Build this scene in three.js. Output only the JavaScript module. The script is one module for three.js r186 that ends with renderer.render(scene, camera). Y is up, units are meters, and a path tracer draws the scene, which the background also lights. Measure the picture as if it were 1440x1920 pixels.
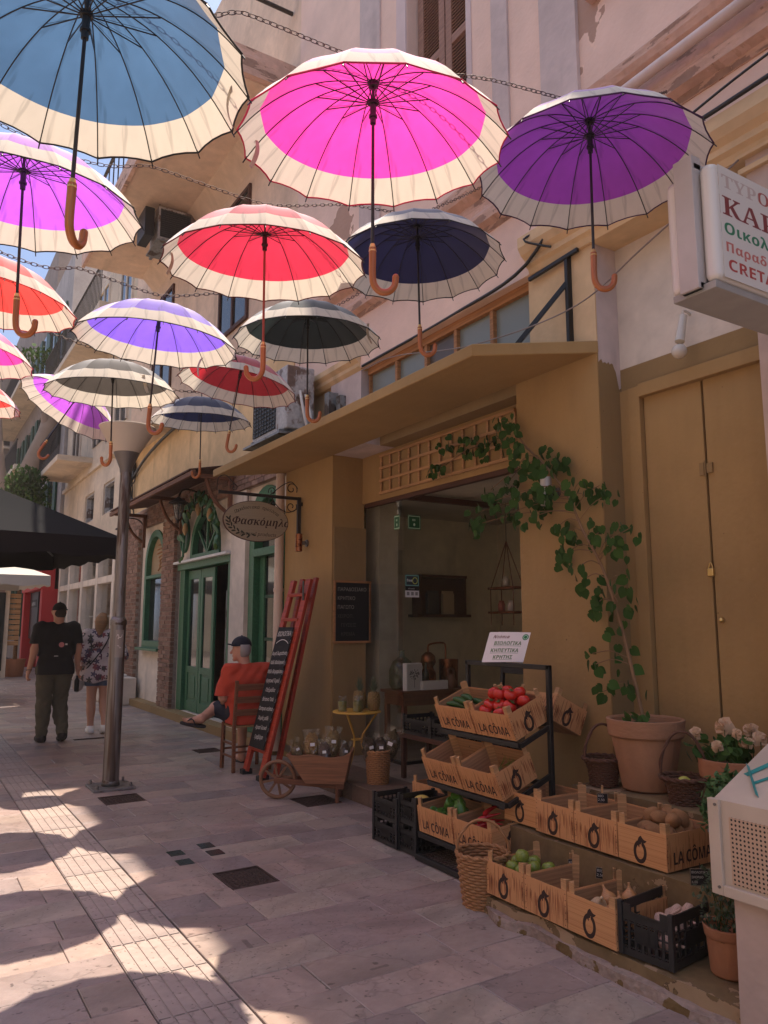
import * as THREE from 'three';
import { mergeGeometries } from 'three/addons/utils/BufferGeometryUtils.js';
import { RoundedBoxGeometry } from 'three/addons/geometries/RoundedBoxGeometry.js';
import { MarchingCubes } from 'three/addons/objects/MarchingCubes.js';

// ---------- camera, sky, sun, exposure ----------
const scene = new THREE.Scene();
const camera = new THREE.PerspectiveCamera(67.3, 0.75, 0.05, 400);
camera.position.set(0, 1.52, 0);
{
  const pitch = THREE.MathUtils.degToRad(8.25), yaw = THREE.MathUtils.degToRad(32);
  camera.lookAt(Math.sin(yaw) * Math.cos(pitch), 1.52 + Math.sin(pitch), -Math.cos(yaw) * Math.cos(pitch));
}
scene.add(camera);
const SUN = new THREE.Vector3(0.2, 1, -0.085).normalize();
{ // clear summer sky: blue, paler to the horizon, whitish haze round the high sun
  const w = 256, h = 128, d = new Float32Array(w * h * 4);
  for (let y = 0; y < h; y++) for (let x = 0; x < w; x++) {
    const el = (y + 0.5) / h * Math.PI - Math.PI / 2, az = ((x + 0.5) / w - 0.5) * Math.PI * 2, c = Math.cos(el), v = new THREE.Vector3(c * Math.cos(az), Math.sin(el), c * Math.sin(az));
    const up = Math.max(0, v.y), hz = Math.pow(1 - up, 3), ang = Math.acos(Math.min(1, v.dot(SUN))), au = 4.4 * Math.exp(-ang / 0.28), k = 0.74;
    const q = [0.125 + 0.36 * hz + au * 1.0, 0.255 + 0.32 * hz + au * 0.92, 0.56 + 0.18 * hz + au * 0.78], i = (y * w + x) * 4;
    for (let j = 0; j < 3; j++) d[i + j] = k * (v.y < -0.02 ? [0.3, 0.27, 0.25][j] : q[j]); d[i + 3] = 1;
  }
  const t = new THREE.DataTexture(d, w, h, THREE.RGBAFormat, THREE.FloatType); t.mapping = THREE.EquirectangularReflectionMapping; t.magFilter = t.minFilter = THREE.LinearFilter; t.colorSpace = THREE.LinearSRGBColorSpace; t.needsUpdate = true;
  scene.background = t; scene.environment = t;
}
const sun = new THREE.DirectionalLight(0xfff0de, 4.8);
sun.position.copy(SUN).multiplyScalar(60).add(new THREE.Vector3(2, 0, -8));
sun.target.position.set(2, 0, -8);
sun.castShadow = true; sun.shadow.mapSize.set(4096, 4096); sun.shadow.radius = 1;
Object.assign(sun.shadow.camera, { left: -26, right: 26, top: 30, bottom: -30, near: 1, far: 140 });
scene.add(sun, sun.target);
const renderer = new THREE.WebGLRenderer({ antialias: true });
renderer.toneMapping = THREE.LinearToneMapping;
renderer.toneMappingExposure = 1.92;
renderer.shadowMap.enabled = true;

// ---------- helpers ----------
let seed = 12345;
const rnd = () => { seed = (seed + 0x6D2B79F5) | 0; let t = Math.imul(seed ^ (seed >>> 15), 1 | seed); t = (t + Math.imul(t ^ (t >>> 7), 61 | t)) ^ t; return ((t ^ (t >>> 14)) >>> 0) / 4294967296; };
const rr = (a, b) => a + (b - a) * rnd();
const V = (x, y, z) => new THREE.Vector3(x, y, z);
const clamp = (x, a = 0, b = 1) => Math.min(b, Math.max(a, x));
const mixn = (a, b, t) => a + (b - a) * t;
const smooth = (a, b, x) => { const t = clamp((x - a) / (b - a)); return t * t * (3 - 2 * t); };

function N(g, keepColor) {                      // to a plain non-indexed geometry with position, normal, uv
  let q = g.index ? g.toNonIndexed() : g;
  for (const k of Object.keys(q.attributes)) if (!['position', 'normal', 'uv', keepColor ? 'color' : ''].includes(k)) q.deleteAttribute(k);
  if (!q.attributes.normal) q.computeVertexNormals();
  if (!q.attributes.uv) q.setAttribute('uv', new THREE.BufferAttribute(new Float32Array(q.attributes.position.count * 2), 2));
  q.morphAttributes = {}; q.clearGroups();
  return q;
}
function uvm(g, off = [0, 0], swap = false) {   // uv in metres, from the side each face points to
  g = N(g);
  const p = g.attributes.position, n = g.attributes.normal, u = g.attributes.uv;
  for (let i = 0; i < p.count; i += 3) {
    let ax = 0, ay = 0, az = 0;
    for (let k = 0; k < 3; k++) { ax += Math.abs(n.getX(i + k)); ay += Math.abs(n.getY(i + k)); az += Math.abs(n.getZ(i + k)); }
    for (let k = 0; k < 3; k++) {
      const j = i + k; let a, b;
      if (ax >= ay && ax >= az) { a = p.getZ(j); b = p.getY(j); } else if (ay >= az) { a = p.getX(j); b = p.getZ(j); } else { a = p.getX(j); b = p.getY(j); }
      if (swap) [a, b] = [b, a];
      u.setXY(j, a + off[0], b + off[1]);
    }
  }
  return g;
}
const merge = (a) => Array.isArray(a) ? (a.length === 1 ? N(a[0]) : mergeGeometries(a.map(g => N(g)))) : a;
const used = new Map();
function numbered(name) {
  const k = used.get(name) || 0; used.set(name, k + 1);
  return k ? `${name}_${String(k).padStart(3, '0')}` : name;
}
function part(name, geo, mat, parent, label) {
  const m = new THREE.Mesh(merge(geo), mat); m.name = name; m.castShadow = m.receiveShadow = true;
  if (label) m.userData.label = label;
  parent.add(m); return m;
}
function tag(o, label, category, group, kind) {
  o.userData.label = label; if (category) o.userData.category = category; if (group) o.userData.group = group; if (kind) o.userData.kind = kind; return o;
}
function thing(name, label, category, pos = [0, 0, 0], turn = 0, group) {
  const o = new THREE.Group(); o.name = numbered(name); o.position.set(...pos); o.rotation.y = turn; scene.add(o);
  return tag(o, label, category, group);
}
function solo(name, geo, mat, label, category, pos = [0, 0, 0], turn = 0, group) {
  const m = part(numbered(name), geo, mat, scene); m.position.set(...pos); m.rotation.y = turn; return tag(m, label, category, group);
}
function struct(name, geo, mat, label) {
  const m = part(numbered(name), geo, mat, scene); m.userData.kind = 'structure'; if (label) m.userData.label = label; return m;
}
function copyOf(o, pos, turn, label, group) {
  const c = o.clone(); c.userData = { ...o.userData }; c.name = numbered(o.name.replace(/_\d{3}$/, '')); c.position.set(...pos); c.rotation.set(0, turn || 0, 0); scene.add(c);
  if (label) c.userData.label = label; if (group) c.userData.group = group; return c;
}
// geometry shorthands
const B = (x0, x1, y0, y1, z0, z1, r = 0) => {
  const w = Math.abs(x1 - x0), h = Math.abs(y1 - y0), d = Math.abs(z1 - z0);
  const g = r > 0 ? new RoundedBoxGeometry(w, h, d, 1, Math.min(r, w / 2.01, h / 2.01, d / 2.01)) : new THREE.BoxGeometry(w, h, d);
  g.translate((x0 + x1) / 2, (y0 + y1) / 2, (z0 + z1) / 2); return uvm(g);
};
const BC = (w, h, d, r = 0) => B(-w / 2, w / 2, -h / 2, h / 2, -d / 2, d / 2, r);
function bar(a, b, w, h = w, r = 0.15) {         // rectangular bar between two points
  const A = V(...a), Q = V(...b), L = A.distanceTo(Q);
  const g = new RoundedBoxGeometry(w, h, L, 1, Math.min(w, h) * r);
  const m = new THREE.Matrix4().lookAt(A, Q, Math.abs(A.x - Q.x) + Math.abs(A.z - Q.z) < 1e-4 ? V(1, 0, 0) : V(0, 1, 0));
  uvm(g); g.applyMatrix4(m); g.translate((A.x + Q.x) / 2, (A.y + Q.y) / 2, (A.z + Q.z) / 2); return N(g);
}
function tube(pts, r, seg = 6, n = 0, closed = false) {   // tube through points; r a number or a function of t
  const c = new THREE.CatmullRomCurve3(pts.map(p => V(...p)), closed, 'centripetal');
  const k = n || Math.max(2, (pts.length - 1) * 4);
  const rad = typeof r === 'function' ? r : null;
  const g = new THREE.TubeGeometry(c, k, rad ? 1 : r, seg, closed);
  if (rad) {
    const p = g.attributes.position;
    for (let i = 0; i <= k; i++) { const ctr = c.getPointAt(i / k), q = rad(i / k);
      for (let j = 0; j <= seg; j++) { const o = i * (seg + 1) + j; p.setXYZ(o, ctr.x + (p.getX(o) - ctr.x) * q, ctr.y + (p.getY(o) - ctr.y) * q, ctr.z + (p.getZ(o) - ctr.z) * q); } }
  }
  const u = g.attributes.uv, L = c.getLength(); for (let i = 0; i < u.count; i++) u.setXY(i, u.getX(i) * L, u.getY(i) * 0.1);
  return N(g);
}
function line(pts, r, seg = 5) { const o = []; for (let i = 0; i + 1 < pts.length; i++) o.push(cyl(pts[i], pts[i + 1], r, r, seg)); return merge(o); }
function cyl(a, b, r0, r1 = r0, seg = 8) {
  const A = V(...a), Q = V(...b), L = A.distanceTo(Q);
  const g = new THREE.CylinderGeometry(r1, r0, L, seg, 1);
  g.applyQuaternion(new THREE.Quaternion().setFromUnitVectors(V(0, 1, 0), Q.clone().sub(A).normalize()));
  g.translate((A.x + Q.x) / 2, (A.y + Q.y) / 2, (A.z + Q.z) / 2); return N(g);
}
const lathe = (pts, seg = 24) => { const g = new THREE.LatheGeometry(pts.map(p => new THREE.Vector2(p[0], p[1])), seg); return N(g); };
const move = (g, x = 0, y = 0, z = 0) => { g.translate(x, y, z); return g; };
function extrude(shape, depth, bevel = 0) {
  const g = new THREE.ExtrudeGeometry(shape, { depth, bevelEnabled: bevel > 0, bevelSize: bevel, bevelThickness: bevel, bevelSegments: 1, curveSegments: 12, steps: 1 });
  return N(g);
}
// a shape drawn in (along-street s, height y) put on the facade: s becomes -z... facing the street (-x)
function onFacade(g, x) { g.rotateY(-Math.PI / 2); g.translate(x, 0, 0); return g; }   // local x -> world z, local z -> world -x
function poly(pts) { const s = new THREE.Shape(); pts.forEach((p, i) => i ? s.lineTo(p[0], p[1]) : s.moveTo(p[0], p[1])); s.closePath(); return s; }
function blob(r, seg, amp, freq, sx = 1, sy = 1, sz = 1, s = 0) {
  const g = new THREE.SphereGeometry(r, seg, Math.max(6, Math.round(seg * 0.7)));
  const p = g.attributes.position;
  for (let i = 0; i < p.count; i++) {
    const x = p.getX(i) / r, y = p.getY(i) / r, z = p.getZ(i) / r;
    const k = 1 + amp * (Math.sin(x * freq + s) * Math.cos(y * freq * 1.3 + s * 2) + Math.sin(z * freq * 1.1 + s * 3) * 0.7);
    p.setXYZ(i, x * r * k * sx, y * r * k * sy, z * r * k * sz);
  }
  g.computeVertexNormals(); return N(g);
}

// ---------- textures ----------
const hash = (x, y, s) => { let h = Math.imul(x | 0, 374761393) ^ Math.imul(y | 0, 668265263) ^ Math.imul(s | 0, 1274126177); h = Math.imul(h ^ (h >>> 13), 1274126177); return ((h ^ (h >>> 16)) >>> 0) / 4294967296; };
function vn(u, v, pu, pv, s) {                   // tileable value noise, periods pu, pv
  const x = u * pu, y = v * pv, x0 = Math.floor(x), y0 = Math.floor(y), fx = x - x0, fy = y - y0;
  const sx = fx * fx * (3 - 2 * fx), sy = fy * fy * (3 - 2 * fy), w = (a, p) => ((a % p) + p) % p;
  const a = hash(w(x0, pu), w(y0, pv), s), b = hash(w(x0 + 1, pu), w(y0, pv), s), c = hash(w(x0, pu), w(y0 + 1, pv), s), d = hash(w(x0 + 1, pu), w(y0 + 1, pv), s);
  return a + (b - a) * sx + (c - a) * sy + (a - b - c + d) * sx * sy;
}
const fbm = (u, v, pu, pv, o, s) => { let t = 0, a = 0.5, n = 0; for (let i = 0; i < o; i++) { t += a * vn(u, v, pu << i, pv << i, s + i); n += a; a *= 0.55; } return t / n; };
function tex(size, fn, srgb = true, rep = 1, repV = rep) {
  const w = Array.isArray(size) ? size[0] : size, h = Array.isArray(size) ? size[1] : size, d = new Uint8Array(w * h * 4);
  for (let y = 0; y < h; y++) for (let x = 0; x < w; x++) {
    const c = fn(x / w, y / h), i = (y * w + x) * 4, m = Array.isArray(c);
    d[i] = clamp(m ? c[0] : c) * 255; d[i + 1] = clamp(m ? c[1] : c) * 255; d[i + 2] = clamp(m ? c[2] : c) * 255; d[i + 3] = 255;
  }
  const t = new THREE.DataTexture(d, w, h); t.wrapS = t.wrapT = THREE.RepeatWrapping; t.magFilter = THREE.LinearFilter; t.minFilter = THREE.LinearMipmapLinearFilter; t.generateMipmaps = true;
  if (srgb) t.colorSpace = THREE.SRGBColorSpace; t.repeat.set(rep, repV); t.needsUpdate = true; return t;
}
function canvasTex(w, h, draw) {
  const c = document.createElement('canvas'); c.width = w; c.height = h; const x = c.getContext('2d'); draw(x, w, h);
  const t = new THREE.CanvasTexture(c); t.colorSpace = THREE.SRGBColorSpace; t.magFilter = THREE.LinearFilter; t.wrapS = t.wrapT = THREE.ClampToEdgeWrapping; return t;
}
const again = (t, r, rv = r) => { const c = t.clone(); c.repeat.set(r, rv); c.needsUpdate = true; return c; };
const tPlaster = tex(512, (u, v) => { const a = fbm(u, v, 4, 4, 6, 1), b = fbm(u, v, 24, 24, 3, 9), c = fbm(u, v, 9, 2, 4, 31); const k = 0.80 + 0.22 * a + 0.08 * (b - 0.5) - 0.07 * smooth(0.6, 0.8, c); return [k, k * 0.985, k * 0.965]; }, true, 0.45);
const bPlaster = tex(512, (u, v) => 0.5 + 0.35 * (fbm(u, v, 10, 10, 5, 5) - 0.5) + 0.4 * (fbm(u, v, 60, 60, 2, 7) - 0.5), false, 0.6);
const tPeel = tex(512, (u, v) => {               // old wall: paint worn off in islands with an outline, grey render below
  const a = fbm(u, v, 3, 3, 6, 71), b = fbm(u, v, 14, 14, 4, 15), e = a + 0.18 * (b - 0.5);
  const k = 0.92 + 0.1 * b; if (e > 0.69) return [0.74 * k, 0.68 * k, 0.64 * k]; if (e > 0.68) return [0.98, 0.95, 0.92];
  const w = fbm(u, v, 6, 2, 5, 4); return [k * (0.93 + 0.07 * w), k * (0.9 + 0.08 * w), k * (0.88 + 0.08 * w)]; }, true, 0.28);
const tStain = tex(512, (u, v) => {              // weathered cornice: dark crust, bare brown stone, paint left over
  const a = fbm(u, v, 3, 22, 6, 42), b = fbm(u, v, 26, 26, 3, 43), e = a + 0.25 * (b - 0.5);
  if (e > 0.68) return [0.52 + 0.22 * b, 0.45 + 0.2 * b, 0.41 + 0.18 * b]; if (e > 0.62) return [0.72 + 0.2 * b, 0.64 + 0.18 * b, 0.59 + 0.16 * b];
  if (e < 0.36) return [0.9, 0.82, 0.78]; return [0.78 + 0.16 * b, 0.70 + 0.14 * b, 0.65 + 0.13 * b]; }, true, 0.5);
const tWood = tex([512, 256], (u, v) => { const w = fbm(u, v, 3, 30, 4, 11), g = fbm(u, v, 8, 110, 2, 12); const k = 0.72 + 0.3 * w + 0.2 * (g - 0.5); return [k, k * 0.95, k * 0.9]; }, true, 1, 3);
const bWood = tex([512, 256], (u, v) => 0.5 + 0.5 * (fbm(u, v, 8, 100, 3, 13) - 0.5), false, 1, 3);
const tMarble = tex(512, (u, v) => {
  const w = fbm(u, v, 4, 4, 5, 21), q = fbm(u, v, 2, 8, 6, 22), vein = Math.abs(Math.sin((v * 5 + w * 3.2 + u * 1.0) * Math.PI * 2 / 2)), c = smooth(0.0, 0.16, vein), f = fbm(u, v, 40, 40, 2, 25);
  const sp = fbm(u, v, 70, 70, 2, 27), spot = sp > 0.82 ? 0.72 : 1, big = vn(u, v, 22, 22, 29) > 0.955 ? 0.8 : 1; const k = (0.70 + 0.28 * q + 0.07 * (f - 0.5)) * spot * big, d = 0.88 + 0.12 * c; return [k * d * (1 + 0.06 * (w - 0.5)), k * d * 0.975, k * d * (0.965 - 0.05 * (w - 0.5))]; }, true, 0.7);
const tSpeck = tex(256, (u, v) => { const k = 0.86 + 0.28 * (fbm(u, v, 30, 30, 3, 51) - 0.5); return [k, k, k]; }, true, 2);
const bSpeck = tex(256, (u, v) => fbm(u, v, 24, 24, 4, 52), false, 2);
const tRust = tex(256, (u, v) => { const a = fbm(u, v, 6, 6, 5, 61); const r = smooth(0.56, 0.66, a), k = 0.85 + 0.2 * (fbm(u, v, 40, 40, 2, 62) - 0.5); return [mixn(k, 0.5 * k, r * 0.7), mixn(k, 0.36 * k, r * 0.7), mixn(k, 0.28 * k, r * 0.7)]; }, true, 1);
const tCloth = tex(512, (u, v) => { const a = fbm(u, v, 5, 5, 4, 161), b = fbm(u, v, 3, 18, 3, 162), f = 0.97 + 0.03 * Math.sin(u * 700) * Math.sin(v * 700), k = (0.90 + 0.12 * a - 0.10 * smooth(0.6, 0.75, b)) * f; return [k, k, k * 0.985]; }, true, 2.2);
const tFleck = tex(512, (u, v) => { const a = fbm(u, v, 4, 4, 6, 1), b = fbm(u, v, 60, 8, 3, 9), h = vn(u, v, 90, 90, 333), e = fbm(u, v, 40, 40, 2, 334); const k = 0.84 + 0.16 * a + 0.035 * (b - 0.5); return h > 0.985 && e > 0.5 ? [1, 0.98, 1] : h < 0.006 ? [0.5 * k, 0.48 * k, 0.46 * k] : [k, k * 0.985, k * 0.965]; }, true, 0.45);
const tWeave = tex(128, (u, v) => { const k = 0.9 + 0.1 * Math.sin(u * Math.PI * 2 * 32) * Math.sin(v * Math.PI * 2 * 32); return [k, k, k]; }, true, 12);

// ---------- materials ----------
const col = (c) => Array.isArray(c) ? new THREE.Color().setRGB(...c) : new THREE.Color(c);
const M = (c, rough = 0.8, o = {}) => new THREE.MeshStandardMaterial({ color: col(c), roughness: rough, ...o });
const P = (c, rough = 0.5, o = {}) => new THREE.MeshPhysicalMaterial({ color: col(c), roughness: rough, ...o });
const plast = (c, o = {}) => M(c, 0.9, { map: tPlaster, bumpMap: bPlaster, bumpScale: 0.004, ...o });
const woodM = (c, rough = 0.7) => M(c, rough, { map: tWood, bumpMap: bWood, bumpScale: 0.0012 });
const m = {
  ochre: plast([0.43, 0.27, 0.105], { map: tFleck }), ochreDark: plast([0.33, 0.215, 0.09], { map: tFleck }), beige: plast([0.84, 0.60, 0.345]), lavender: plast([0.74, 0.61, 0.57]),
  pink: M([0.91, 0.68, 0.555], 0.92, { map: tPeel, bumpMap: bPlaster, bumpScale: 0.006 }), cornice: M([0.86, 0.70, 0.61], 0.95, { map: tStain, bumpMap: bPlaster, bumpScale: 0.012 }),
  cream: plast([0.76, 0.63, 0.48]), yellow: plast([0.85, 0.60, 0.32]), peach: plast([0.84, 0.63, 0.47]), white: plast([0.80, 0.70, 0.59]), paleGrey: plast([0.50, 0.46, 0.44]),
  green: M([0.05, 0.19, 0.085], 0.5, { map: tSpeck }), greenDark: M([0.02, 0.085, 0.04], 0.55, { map: tSpeck }),
  brick: M([0.34, 0.18, 0.115], 0.95, { map: tSpeck, bumpMap: bSpeck, bumpScale: 0.004 }), mortar: M([0.42, 0.34, 0.27], 0.95, { map: tSpeck }),
  darkWood: woodM([0.10, 0.038, 0.018]), pine: woodM([0.50, 0.25, 0.10]), paleWood: woodM([0.60, 0.36, 0.17]), brownWood: woodM([0.22, 0.09, 0.04]),
  red: woodM([0.48, 0.055, 0.022], 0.55), blackMetal: M([0.018, 0.017, 0.016], 0.45, { metalness: 0.3 }), iron: M([0.035, 0.028, 0.024], 0.6, { metalness: 0.4 }),
  steel: M([0.30, 0.28, 0.26], 0.42, { metalness: 0.6, map: tRust }), galv: M([0.34, 0.35, 0.34], 0.5, { metalness: 0.5, map: tRust }), brass: M([0.75, 0.52, 0.2], 0.3, { metalness: 0.9 }),
  copper: M([0.45, 0.17, 0.075], 0.35, { metalness: 0.9, map: tRust }), whitePlastic: M([0.66, 0.62, 0.56], 0.45), greyPlastic: M([0.60, 0.56, 0.52], 0.5, { map: tRust }), blackPlastic: M([0.014, 0.014, 0.014], 0.38),
  glass: P([0.95, 0.96, 0.95], 0.02, { transmission: 1, thickness: 0, ior: 1.5 }), darkGlass: P([0.02, 0.022, 0.022], 0.06), frosted: M([0.20, 0.22, 0.19], 0.35),
  terracotta: M([0.48, 0.205, 0.10], 0.85, { map: tPlaster, bumpMap: bSpeck, bumpScale: 0.002 }), soil: M([0.05, 0.03, 0.018], 1, { bumpMap: bSpeck, bumpScale: 0.02 }),
  leaf: P([0.036, 0.085, 0.012], 0.75, { specularIntensity: 0.3, transmission: 0.25, thickness: 0, side: THREE.DoubleSide }), leaf2: P([0.055, 0.115, 0.018], 0.75, { specularIntensity: 0.3, transmission: 0.25, thickness: 0, side: THREE.DoubleSide }),
  stem: M([0.30, 0.19, 0.10], 0.9, { map: tWood }), wicker: M([0.46, 0.24, 0.10], 0.7, { map: tWood }), wickerDark: M([0.13, 0.058, 0.03], 0.75, { map: tWood }),
  skin: P([0.50, 0.25, 0.16], 0.55), hairGrey: M([0.30, 0.27, 0.25], 0.9), hairBlonde: M([0.34, 0.19, 0.09], 0.7, { map: tWood }), black: M([0.012, 0.012, 0.013], 0.9, { map: tWeave }), navyCloth: M([0.012, 0.014, 0.028], 0.9, { map: tWeave }),
  orangeShirt: M([0.60, 0.07, 0.03], 0.9, { map: tWeave }), olive: M([0.115, 0.10, 0.065], 0.95, { map: tWeave }), denim: M([0.10, 0.13, 0.20], 0.95, { map: tWeave }), paper: M([0.78, 0.74, 0.68], 0.9), rubber: M([0.02, 0.018, 0.017], 0.8),
};
// ---------- ground ----------
const slabTones = [[0.48, 0.39, 0.34], [0.42, 0.34, 0.31], [0.53, 0.42, 0.365], [0.37, 0.31, 0.295], [0.51, 0.43, 0.36], [0.455, 0.355, 0.32]].map((c, i) => {
  const t = again(tMarble, 0.55 + 0.12 * i); t.rotation = i * 0.7; return M(c, 0.30 + 0.03 * i, { map: t, bumpMap: bSpeck, bumpScale: 0.0015 }); });
const pavement = struct('pavement', B(-40, 40, -0.25, -0.014, -80, 20), M([0.15, 0.115, 0.10], 0.95, { map: tSpeck }), 'marble paved pedestrian street');
function slabGeo(w, d, h = 0.03, e = 0.0028) {     // slab with worn top edge, top at y = 0, centred
  const a = w / 2, b = d / 2, T = [[-a + e, 0, -b + e], [a - e, 0, -b + e], [a - e, 0, b - e], [-a + e, 0, b - e]], S = [[-a, -e, -b], [a, -e, -b], [a, -e, b], [-a, -e, b]], L = [[-a, -h, -b], [a, -h, -b], [a, -h, b], [-a, -h, b]];
  const q = [], f = (A, Bq, C, D) => q.push(...A, ...C, ...Bq, ...A, ...D, ...C);
  f(T[0], T[1], T[2], T[3]); for (let i = 0; i < 4; i++) { const j = (i + 1) % 4; f(S[i], S[j], T[j], T[i]); f(L[i], L[j], S[j], S[i]); }
  const g = new THREE.BufferGeometry(); g.setAttribute('position', new THREE.Float32BufferAttribute(q, 3)); g.computeVertexNormals(); return g;
}
const covers = [[1.755, 2.05, -4.8, -4.45], [1.61, 1.945, -7.35, -7.0], [3.02, 3.36, -6.4, -6.05], [3.14, 3.44, -9.45, -9.15], [2.08, 2.5, -11.12, -11.0]];
const hitsCover = (x0, x1, z0, z1) => covers.some(c => x0 < c[1] && x1 > c[0] && z0 < c[3] && z1 > c[2]);
{
  const farSlabs = slabTones.map(() => []); let near = 0, row = 0;
  for (let z = 1.2; z > -34; z -= 0.285, row++) {
    for (const [xa, xb] of [[-6.3, 0.965], [1.315, 4.1]]) {
      let x = xa + (xa < 0 ? 0 : -rr(0, 0.25));
      while (x < xb) {
        let w = rr(0.36, 0.72); let x0 = Math.max(x, xa), x1 = Math.min(x + w, xb); if (xb - x1 < 0.15) x1 = xb; x = x1 + 0.0;
        if (x1 - x0 < 0.06) continue;
        const pieces = [];
        const z0 = z - 0.285, z1 = z; let cut = covers.filter(c => x0 < c[1] && x1 > c[0] && z0 < c[3] && z1 > c[2]);
        if (!cut.length) pieces.push([x0, x1, z0, z1]);
        else { const c = cut[0];
          if (c[0] - x0 > 0.012) pieces.push([x0, c[0], z0, z1]); if (x1 - c[1] > 0.012) pieces.push([c[1], x1, z0, z1]);
          const m0 = Math.max(x0, c[0]), m1 = Math.min(x1, c[1]); if (c[2] - z0 > 0.01) pieces.push([m0, m1, z0, c[2]]); if (z1 - c[3] > 0.01) pieces.push([m0, m1, c[3], z1]); }
        for (const [a, b, c, d] of pieces) {
          const gap = 0.0035, cx = (a + b) / 2, cz = (c + d) / 2, k = Math.floor(rnd() * 6);
          const g = uvm(slabGeo(b - a - gap, d - c - gap), [rr(0, 9), rr(0, 9)]);
          g.rotateX(rr(-0.003, 0.003)); g.rotateZ(rr(-0.002, 0.002));
          const y = rr(-0.003, 0.001), inView = cx > -0.05 * cz && cx > 0.1 && cz < -1.7 && cz > -10.2;
          if (inView && near < 288) { const s = part('paving_slab', g, slabTones[k], pavement); s.position.set(cx, y, cz); near++; }
          else { g.translate(cx, y, cz); farSlabs[k].push(g); }
        }
      }
    }
  }
  // tactile guide strip of grooved tiles
  const tile = (() => { const a = [B(-0.168, 0.168, -0.03, -0.004, -0.196, 0.196, 0.002)]; for (let i = 0; i < 6; i++) a.push(B(-0.165 + i * 0.056, -0.165 + i * 0.056 + 0.048, -0.006, 0.0008, -0.194, 0.194, 0.002)); return merge(a); })();
  const tm = [[0.50, 0.415, 0.365], [0.46, 0.38, 0.34], [0.53, 0.435, 0.38]].map(c => M(c, 0.6, { map: tMarble }));
  const farTiles = [];
  for (let z = 1, i = 0; z > -34; z -= 0.4, i++) {
    if (z < -2.4 && z > -12) { const s = part('guide_tile', tile, tm[i % 3], pavement); s.position.set(1.14, rr(-0.002, 0.001), z); s.rotation.y = rr(-0.006, 0.006); }
    else { const g = tile.clone(); g.translate(1.14, 0, z); farTiles.push(g); }
  }
  farSlabs.forEach((a, i) => { if (a.length) part('paving_slabs', a, slabTones[i], pavement).userData.kind = 'stuff'; });
  part('guide_tiles', farTiles, tm[0], pavement).userData.kind = 'stuff';
}
// inspection covers
covers.forEach(([x0, x1, z0, z1], i) => {
  const cx = (x0 + x1) / 2, cz = (z0 + z1) / 2, w = x1 - x0, d = z1 - z0;
  const o = thing(i === 4 ? 'drain_slot' : 'manhole_cover', ['rusty ribbed square manhole cover in the middle of the near paving', 'rusty square manhole cover just in front of the lamp post foot', 'rusty square manhole cover under the wheelbarrow', 'rusty square manhole cover beside the rush chair', 'narrow dark drain slot behind the walking woman'][i], i === 4 ? 'drain' : 'manhole cover', [cx, 0, cz]);
  const rusty = M([0.11, 0.07, 0.055], 0.75, { metalness: 0.4, map: tRust });
  part('frame', [B(-w / 2 + 0.002, w / 2 - 0.002, -0.03, -0.009, -d / 2 + 0.002, d / 2 - 0.002), B(-w / 2, w / 2, -0.03, 0, -d / 2, -d / 2 + 0.012), B(-w / 2, w / 2, -0.03, 0, d / 2 - 0.012, d / 2), B(-w / 2, -w / 2 + 0.012, -0.03, 0, -d / 2 + 0.012, d / 2 - 0.012), B(w / 2 - 0.012, w / 2, -0.03, 0, -d / 2 + 0.012, d / 2 - 0.012)], rusty, o);
  const st = []; const nx = Math.max(3, Math.round(w / 0.034)), nz = Math.max(2, Math.round(d / 0.034));
  for (let a = 0; a < nx; a++) for (let b = 0; b < nz; b++) { const g = BC(0.024, 0.004, 0.007); g.rotateY((a + b) % 2 ? 0.78 : -0.78); g.translate(-w / 2 + 0.02 + (a + 0.5) * (w - 0.04) / nx, -0.007, -d / 2 + 0.02 + (b + 0.5) * (d - 0.04) / nz); st.push(g); }
  part('tread_plate', st, rusty, o);
});
{ // four little glass paving blocks
  const lens = M([0.03, 0.035, 0.035], 0.2);
  [[1.69, -5.33], [1.92, -5.40], [1.92, -5.21], [1.68, -5.11]].forEach(([x, z], i) => solo('paving_light', B(-0.05, 0.05, -0.01, 0.003, -0.06, 0.06, 0.003), lens, ['dark square paving light at the far left of four', 'dark square paving light at the far right of four', 'dark square paving light at the near right of four', 'dark square paving light at the near left of four'][i], 'paving light', [x, 0.0, z], 0, 'dark paving lights beside the manhole cover'));
}
// ---------- shop step and stepped ledge ----------
const tileM = M([0.20, 0.13, 0.09], 0.6, { map: tMarble });
const stepBody = struct('shop_step', B(3.47, 4.3, -0.05, 0.128, -7.28, -3.5), plast([0.16, 0.11, 0.08]), 'brown tiled step along the shop front');
for (let z = -7.26, i = 0; z < -3.6; z += 0.3, i++) {
  const w = Math.min(0.294, -3.52 - z);
  part('step_tile', B(3.44, 3.9, 0.128, 0.145, z, z + w, 0.003), tileM, stepBody); part('riser_tile', B(3.452, 3.47, 0.0, 0.126, z, z + w, 0.003), tileM, stepBody);
}
const ledgePaint = M([0.34, 0.24, 0.12], 0.92, { map: tex(512, (u, v) => {       // ochre paint flaked off in patches near the edges and feet
  const a = fbm(u, v, 5, 5, 6, 81), b = fbm(u, v, 22, 22, 4, 82), e = a + 0.3 * (b - 0.5), k = 0.88 + 0.2 * (b - 0.4);
  if (e > 0.66) return [1.0, 0.97, 1.0]; if (e > 0.65) return [0.6, 0.55, 0.52]; return [0.84 * k, 0.8 * k, 0.74 * k]; }, true, 0.9), bumpMap: bPlaster, bumpScale: 0.008 });
const ledge = thing('stepped_ledge', 'stepped ochre plaster ledge with flaking paint under the fruit crates', 'ledge');
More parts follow.
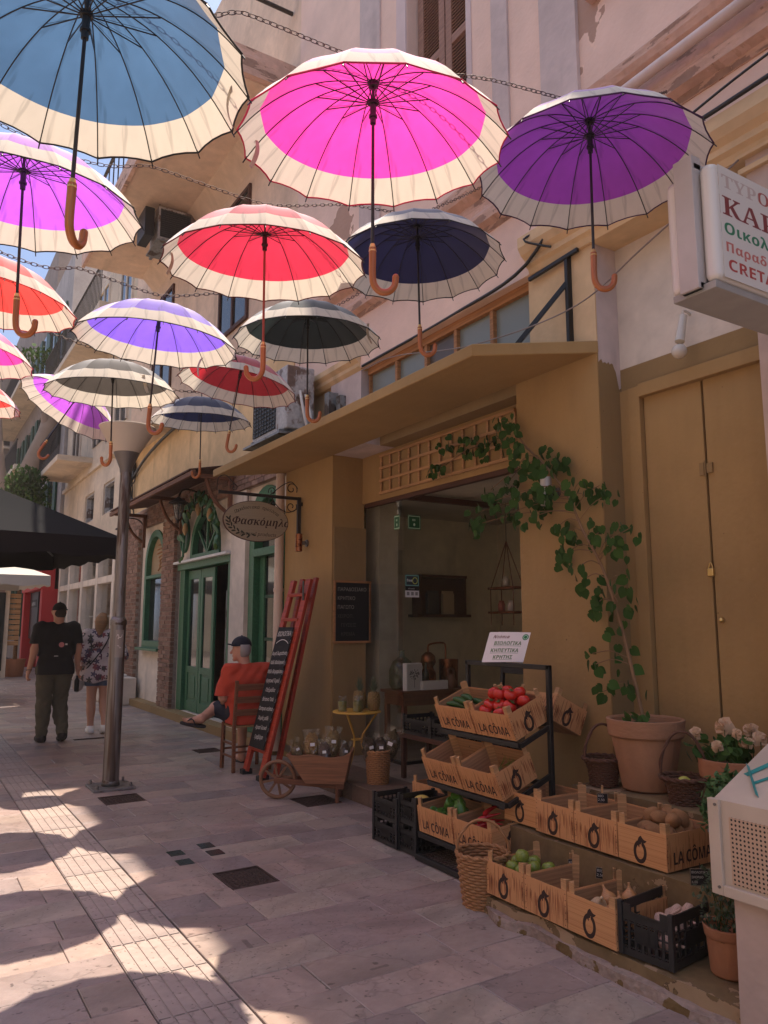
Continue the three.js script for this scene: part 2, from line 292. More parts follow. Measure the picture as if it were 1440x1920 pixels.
function roughBlock(x0, x1, y0, y1, z0, z1, nx, nz, amp, s) {   // plastered block, uneven surface and rounded arris
  const g = new THREE.BoxGeometry(x1 - x0, y1 - y0, z1 - z0, nx, 4, nz); g.translate((x0 + x1) / 2, (y0 + y1) / 2, (z0 + z1) / 2);
  const p = g.attributes.position;
  for (let i = 0; i < p.count; i++) { const x = p.getX(i), y = p.getY(i), z = p.getZ(i), f = (fbm(x * 0.3 + 5, z * 0.3 + 9, 8, 8, 4, s) - 0.5) * amp, h = (fbm(y * 0.5 + 2, z * 0.5 + 3, 10, 10, 4, s + 5) - 0.5) * amp; p.setXYZ(i, x + (x < x0 + 0.01 ? h * 1.6 : 0), y + (y > y0 + 0.02 ? f : 0), z); }
  g.computeVertexNormals(); return uvm(g);
}
part('lower_step', roughBlock(2.77, 3.12, -0.1, 0.09, -3.42, -1.0, 10, 40, 0.05, 3), ledgePaint, ledge);
part('middle_step', roughBlock(3.1, 3.55, -0.1, 0.355, -3.62, -1.0, 8, 40, 0.03, 13), ledgePaint, ledge);
part('upper_step', roughBlock(3.53, 4.14, -0.1, 0.56, -3.5, -1.0, 8, 40, 0.03, 23), ledgePaint, ledge);
part('flaked_foot', roughBlock(2.735, 2.8, -0.1, 0.045, -3.38, -1.0, 3, 60, 0.07, 33), M([0.46, 0.36, 0.30], 0.95, { map: tex(256, (u, v) => { const a = fbm(u, v, 6, 6, 5, 181), b = fbm(u, v, 30, 30, 3, 182); return a > 0.52 ? [0.62, 0.55, 0.36] : [0.85 + 0.2 * (b - 0.5), 0.82 + 0.2 * (b - 0.5), 0.8 + 0.2 * (b - 0.5)]; }, true, 1.6), bumpMap: bSpeck, bumpScale: 0.01 }), ledge);

// ---------- the shop building (ochre ground floor, pink upper floors) ----------
const shop = thing('shop_building', 'old pink plastered building with ochre shop front and projecting canopy', 'building');
const W = (name, mat, ...boxes) => part(name, boxes.map(b => B(...b)), mat, shop);
// ground floor walls
W('wall', m.ochre, [3.9, 4.3, 0, 3.35, -8.5, -7.3], [3.9, 4.36, 0, 3.35, -4.32, -3.5], [4.28, 4.5, 2.83, 3.35, -7.3, -4.32]);
W('wall_panel', m.ochreDark, [3.92, 4.32, 0.14, 2.56, -7.302, -7.286]);
W('wall', m.ochreDark, [4.12, 4.3, 3.1, 3.26, -3.5, -2.35]);
W('wall', m.white, [4.12, 4.5, 3.26, 4.14, -3.5, -2.35], [4.18, 4.5, 0.5, 3.1, -2.4, -2.35]);
{ // painted return: ochre below, pale above with a ragged brushed edge
  const s = new THREE.Shape(); s.moveTo(3.903, 0.3); s.lineTo(4.125, 0.3); let x = 4.125; const pts = []; for (let i = 0; i <= 16; i++) { const t = i / 16; pts.push([4.125 - 0.222 * t, 3.12 + 0.17 * smooth(0.1, 0.35, t) + 0.012 * Math.sin(i * 2.3) + rr(-0.012, 0.012)]); }
  pts.forEach(p => s.lineTo(...p)); s.closePath();
  const g = extrude(s, 0.003); g.translate(0, 0, -3.4955); part('painted_dado', uvm(g), m.ochreDark, shop);
  W('return_wall', m.lavender, [3.91, 4.125, 3.1, 4.14, -3.499, -3.4965]);
}
// near pilaster with capital, at the right edge of the picture
W('pilaster', plast([0.66, 0.50, 0.42]), [3.9, 4.4, 0.5, 4.14, -2.35, -1.2]);
W('pilaster', plast([0.66, 0.50, 0.42]), [3.94, 4.4, 0, 4.14, -1.2, 3]);
W('capital', m.beige, [3.86, 4.3, 4.14, 4.2, -2.39, -1.16], [3.83, 4.3, 4.2, 4.26, -2.42, -1.13], [3.87, 4.3, 4.05, 4.08, -2.38, -1.17]);
// doors in the ochre bay
{
  const d = part('door', B(4.13, 4.17, 0.56, 3.1, -2.87, -2.42, 0.004), m.ochre, shop); part('door_leaf', B(4.128, 4.17, 0.56, 3.1, -3.32, -2.884, 0.004), m.ochre, d);
  part('door_frame', [B(4.09, 4.2, 0.56, 3.1, -3.42, -3.325, 0.004), B(4.1, 4.2, 0.56, 3.1, -3.5, -3.422, 0.004), B(4.08, 4.2, 3.02, 3.11, -3.325, -2.35, 0.004), B(4.09, 4.2, 0.56, 3.02, -2.417, -2.352, 0.004)], m.ochre, d);
  part('hinge', [B(4.118, 4.13, 2.42, 2.5, -2.92, -2.89), B(4.116, 4.13, 2.43, 2.49, -2.868, -2.83), cyl([4.118, 2.41, -2.879], [4.118, 2.51, -2.879], 0.006)], m.ochreDark, d);
  part('padlock', [B(4.105, 4.125, 1.80, 1.85, -2.9, -2.86, 0.006), tube([[4.115, 1.85, -2.895], [4.115, 1.885, -2.88], [4.115, 1.85, -2.865]], 0.004, 5)], m.brass, d);
  const kg = new THREE.SphereGeometry(0.017, 10, 8); kg.translate(4.115, 1.54, -2.83); part('knob', kg, m.brass, d);
}
// canopy: slanted-ended slab
{
  const s = poly([[3.22, 9.2], [3.9, 8.5], [3.9, 3.5], [3.22, 4.0]]); const g = extrude(s, 0.075, 0.006); g.rotateX(-Math.PI / 2); g.translate(0, 3.352, 0);
  part('canopy', uvm(g), m.ochre, shop, 'ochre concrete canopy over the shop front');
}
// band of windows above the canopy
W('wall', m.beige, [3.9, 4.3, 3.35, 4.14, -4.15, -3.5]);
W('wall', m.beige, [3.93, 4.3, 3.35, 4.14, -8.3, -7.3], [3.9, 4.3, 4.14, 4.3, -8.3, -6.62]); W('wall', m.lavender, [3.87, 4.3, 3.35, 4.12, -7.3, -6.64]);
W('wall', m.ochreDark, [4.1, 4.3, 3.35, 4.14, -6.64, -4.15]);
{
  const zs = [-6.62, -6.09, -5.59, -5.14, -4.65, -4.16];
  const w = part('window_band', [B(3.94, 4.02, 4.07, 4.15, -6.62, -4.15, 0.004), B(3.94, 4.02, 3.47, 3.54, -6.62, -4.15, 0.004)], m.pine, shop);
  zs.forEach((z, i) => part('mullion', B(3.945, 4.015, 3.54, 4.07, z - 0.02 + (i === 0 ? 0.03 : 0), z + 0.022 - (i === 5 ? 0.02 : 0), 0.004), m.pine, w));
  for (let i = 0; i < 5; i++) part('pane', B(3.985, 3.993, 3.54, 4.07, zs[i] + 0.022, zs[i + 1] - 0.02), i === 2 ? M([0.09, 0.07, 0.055], 0.4) : m.frosted, w);
}
// plaster beam, lower cornice mouldings, upper wall
const profile = (name, mat, pts, z0, z1, wob = 0) => {          // horizontal moulding, profile in (x, y)
  const n = Math.max(2, Math.round((z1 - z0) / 0.12)), P0 = [], idx = []; const k = pts.length;
  for (let i = 0; i <= n; i++) for (let j = 0; j < k; j++) { const z = z0 + (z1 - z0) * i / n, e = wob ? (fbm(z * 0.13 + 3, j * 0.21, 16, 8, 3, 77) - 0.5) * wob : 0; P0.push(pts[j][0] + e, pts[j][1] + e * 0.6, z); }
  for (let i = 0; i < n; i++) for (let j = 0; j < k; j++) { const j2 = (j + 1) % k, a = i * k + j, b = i * k + j2, c = a + k, d = b + k; idx.push(a, c, b, b, c, d); }
  let g = new THREE.BufferGeometry(); g.setAttribute('position', new THREE.Float32BufferAttribute(P0, 3)); g.setIndex(idx); g = g.toNonIndexed(); g.computeVertexNormals();
  const cap = poly(pts); const c1 = N(new THREE.ShapeGeometry(cap)), c2 = c1.clone(); c1.translate(0, 0, z0); c2.translate(0, 0, z1);
  return part(name, uvm(mergeGeometries([N(g), c1, c2])), mat, shop);
};
profile('cornice_moulding', m.beige, [[4.3, 4.14], [3.87, 4.14], [3.85, 4.18], [3.82, 4.2], [3.82, 4.24], [3.78, 4.27], [3.75, 4.32], [3.75, 4.4], [4.3, 4.42]], -4.1, 3, 0.006);
profile('beam', m.pink, [[4.3, 4.14], [3.86, 4.142], [3.86, 4.42], [4.3, 4.42]], -6.64, -4.1, 0.01);
profile('cornice_moulding', m.beige, [[4.3, 4.12], [3.88, 4.12], [3.84, 4.16], [3.84, 4.2], [3.8, 4.24], [3.8, 4.3], [4.3, 4.32]], -8.3, -6.64, 0.006);
W('upper_wall', m.pink, [3.9, 4.3, 4.3, 4.8, -8.3, 3]);
profile('string_course', m.cornice, [[4.3, 4.72], [3.89, 4.72], [3.87, 4.76], [3.81, 4.78], [3.81, 4.86], [3.84, 4.9], [3.84, 5.02], [3.76, 5.06], [3.74, 5.1], [3.74, 5.16], [3.8, 5.2], [3.86, 5.28], [4.3, 5.3]], -8.3, 3, 0.03);
// upper wall around two shuttered windows
const wins = [[-5.8, -4.86, 6.05, 8.2], [-3.34, -2.3, 6.0, 8.2]];
W('upper_wall', m.pink, [3.9, 4.3, 5.28, 6.0, -8.3, 3], [3.9, 4.3, 6.0, 6.05, -8.3, -3.34], [3.9, 4.3, 6.0, 6.05, -2.3, 3], [3.9, 4.3, 6.05, 8.2, -8.3, -5.8], [3.9, 4.3, 6.05, 8.2, -4.86, -3.34], [3.9, 4.3, 6.05, 8.2, -2.3, 3], [3.9, 4.3, 8.2, 12.3, -8.3, 3]);
W('wall_pilaster', m.lavender, [3.868, 3.9, 5.3, 10.6, -3.92, -3.55], [3.88, 3.9, 5.3, 10.6, -6.72, -6.3], [3.88, 3.9, 5.3, 10.6, -4.5, -4.3]);
W('roof', m.cornice, [3.9, 9, 12.3, 12.42, -8.3, 3]);
W('rear_wall', m.ochreDark, [8.8, 9, 0, 12.3, -8.5, 3], [4.3, 8.8, 0, 12.3, 2.8, 3], [4.5, 8.8, 0, 12.3, -3.5, -3.3], [4.3, 8.8, 2.95, 3.05, -8.5, -3.5]);
W('party_wall', m.pink, [4.02, 8.8, 0, 12.3, -8.5, -8.32]);
wins.forEach(([z0, z1, y0, y1]) => {
  const w = part('window', B(4.16, 4.2, y0, y1, z0, z1), M([0.05, 0.04, 0.035], 0.8), shop);
  part('window_sill', B(3.83, 4.02, y0 - 0.07, y0, z0 - 0.08, z1 + 0.08, 0.01), m.cornice, shop);
  const mid = (z0 + z1) / 2, sh = M([0.42, 0.25, 0.19], 0.8, { map: tWood, bumpMap: bWood, bumpScale: 0.002 });
  for (const [a, b] of [[z0 + 0.02, mid - 0.01], [mid + 0.01, z1 - 0.02]]) {
    const lf = part('shutter', [B(4.02, 4.06, y0 + 0.01, y1, a, a + 0.09, 0.004), B(4.02, 4.06, y0 + 0.01, y1, b - 0.09, b, 0.004), ...[y0 + 0.01, y0 + 0.9, y1 - 0.1].map(y => B(4.022, 4.058, y, y + 0.09, a + 0.09, b - 0.09, 0.004))], sh, w);
    const sl = []; for (const [ya, yb] of [[y0 + 0.11, y0 + 0.89], [y0 + 1.0, y1 - 0.11]]) for (let y = ya; y < yb; y += 0.036) { const g = BC(0.034, 0.007, b - a - 0.18); g.rotateZ(0.6); g.translate(4.04, y, (a + b) / 2); sl.push(g); }
    part('louvre_slats', sl, sh, w);
  }
});
// flaked plaster jamb beside the shuttered window
W('worn_jamb', M([0.72, 0.6, 0.58], 0.95, { map: tPeel }), [3.892, 3.905, 6.05, 8.2, -4.852, -4.78], [3.885, 3.905, 6.05, 8.2, -5.98, -5.808]);
// grey conduit along the string course, cables
part('drain_pipe', tube([[3.74, 4.985, 3], [3.74, 4.97, -1], [3.745, 4.96, -2.5], [3.75, 4.94, -3.95]], 0.036, 10, 30), m.lavender, shop);
part('pipe_elbow', [tube([[3.75, 4.94, -3.95], [3.75, 4.94, -4.0], [3.78, 4.93, -4.03], [3.86, 4.93, -4.03]], 0.037, 8, 10), cyl([3.75, 4.94, -3.9], [3.75, 4.94, -3.96], 0.042)], m.lavender, shop);
part('cable', [tube([[3.72, 4.60, -1], [3.72, 4.53, -2.2], [3.73, 4.45, -2.75], [3.74, 4.38, -3.1]], 0.008, 5, 20), tube([[3.74, 4.46, -1], [3.74, 4.425, -2.4], [3.76, 4.41, -3.6], [3.8, 4.18, -4.1], [3.86, 4.16, -5], [3.86, 4.15, -6.6]], 0.014, 6, 40), tube([[3.8, 4.4, -3.92], [3.72, 4.34, -4.0], [3.76, 4.27, -3.9], [3.8, 4.22, -3.8]], 0.009, 5, 12)], m.blackPlastic, shop);
// black steel strut on the beige wall
part('steel_strut', [bar([3.88, 3.43, -3.72], [3.88, 4.14, -3.72], 0.03, 0.05), bar([3.55, 3.43, -3.98], [3.87, 3.93, -3.73], 0.028, 0.035), bar([3.86, 4.1, -4.1], [3.86, 4.13, -3.6], 0.025, 0.03)], m.blackMetal, shop);
// ---------- shop interior ----------
const inner = plast([0.85, 0.79, 0.58]);
W('interior_floor', M([0.40, 0.32, 0.24], 0.6, { map: tMarble }), [3.9, 8.8, 0.06, 0.14, -8.5, -3.5]);
W('interior_wall', inner, [7.0, 7.1, 0.14, 2.95, -8.32, -4.3], [4.3, 7.0, 0.14, 2.95, -8.32, -8.2], [4.36, 7.0, 0.14, 2.95, -4.4, -4.3]);
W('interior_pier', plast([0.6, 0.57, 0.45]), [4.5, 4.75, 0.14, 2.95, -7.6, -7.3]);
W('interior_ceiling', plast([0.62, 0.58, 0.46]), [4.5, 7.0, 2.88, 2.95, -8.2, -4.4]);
{
  const g = part('shop_window', B(4.315, 4.323, 0.15, 2.79, -7.285, -6.556), m.glass, shop); part('glass_side_pane', B(4.33, 5.57, 0.15, 2.79, -6.556, -6.548), m.glass, g);
  part('head_rail', [B(4.29, 4.35, 2.785, 2.835, -7.28, -4.33, 0.003), B(4.36, 5.6, 2.79, 2.85, -6.58, -6.52, 0.003)], m.darkWood, g);
  part('jamb', [B(4.24, 4.37, 0.14, 2.785, -4.44, -4.32, 0.003)], m.blackMetal, g);
  part('base_rail', [B(4.3, 4.34, 0.14, 0.17, -7.285, -6.55), B(4.34, 5.57, 0.14, 0.17, -6.57, -6.535)], m.blackMetal, g);
  const st = canvasTex(128, 96, (x, w, h) => { x.fillStyle = '#1d5a33'; x.fillRect(0, 0, w, h); x.strokeStyle = '#cfe6c8'; x.lineWidth = 5; x.strokeRect(8, 8, w - 16, h - 16); x.fillStyle = '#cfe6c8'; x.font = 'bold 18px sans-serif'; x.fillText('BIO', 44, 40); x.beginPath(); x.arc(64, 64, 10, 0, 7); x.fill(); });
  const sp = (name, t, w, h, x, y, z, ry) => { const p = new THREE.BoxGeometry(w, h, 0.001); const q = part(name, p, M('#ffffff', 0.5, { map: t }), g); q.position.set(x, y, z); q.rotation.y = ry; return q; };
  sp('sticker', st, 0.16, 0.15, 4.46, 2.56, -6.545, 0); sp('sticker', st, 0.11, 0.15, 4.313, 2.56, -6.65, -Math.PI / 2);
  sp('sticker', canvasTex(128, 160, (x) => { x.fillStyle = '#2b3a44'; x.fillRect(0, 0, 128, 160); x.strokeStyle = '#7fc0b8'; x.lineWidth = 6; x.strokeRect(6, 6, 116, 70); x.fillStyle = '#e8efe9'; x.font = 'bold 26px sans-serif'; x.fillText('free', 14, 50); x.strokeStyle = '#c9d36a'; x.beginPath(); x.arc(90, 42, 22, 0, 7); x.stroke(); x.fillStyle = '#111'; x.fillRect(0, 84, 128, 28); x.fillStyle = '#ddd'; x.font = '15px sans-serif'; x.fillText('#freewifi', 26, 104); x.fillRect(0, 112, 128, 48); x.fillStyle = '#888'; x.fillRect(14, 122, 24, 24); x.fillRect(54, 122, 24, 24); x.fillRect(92, 122, 24, 24); }), 0.17, 0.23, 4.43, 1.9, -6.545, 0);
}
// ---------- the yellow building with the green shop front ----------
const yel = thing('yellow_building', 'yellow plastered building with green arched shop front and deep eaves slab', 'building');
const Y = (name, mat, ...b) => part(name, b.map(q => B(...q)), mat, yel);
// walls around openings: arched window z -15.1..-13.75, door bay -12.9..-10.42, arch door -9.82..-8.72
function facadeWall(name, mat, z0, z1, y0, y1, holes, x = 4.0, t = 0.3) {
  const s = poly([[z0, y0], [z1, y0], [z1, y1], [z0, y1]]);
  holes.forEach(h => { const p = new THREE.Path(); h.forEach((q, i) => i ? p.lineTo(...q) : p.moveTo(...q)); p.closePath(); s.holes.push(p); });
  const g = extrude(s, t); g.rotateY(-Math.PI / 2); g.translate(x + t, 0, 0);   // local x -> z, extrude towards -x
  return part(name, uvm(g), mat, yel);
}
const arch = (z0, z1, y0, yc, n = 14) => { const r = (z1 - z0) / 2, c = (z0 + z1) / 2, a = [[z0, y0], [z1, y0]]; for (let i = 0; i <= n; i++) { const t = Math.PI * i / n; a.push([c + r * Math.cos(t), yc + r * Math.sin(t)]); } return a; };
facadeWall('wall', m.white, -15.4, -13.65, 0, 3.4, [arch(-15.1, -13.78, 1.08, 2.6)]);
facadeWall('wall', m.white, -12.95, -8.55, 0, 3.4, [[[-12.86, 0.13], [-10.45, 0.13], [-10.45, 2.5], [-12.86, 2.5]], arch(-9.8, -8.72, 0.13, 2.78), arch(-12.35, -11.0, 2.52, 2.66)]);
Y('wall', m.yellow, [3.98, 4.3, 3.74, 5.05, -16.9, -8.5]);
Y('pilaster', m.white, [3.93, 4.0, 0, 3.35, -10.4, -9.86]);
Y('plinth', m.ochreDark, [3.8, 4.0, 0, 0.12, -15.4, -8.55]);
// brickwork: piers and band, bricks laid one by one over a mortar core
{
  const bricks = [[], [], []];
  const lay = (z0, z1, y0, y1, xf) => { let r = 0; for (let y = y0; y < y1 - 0.03; y += 0.072, r++) { let z = z0 - (r % 2 ? 0.11 : 0); while (z < z1) { const a = Math.max(z, z0), b = Math.min(z + 0.21, z1); if (b - a > 0.03) bricks[Math.floor(rnd() * 3)].push(B(xf + rr(-0.006, 0.004), xf + 0.06, y, Math.min(y + 0.06, y1), a, b)); z += 0.222; } } };
  lay(-16.75, -15.4, 0, 3.7, 3.9); lay(-13.65, -12.95, 0, 3.34, 3.88); lay(-15.4, -8.6, 3.36, 3.72, 3.9);
  Y('brick_pier', m.mortar, [3.912, 4.3, 0, 3.72, -16.735, -15.415], [3.892, 4.3, 0, 3.36, -13.635, -12.965], [3.914, 4.3, 3.362, 3.73, -15.41, -8.615]);
  bricks.forEach((b, i) => { part('bricks', b, [m.brick, M([0.27, 0.15, 0.10], 0.95, { map: tSpeck }), M([0.40, 0.235, 0.16], 0.95, { map: tSpeck })][i], yel).userData.kind = 'stuff'; });
}
const fac = (pts, x, t, mat, name, par) => { const g = extrude(poly(pts), t, 0.004); g.rotateY(-Math.PI / 2); g.translate(x + t, 0, 0); return part(name, uvm(g), mat, par); };
function archFrame(z0, z1, y0, yc, w, x, t, mat, name, par) { const s = poly(arch(z0, z1, y0, yc)); const p = new THREE.Path(); arch(z0 + w, z1 - w, y0 + w, yc).forEach((q, i) => i ? p.lineTo(...q) : p.moveTo(...q)); s.holes.push(p); const g = extrude(s, t, 0.003); g.rotateY(-Math.PI / 2); g.translate(x + t, 0, 0); return part(name, uvm(g), mat, par); }
{ // arched window
  const w = archFrame(-15.1, -13.78, 1.08, 2.6, 0.12, 3.97, 0.1, m.green, 'window', yel);
  part('pane', B(4.06, 4.07, 1.2, 2.36, -14.98, -13.9), m.darkGlass, w); part('transom', B(3.97, 4.06, 2.36, 2.42, -15.0, -13.88, 0.004), m.green, w);
  fac(arch(-14.98, -13.9, 2.42, 2.6).slice(0), 4.07, 0.02, M([0.36, 0.26, 0.15], 0.8), 'arch_panel', w);
  const orn = []; for (let i = 0; i < 7; i++) orn.push(tube([[4.06, 2.5 + 0.08 * i, -14.5 + 0.1 * Math.sin(i)], [4.055, 2.56 + 0.07 * i, -14.35], [4.06, 2.6 + 0.06 * i, -14.22 + 0.08 * Math.cos(i * 2)]], 0.012, 4, 6)); part('scroll_ornament', orn, m.pine, w);
  part('window_sill', B(3.86, 4.0, 1.03, 1.08, -15.15, -13.72, 0.006), m.green, w);
}
{ // double doors with fan light and vine
  const d = part('door_frame', [B(3.98, 4.1, 0.13, 2.4, -12.86, -12.62, 0.004), B(3.98, 4.1, 0.13, 2.4, -10.62, -10.45, 0.004), B(3.94, 4.1, 2.4, 2.5, -12.9, -10.42, 0.004)], m.green, yel, 'green timber shop door frame');
  for (const [a, b] of [[-12.6, -11.98], [-11.96, -11.34]]) {
    const lf = part('door_leaf', [B(4.04, 4.08, 0.14, 2.38, a, a + 0.1, 0.003), B(4.04, 4.08, 0.14, 2.38, b - 0.1, b, 0.003), B(4.04, 4.08, 0.14, 0.3, a + 0.1, b - 0.1, 0.003), B(4.04, 4.08, 0.74, 0.84, a + 0.1, b - 0.1, 0.003), B(4.04, 4.08, 2.24, 2.38, a + 0.1, b - 0.1, 0.003), B(4.055, 4.075, 0.3, 0.74, a + 0.1, b - 0.1)], m.green, d);
    part('pane', B(4.06, 4.066, 0.84, 2.24, a + 0.1, b - 0.1), m.darkGlass, d);
    part('raised_panel', B(4.045, 4.06, 0.35, 0.69, a + 0.16, b - 0.16, 0.006), m.green, d);
  }
  part('open_leaf', B(4.0, 4.5, 0.14, 2.0, -10.72, -10.69, 0.003), m.galv, d);
  const fl = archFrame(-12.35, -11.0, 2.52, 2.66, 0.1, 3.97, 0.1, m.green, 'fan_light', yel);
  part('pane', B(4.06, 4.07, 2.6, 3.3, -12.3, -11.05), m.darkGlass, fl);
  part('glazing_bar', [bar([4.03, 2.6, -11.68], [4.03, 3.25, -11.68], 0.04), bar([4.03, 2.62, -11.68], [4.03, 3.05, -11.2], 0.035), bar([4.03, 2.62, -11.68], [4.03, 3.05, -12.15], 0.035)], m.green, fl);
  part('lintel_shelf', B(3.86, 4.0, 2.5, 2.54, -12.9, -10.42, 0.004), m.whitePlastic, fl);
  const ov = new THREE.SphereGeometry(1, 18, 8); ov.scale(0.03, 0.27, 0.2); ov.translate(3.99, 2.98, -12.68); const rim = new THREE.TorusGeometry(1, 0.09, 6, 24); rim.rotateY(Math.PI / 2); rim.scale(0.4, 0.27, 0.2); rim.translate(3.985, 2.98, -12.68);
  part('oval_window', ov, m.greenDark, yel); part('oval_frame', rim, m.green, yel);
}
{ // second arched door beside the ochre wall
  const d = archFrame(-9.8, -8.72, 0.13, 2.78, 0.16, 3.97, 0.12, m.green, 'arched_door', yel);
  part('door_leaf', [B(4.05, 4.09, 0.14, 2.4, -9.62, -9.46, 0.003), B(4.05, 4.09, 0.14, 2.4, -9.02, -8.9, 0.003), B(4.05, 4.09, 0.14, 0.7, -9.46, -9.02, 0.003)], m.green, d);
  part('pane', B(4.075, 4.08, 0.7, 2.4, -9.46, -9.02), m.darkGlass, d); part('shelf', [B(4.06, 4.3, 1.3, 1.34, -9.46, -8.9), B(4.06, 4.3, 1.85, 1.89, -9.46, -8.9)], m.greenDark, d);
  part('transom', B(3.95, 4.07, 2.4, 2.5, -9.66, -8.86, 0.004), m.green, d); fac(arch(-9.6, -8.92, 2.5, 2.78), 4.08, 0.01, m.darkGlass, 'pane', d);
}
// white down pipe between the two buildings
part('down_pipe', [tube([[3.85, 0.05, -8.56], [3.85, 2, -8.56], [3.85, 3.34, -8.56]], 0.055, 12, 6), ...[0.8, 1.9, 2.9].map(y => cyl([3.85, y, -8.56], [3.85, y + 0.04, -8.56], 0.062, 0.062, 12))], M([0.66, 0.5, 0.38], 0.5), yel);
// timber lean-to awning on curved brackets
{
  const a = thing('timber_awning', 'dark timber lean-to awning over the green shop door', 'awning', [0, 0, 0]);
  for (let i = 0; i < 15; i++) { const z0 = -14.9 + i * 0.315; const g = BC(0.76, 0.022, 0.305, 0.003); g.rotateZ(0.2); g.translate(3.59, 3.685, z0 + 0.155); part('roof_board', g, m.darkWood, a); }
  part('eave_beam', [bar([3.26, 3.56, -15.0], [3.26, 3.56, -10.1], 0.05, 0.07), bar([3.95, 3.72, -15.0], [3.95, 3.72, -10.1], 0.05, 0.07)], m.brownWood, a);
  for (const z of [-14.85, -12.55, -10.3]) part('bracket', [bar([3.3, 3.56, z], [3.9, 3.56, z], 0.06), bar([3.86, 2.95, z], [3.86, 3.56, z], 0.06), tube([[3.84, 3.05, z], [3.66, 3.2, z], [3.56, 3.36, z], [3.5, 3.53, z]], 0.028, 6, 10)], m.brownWood, a);
}
function lantern(pos, label) {
  const o = thing('wall_lantern', label, 'lantern', pos, 0, 'lanterns under the timber awning');
  part('cap', lathe([[0.0, 0.2], [0.02, 0.19], [0.05, 0.16], [0.15, 0.1], [0.155, 0.085], [0.0, 0.085]], 12), m.iron, o);
  part('glass_body', lathe([[0.0, -0.16], [0.03, -0.16], [0.075, 0.04], [0.085, 0.085], [0, 0.085]], 8), P([0.6, 0.58, 0.5], 0.1, { transmission: 0.8, thickness: 0 }), o);
  part('cage', [0, 1, 2, 3].map(i => { const t = i * Math.PI / 2 + 0.4; return cyl([0.033 * Math.cos(t), -0.17, 0.033 * Math.sin(t)], [0.09 * Math.cos(t), 0.09, 0.09 * Math.sin(t)], 0.006); }).concat([lathe([[0, -0.24], [0.02, -0.2], [0.035, -0.165], [0, -0.16]], 8)]), m.iron, o);
  part('arm', tube([[0, 0.2, 0], [0.05, 0.3, 0], [0.25, 0.3, 0], [0.36, 0.2, 0], [0.38, -0.1, 0]], 0.014, 6, 14), m.iron, o); return o;
}
lantern([3.5, 3.2, -14.95], 'black iron lantern at the far end of the timber awning');
lantern([3.55, 3.28, -11.7], 'black iron lantern hanging under the timber awning above the doorway');
{ // gilded green vine over the fan light
  const o = thing('vine_garland', 'green metal vine garland framing the arch over the green door', 'garland');
  const pts = []; for (let i = 0; i <= 24; i++) { const t = Math.PI * (i / 24); pts.push([3.9, (i === 0 || i === 24) ? 2.6 : 2.75 + 0.72 * Math.sin(t), -11.68 + 0.82 * Math.cos(t)]); }
  part('stem', tube(pts, 0.02, 5, 60), m.green, o);
  const lf = new THREE.SphereGeometry(1, 8, 5); lf.scale(0.012, 0.085, 0.06); const lg = N(lf);
  for (let i = 0; i < 46; i++) { const q = pts[i % 25], s = part('leaf', lg, i % 3 ? m.green : m.leaf2, o); s.position.set(3.88 - rr(0, 0.05), q[1] + rr(-0.1, 0.1), q[2] + rr(-0.1, 0.1)); s.rotation.set(rr(0, 6), rr(-0.5, 0.5), rr(-0.4, 0.4)); s.scale.setScalar(rr(0.7, 1.25)); }
  for (const [y, z] of [[3.3, -11.7], [3.05, -12.32], [3.15, -11.15]]) part('gilt_cluster', move(blob(0.07, 10, 0.1, 4, 0.6, 1.5, 0.8, 2), 3.86, y, z), M([0.42, 0.25, 0.10], 0.5), o);
}
// upper storeys and deep slab
Y('wall', m.peach, [4.0, 4.3, 5.05, 12.4, -16.9, -8.5]); Y('wall', m.peach, [4.3, 9, 0, 12.4, -8.7, -8.52], [4.3, 9, 0, 12.4, -16.9, -16.7]); Y('rear_wall', m.peach, [8.8, 9, 0, 12.4, -16.7, -8.7], [4.3, 8.8, 12.2, 12.4, -16.7, -8.7]);
Y('ledge', m.cream, [3.55, 4.0, 5.05, 5.13, -16.9, -12.2]);
{
  const s = part('eaves_slab', B(2.62, 4.02, 8.6, 8.82, -15.5, -8.75, 0.01), m.peach, yel); part('slab_edge', [B(2.56, 2.62, 8.56, 8.9, -15.5, -8.72), B(2.6, 4.0, 8.62, 9.0, -8.75, -8.66)], m.cornice, s); part('cove', uvm(extrude(poly([[3.72, 8.6], [4.0, 8.3], [4.0, 8.6]]), 6.6)).translate(0, 0, -15.4), m.peach, s);
  part('railing', [tube([[2.66, 9.85, -15.4], [2.66, 9.85, -8.75]], 0.03, 6, 2), tube([[2.66, 9.85, -8.75], [3.98, 9.85, -8.75]], 0.03, 6, 2)].concat(Array.from({ length: 18 }, (_, i) => cyl([2.66, 8.82, -15.3 + i * 0.38], [2.66, 9.85, -15.3 + i * 0.38], 0.012))), m.iron, s);
  for (const [z0, z1, y0, y1] of [[-11.3, -10.2, 6.0, 8.0], [-15.2, -14.0, 5.9, 7.9]]) { const w = part('window', B(3.985, 4.0, y0, y1, z0, z1), m.darkGlass, yel); part('window_frame', [B(3.96, 4.0, y0 - 0.06, y0, z0 - 0.06, z1 + 0.06), B(3.96, 4.0, y1, y1 + 0.06, z0 - 0.06, z1 + 0.06), B(3.96, 4.0, y0, y1, z0 - 0.06, z0), B(3.96, 4.0, y0, y1, z1, z1 + 0.06), B(3.96, 3.985, y0, y1, (z0 + z1) / 2 - 0.03, (z0 + z1) / 2 + 0.03)], m.darkWood, w); }
}
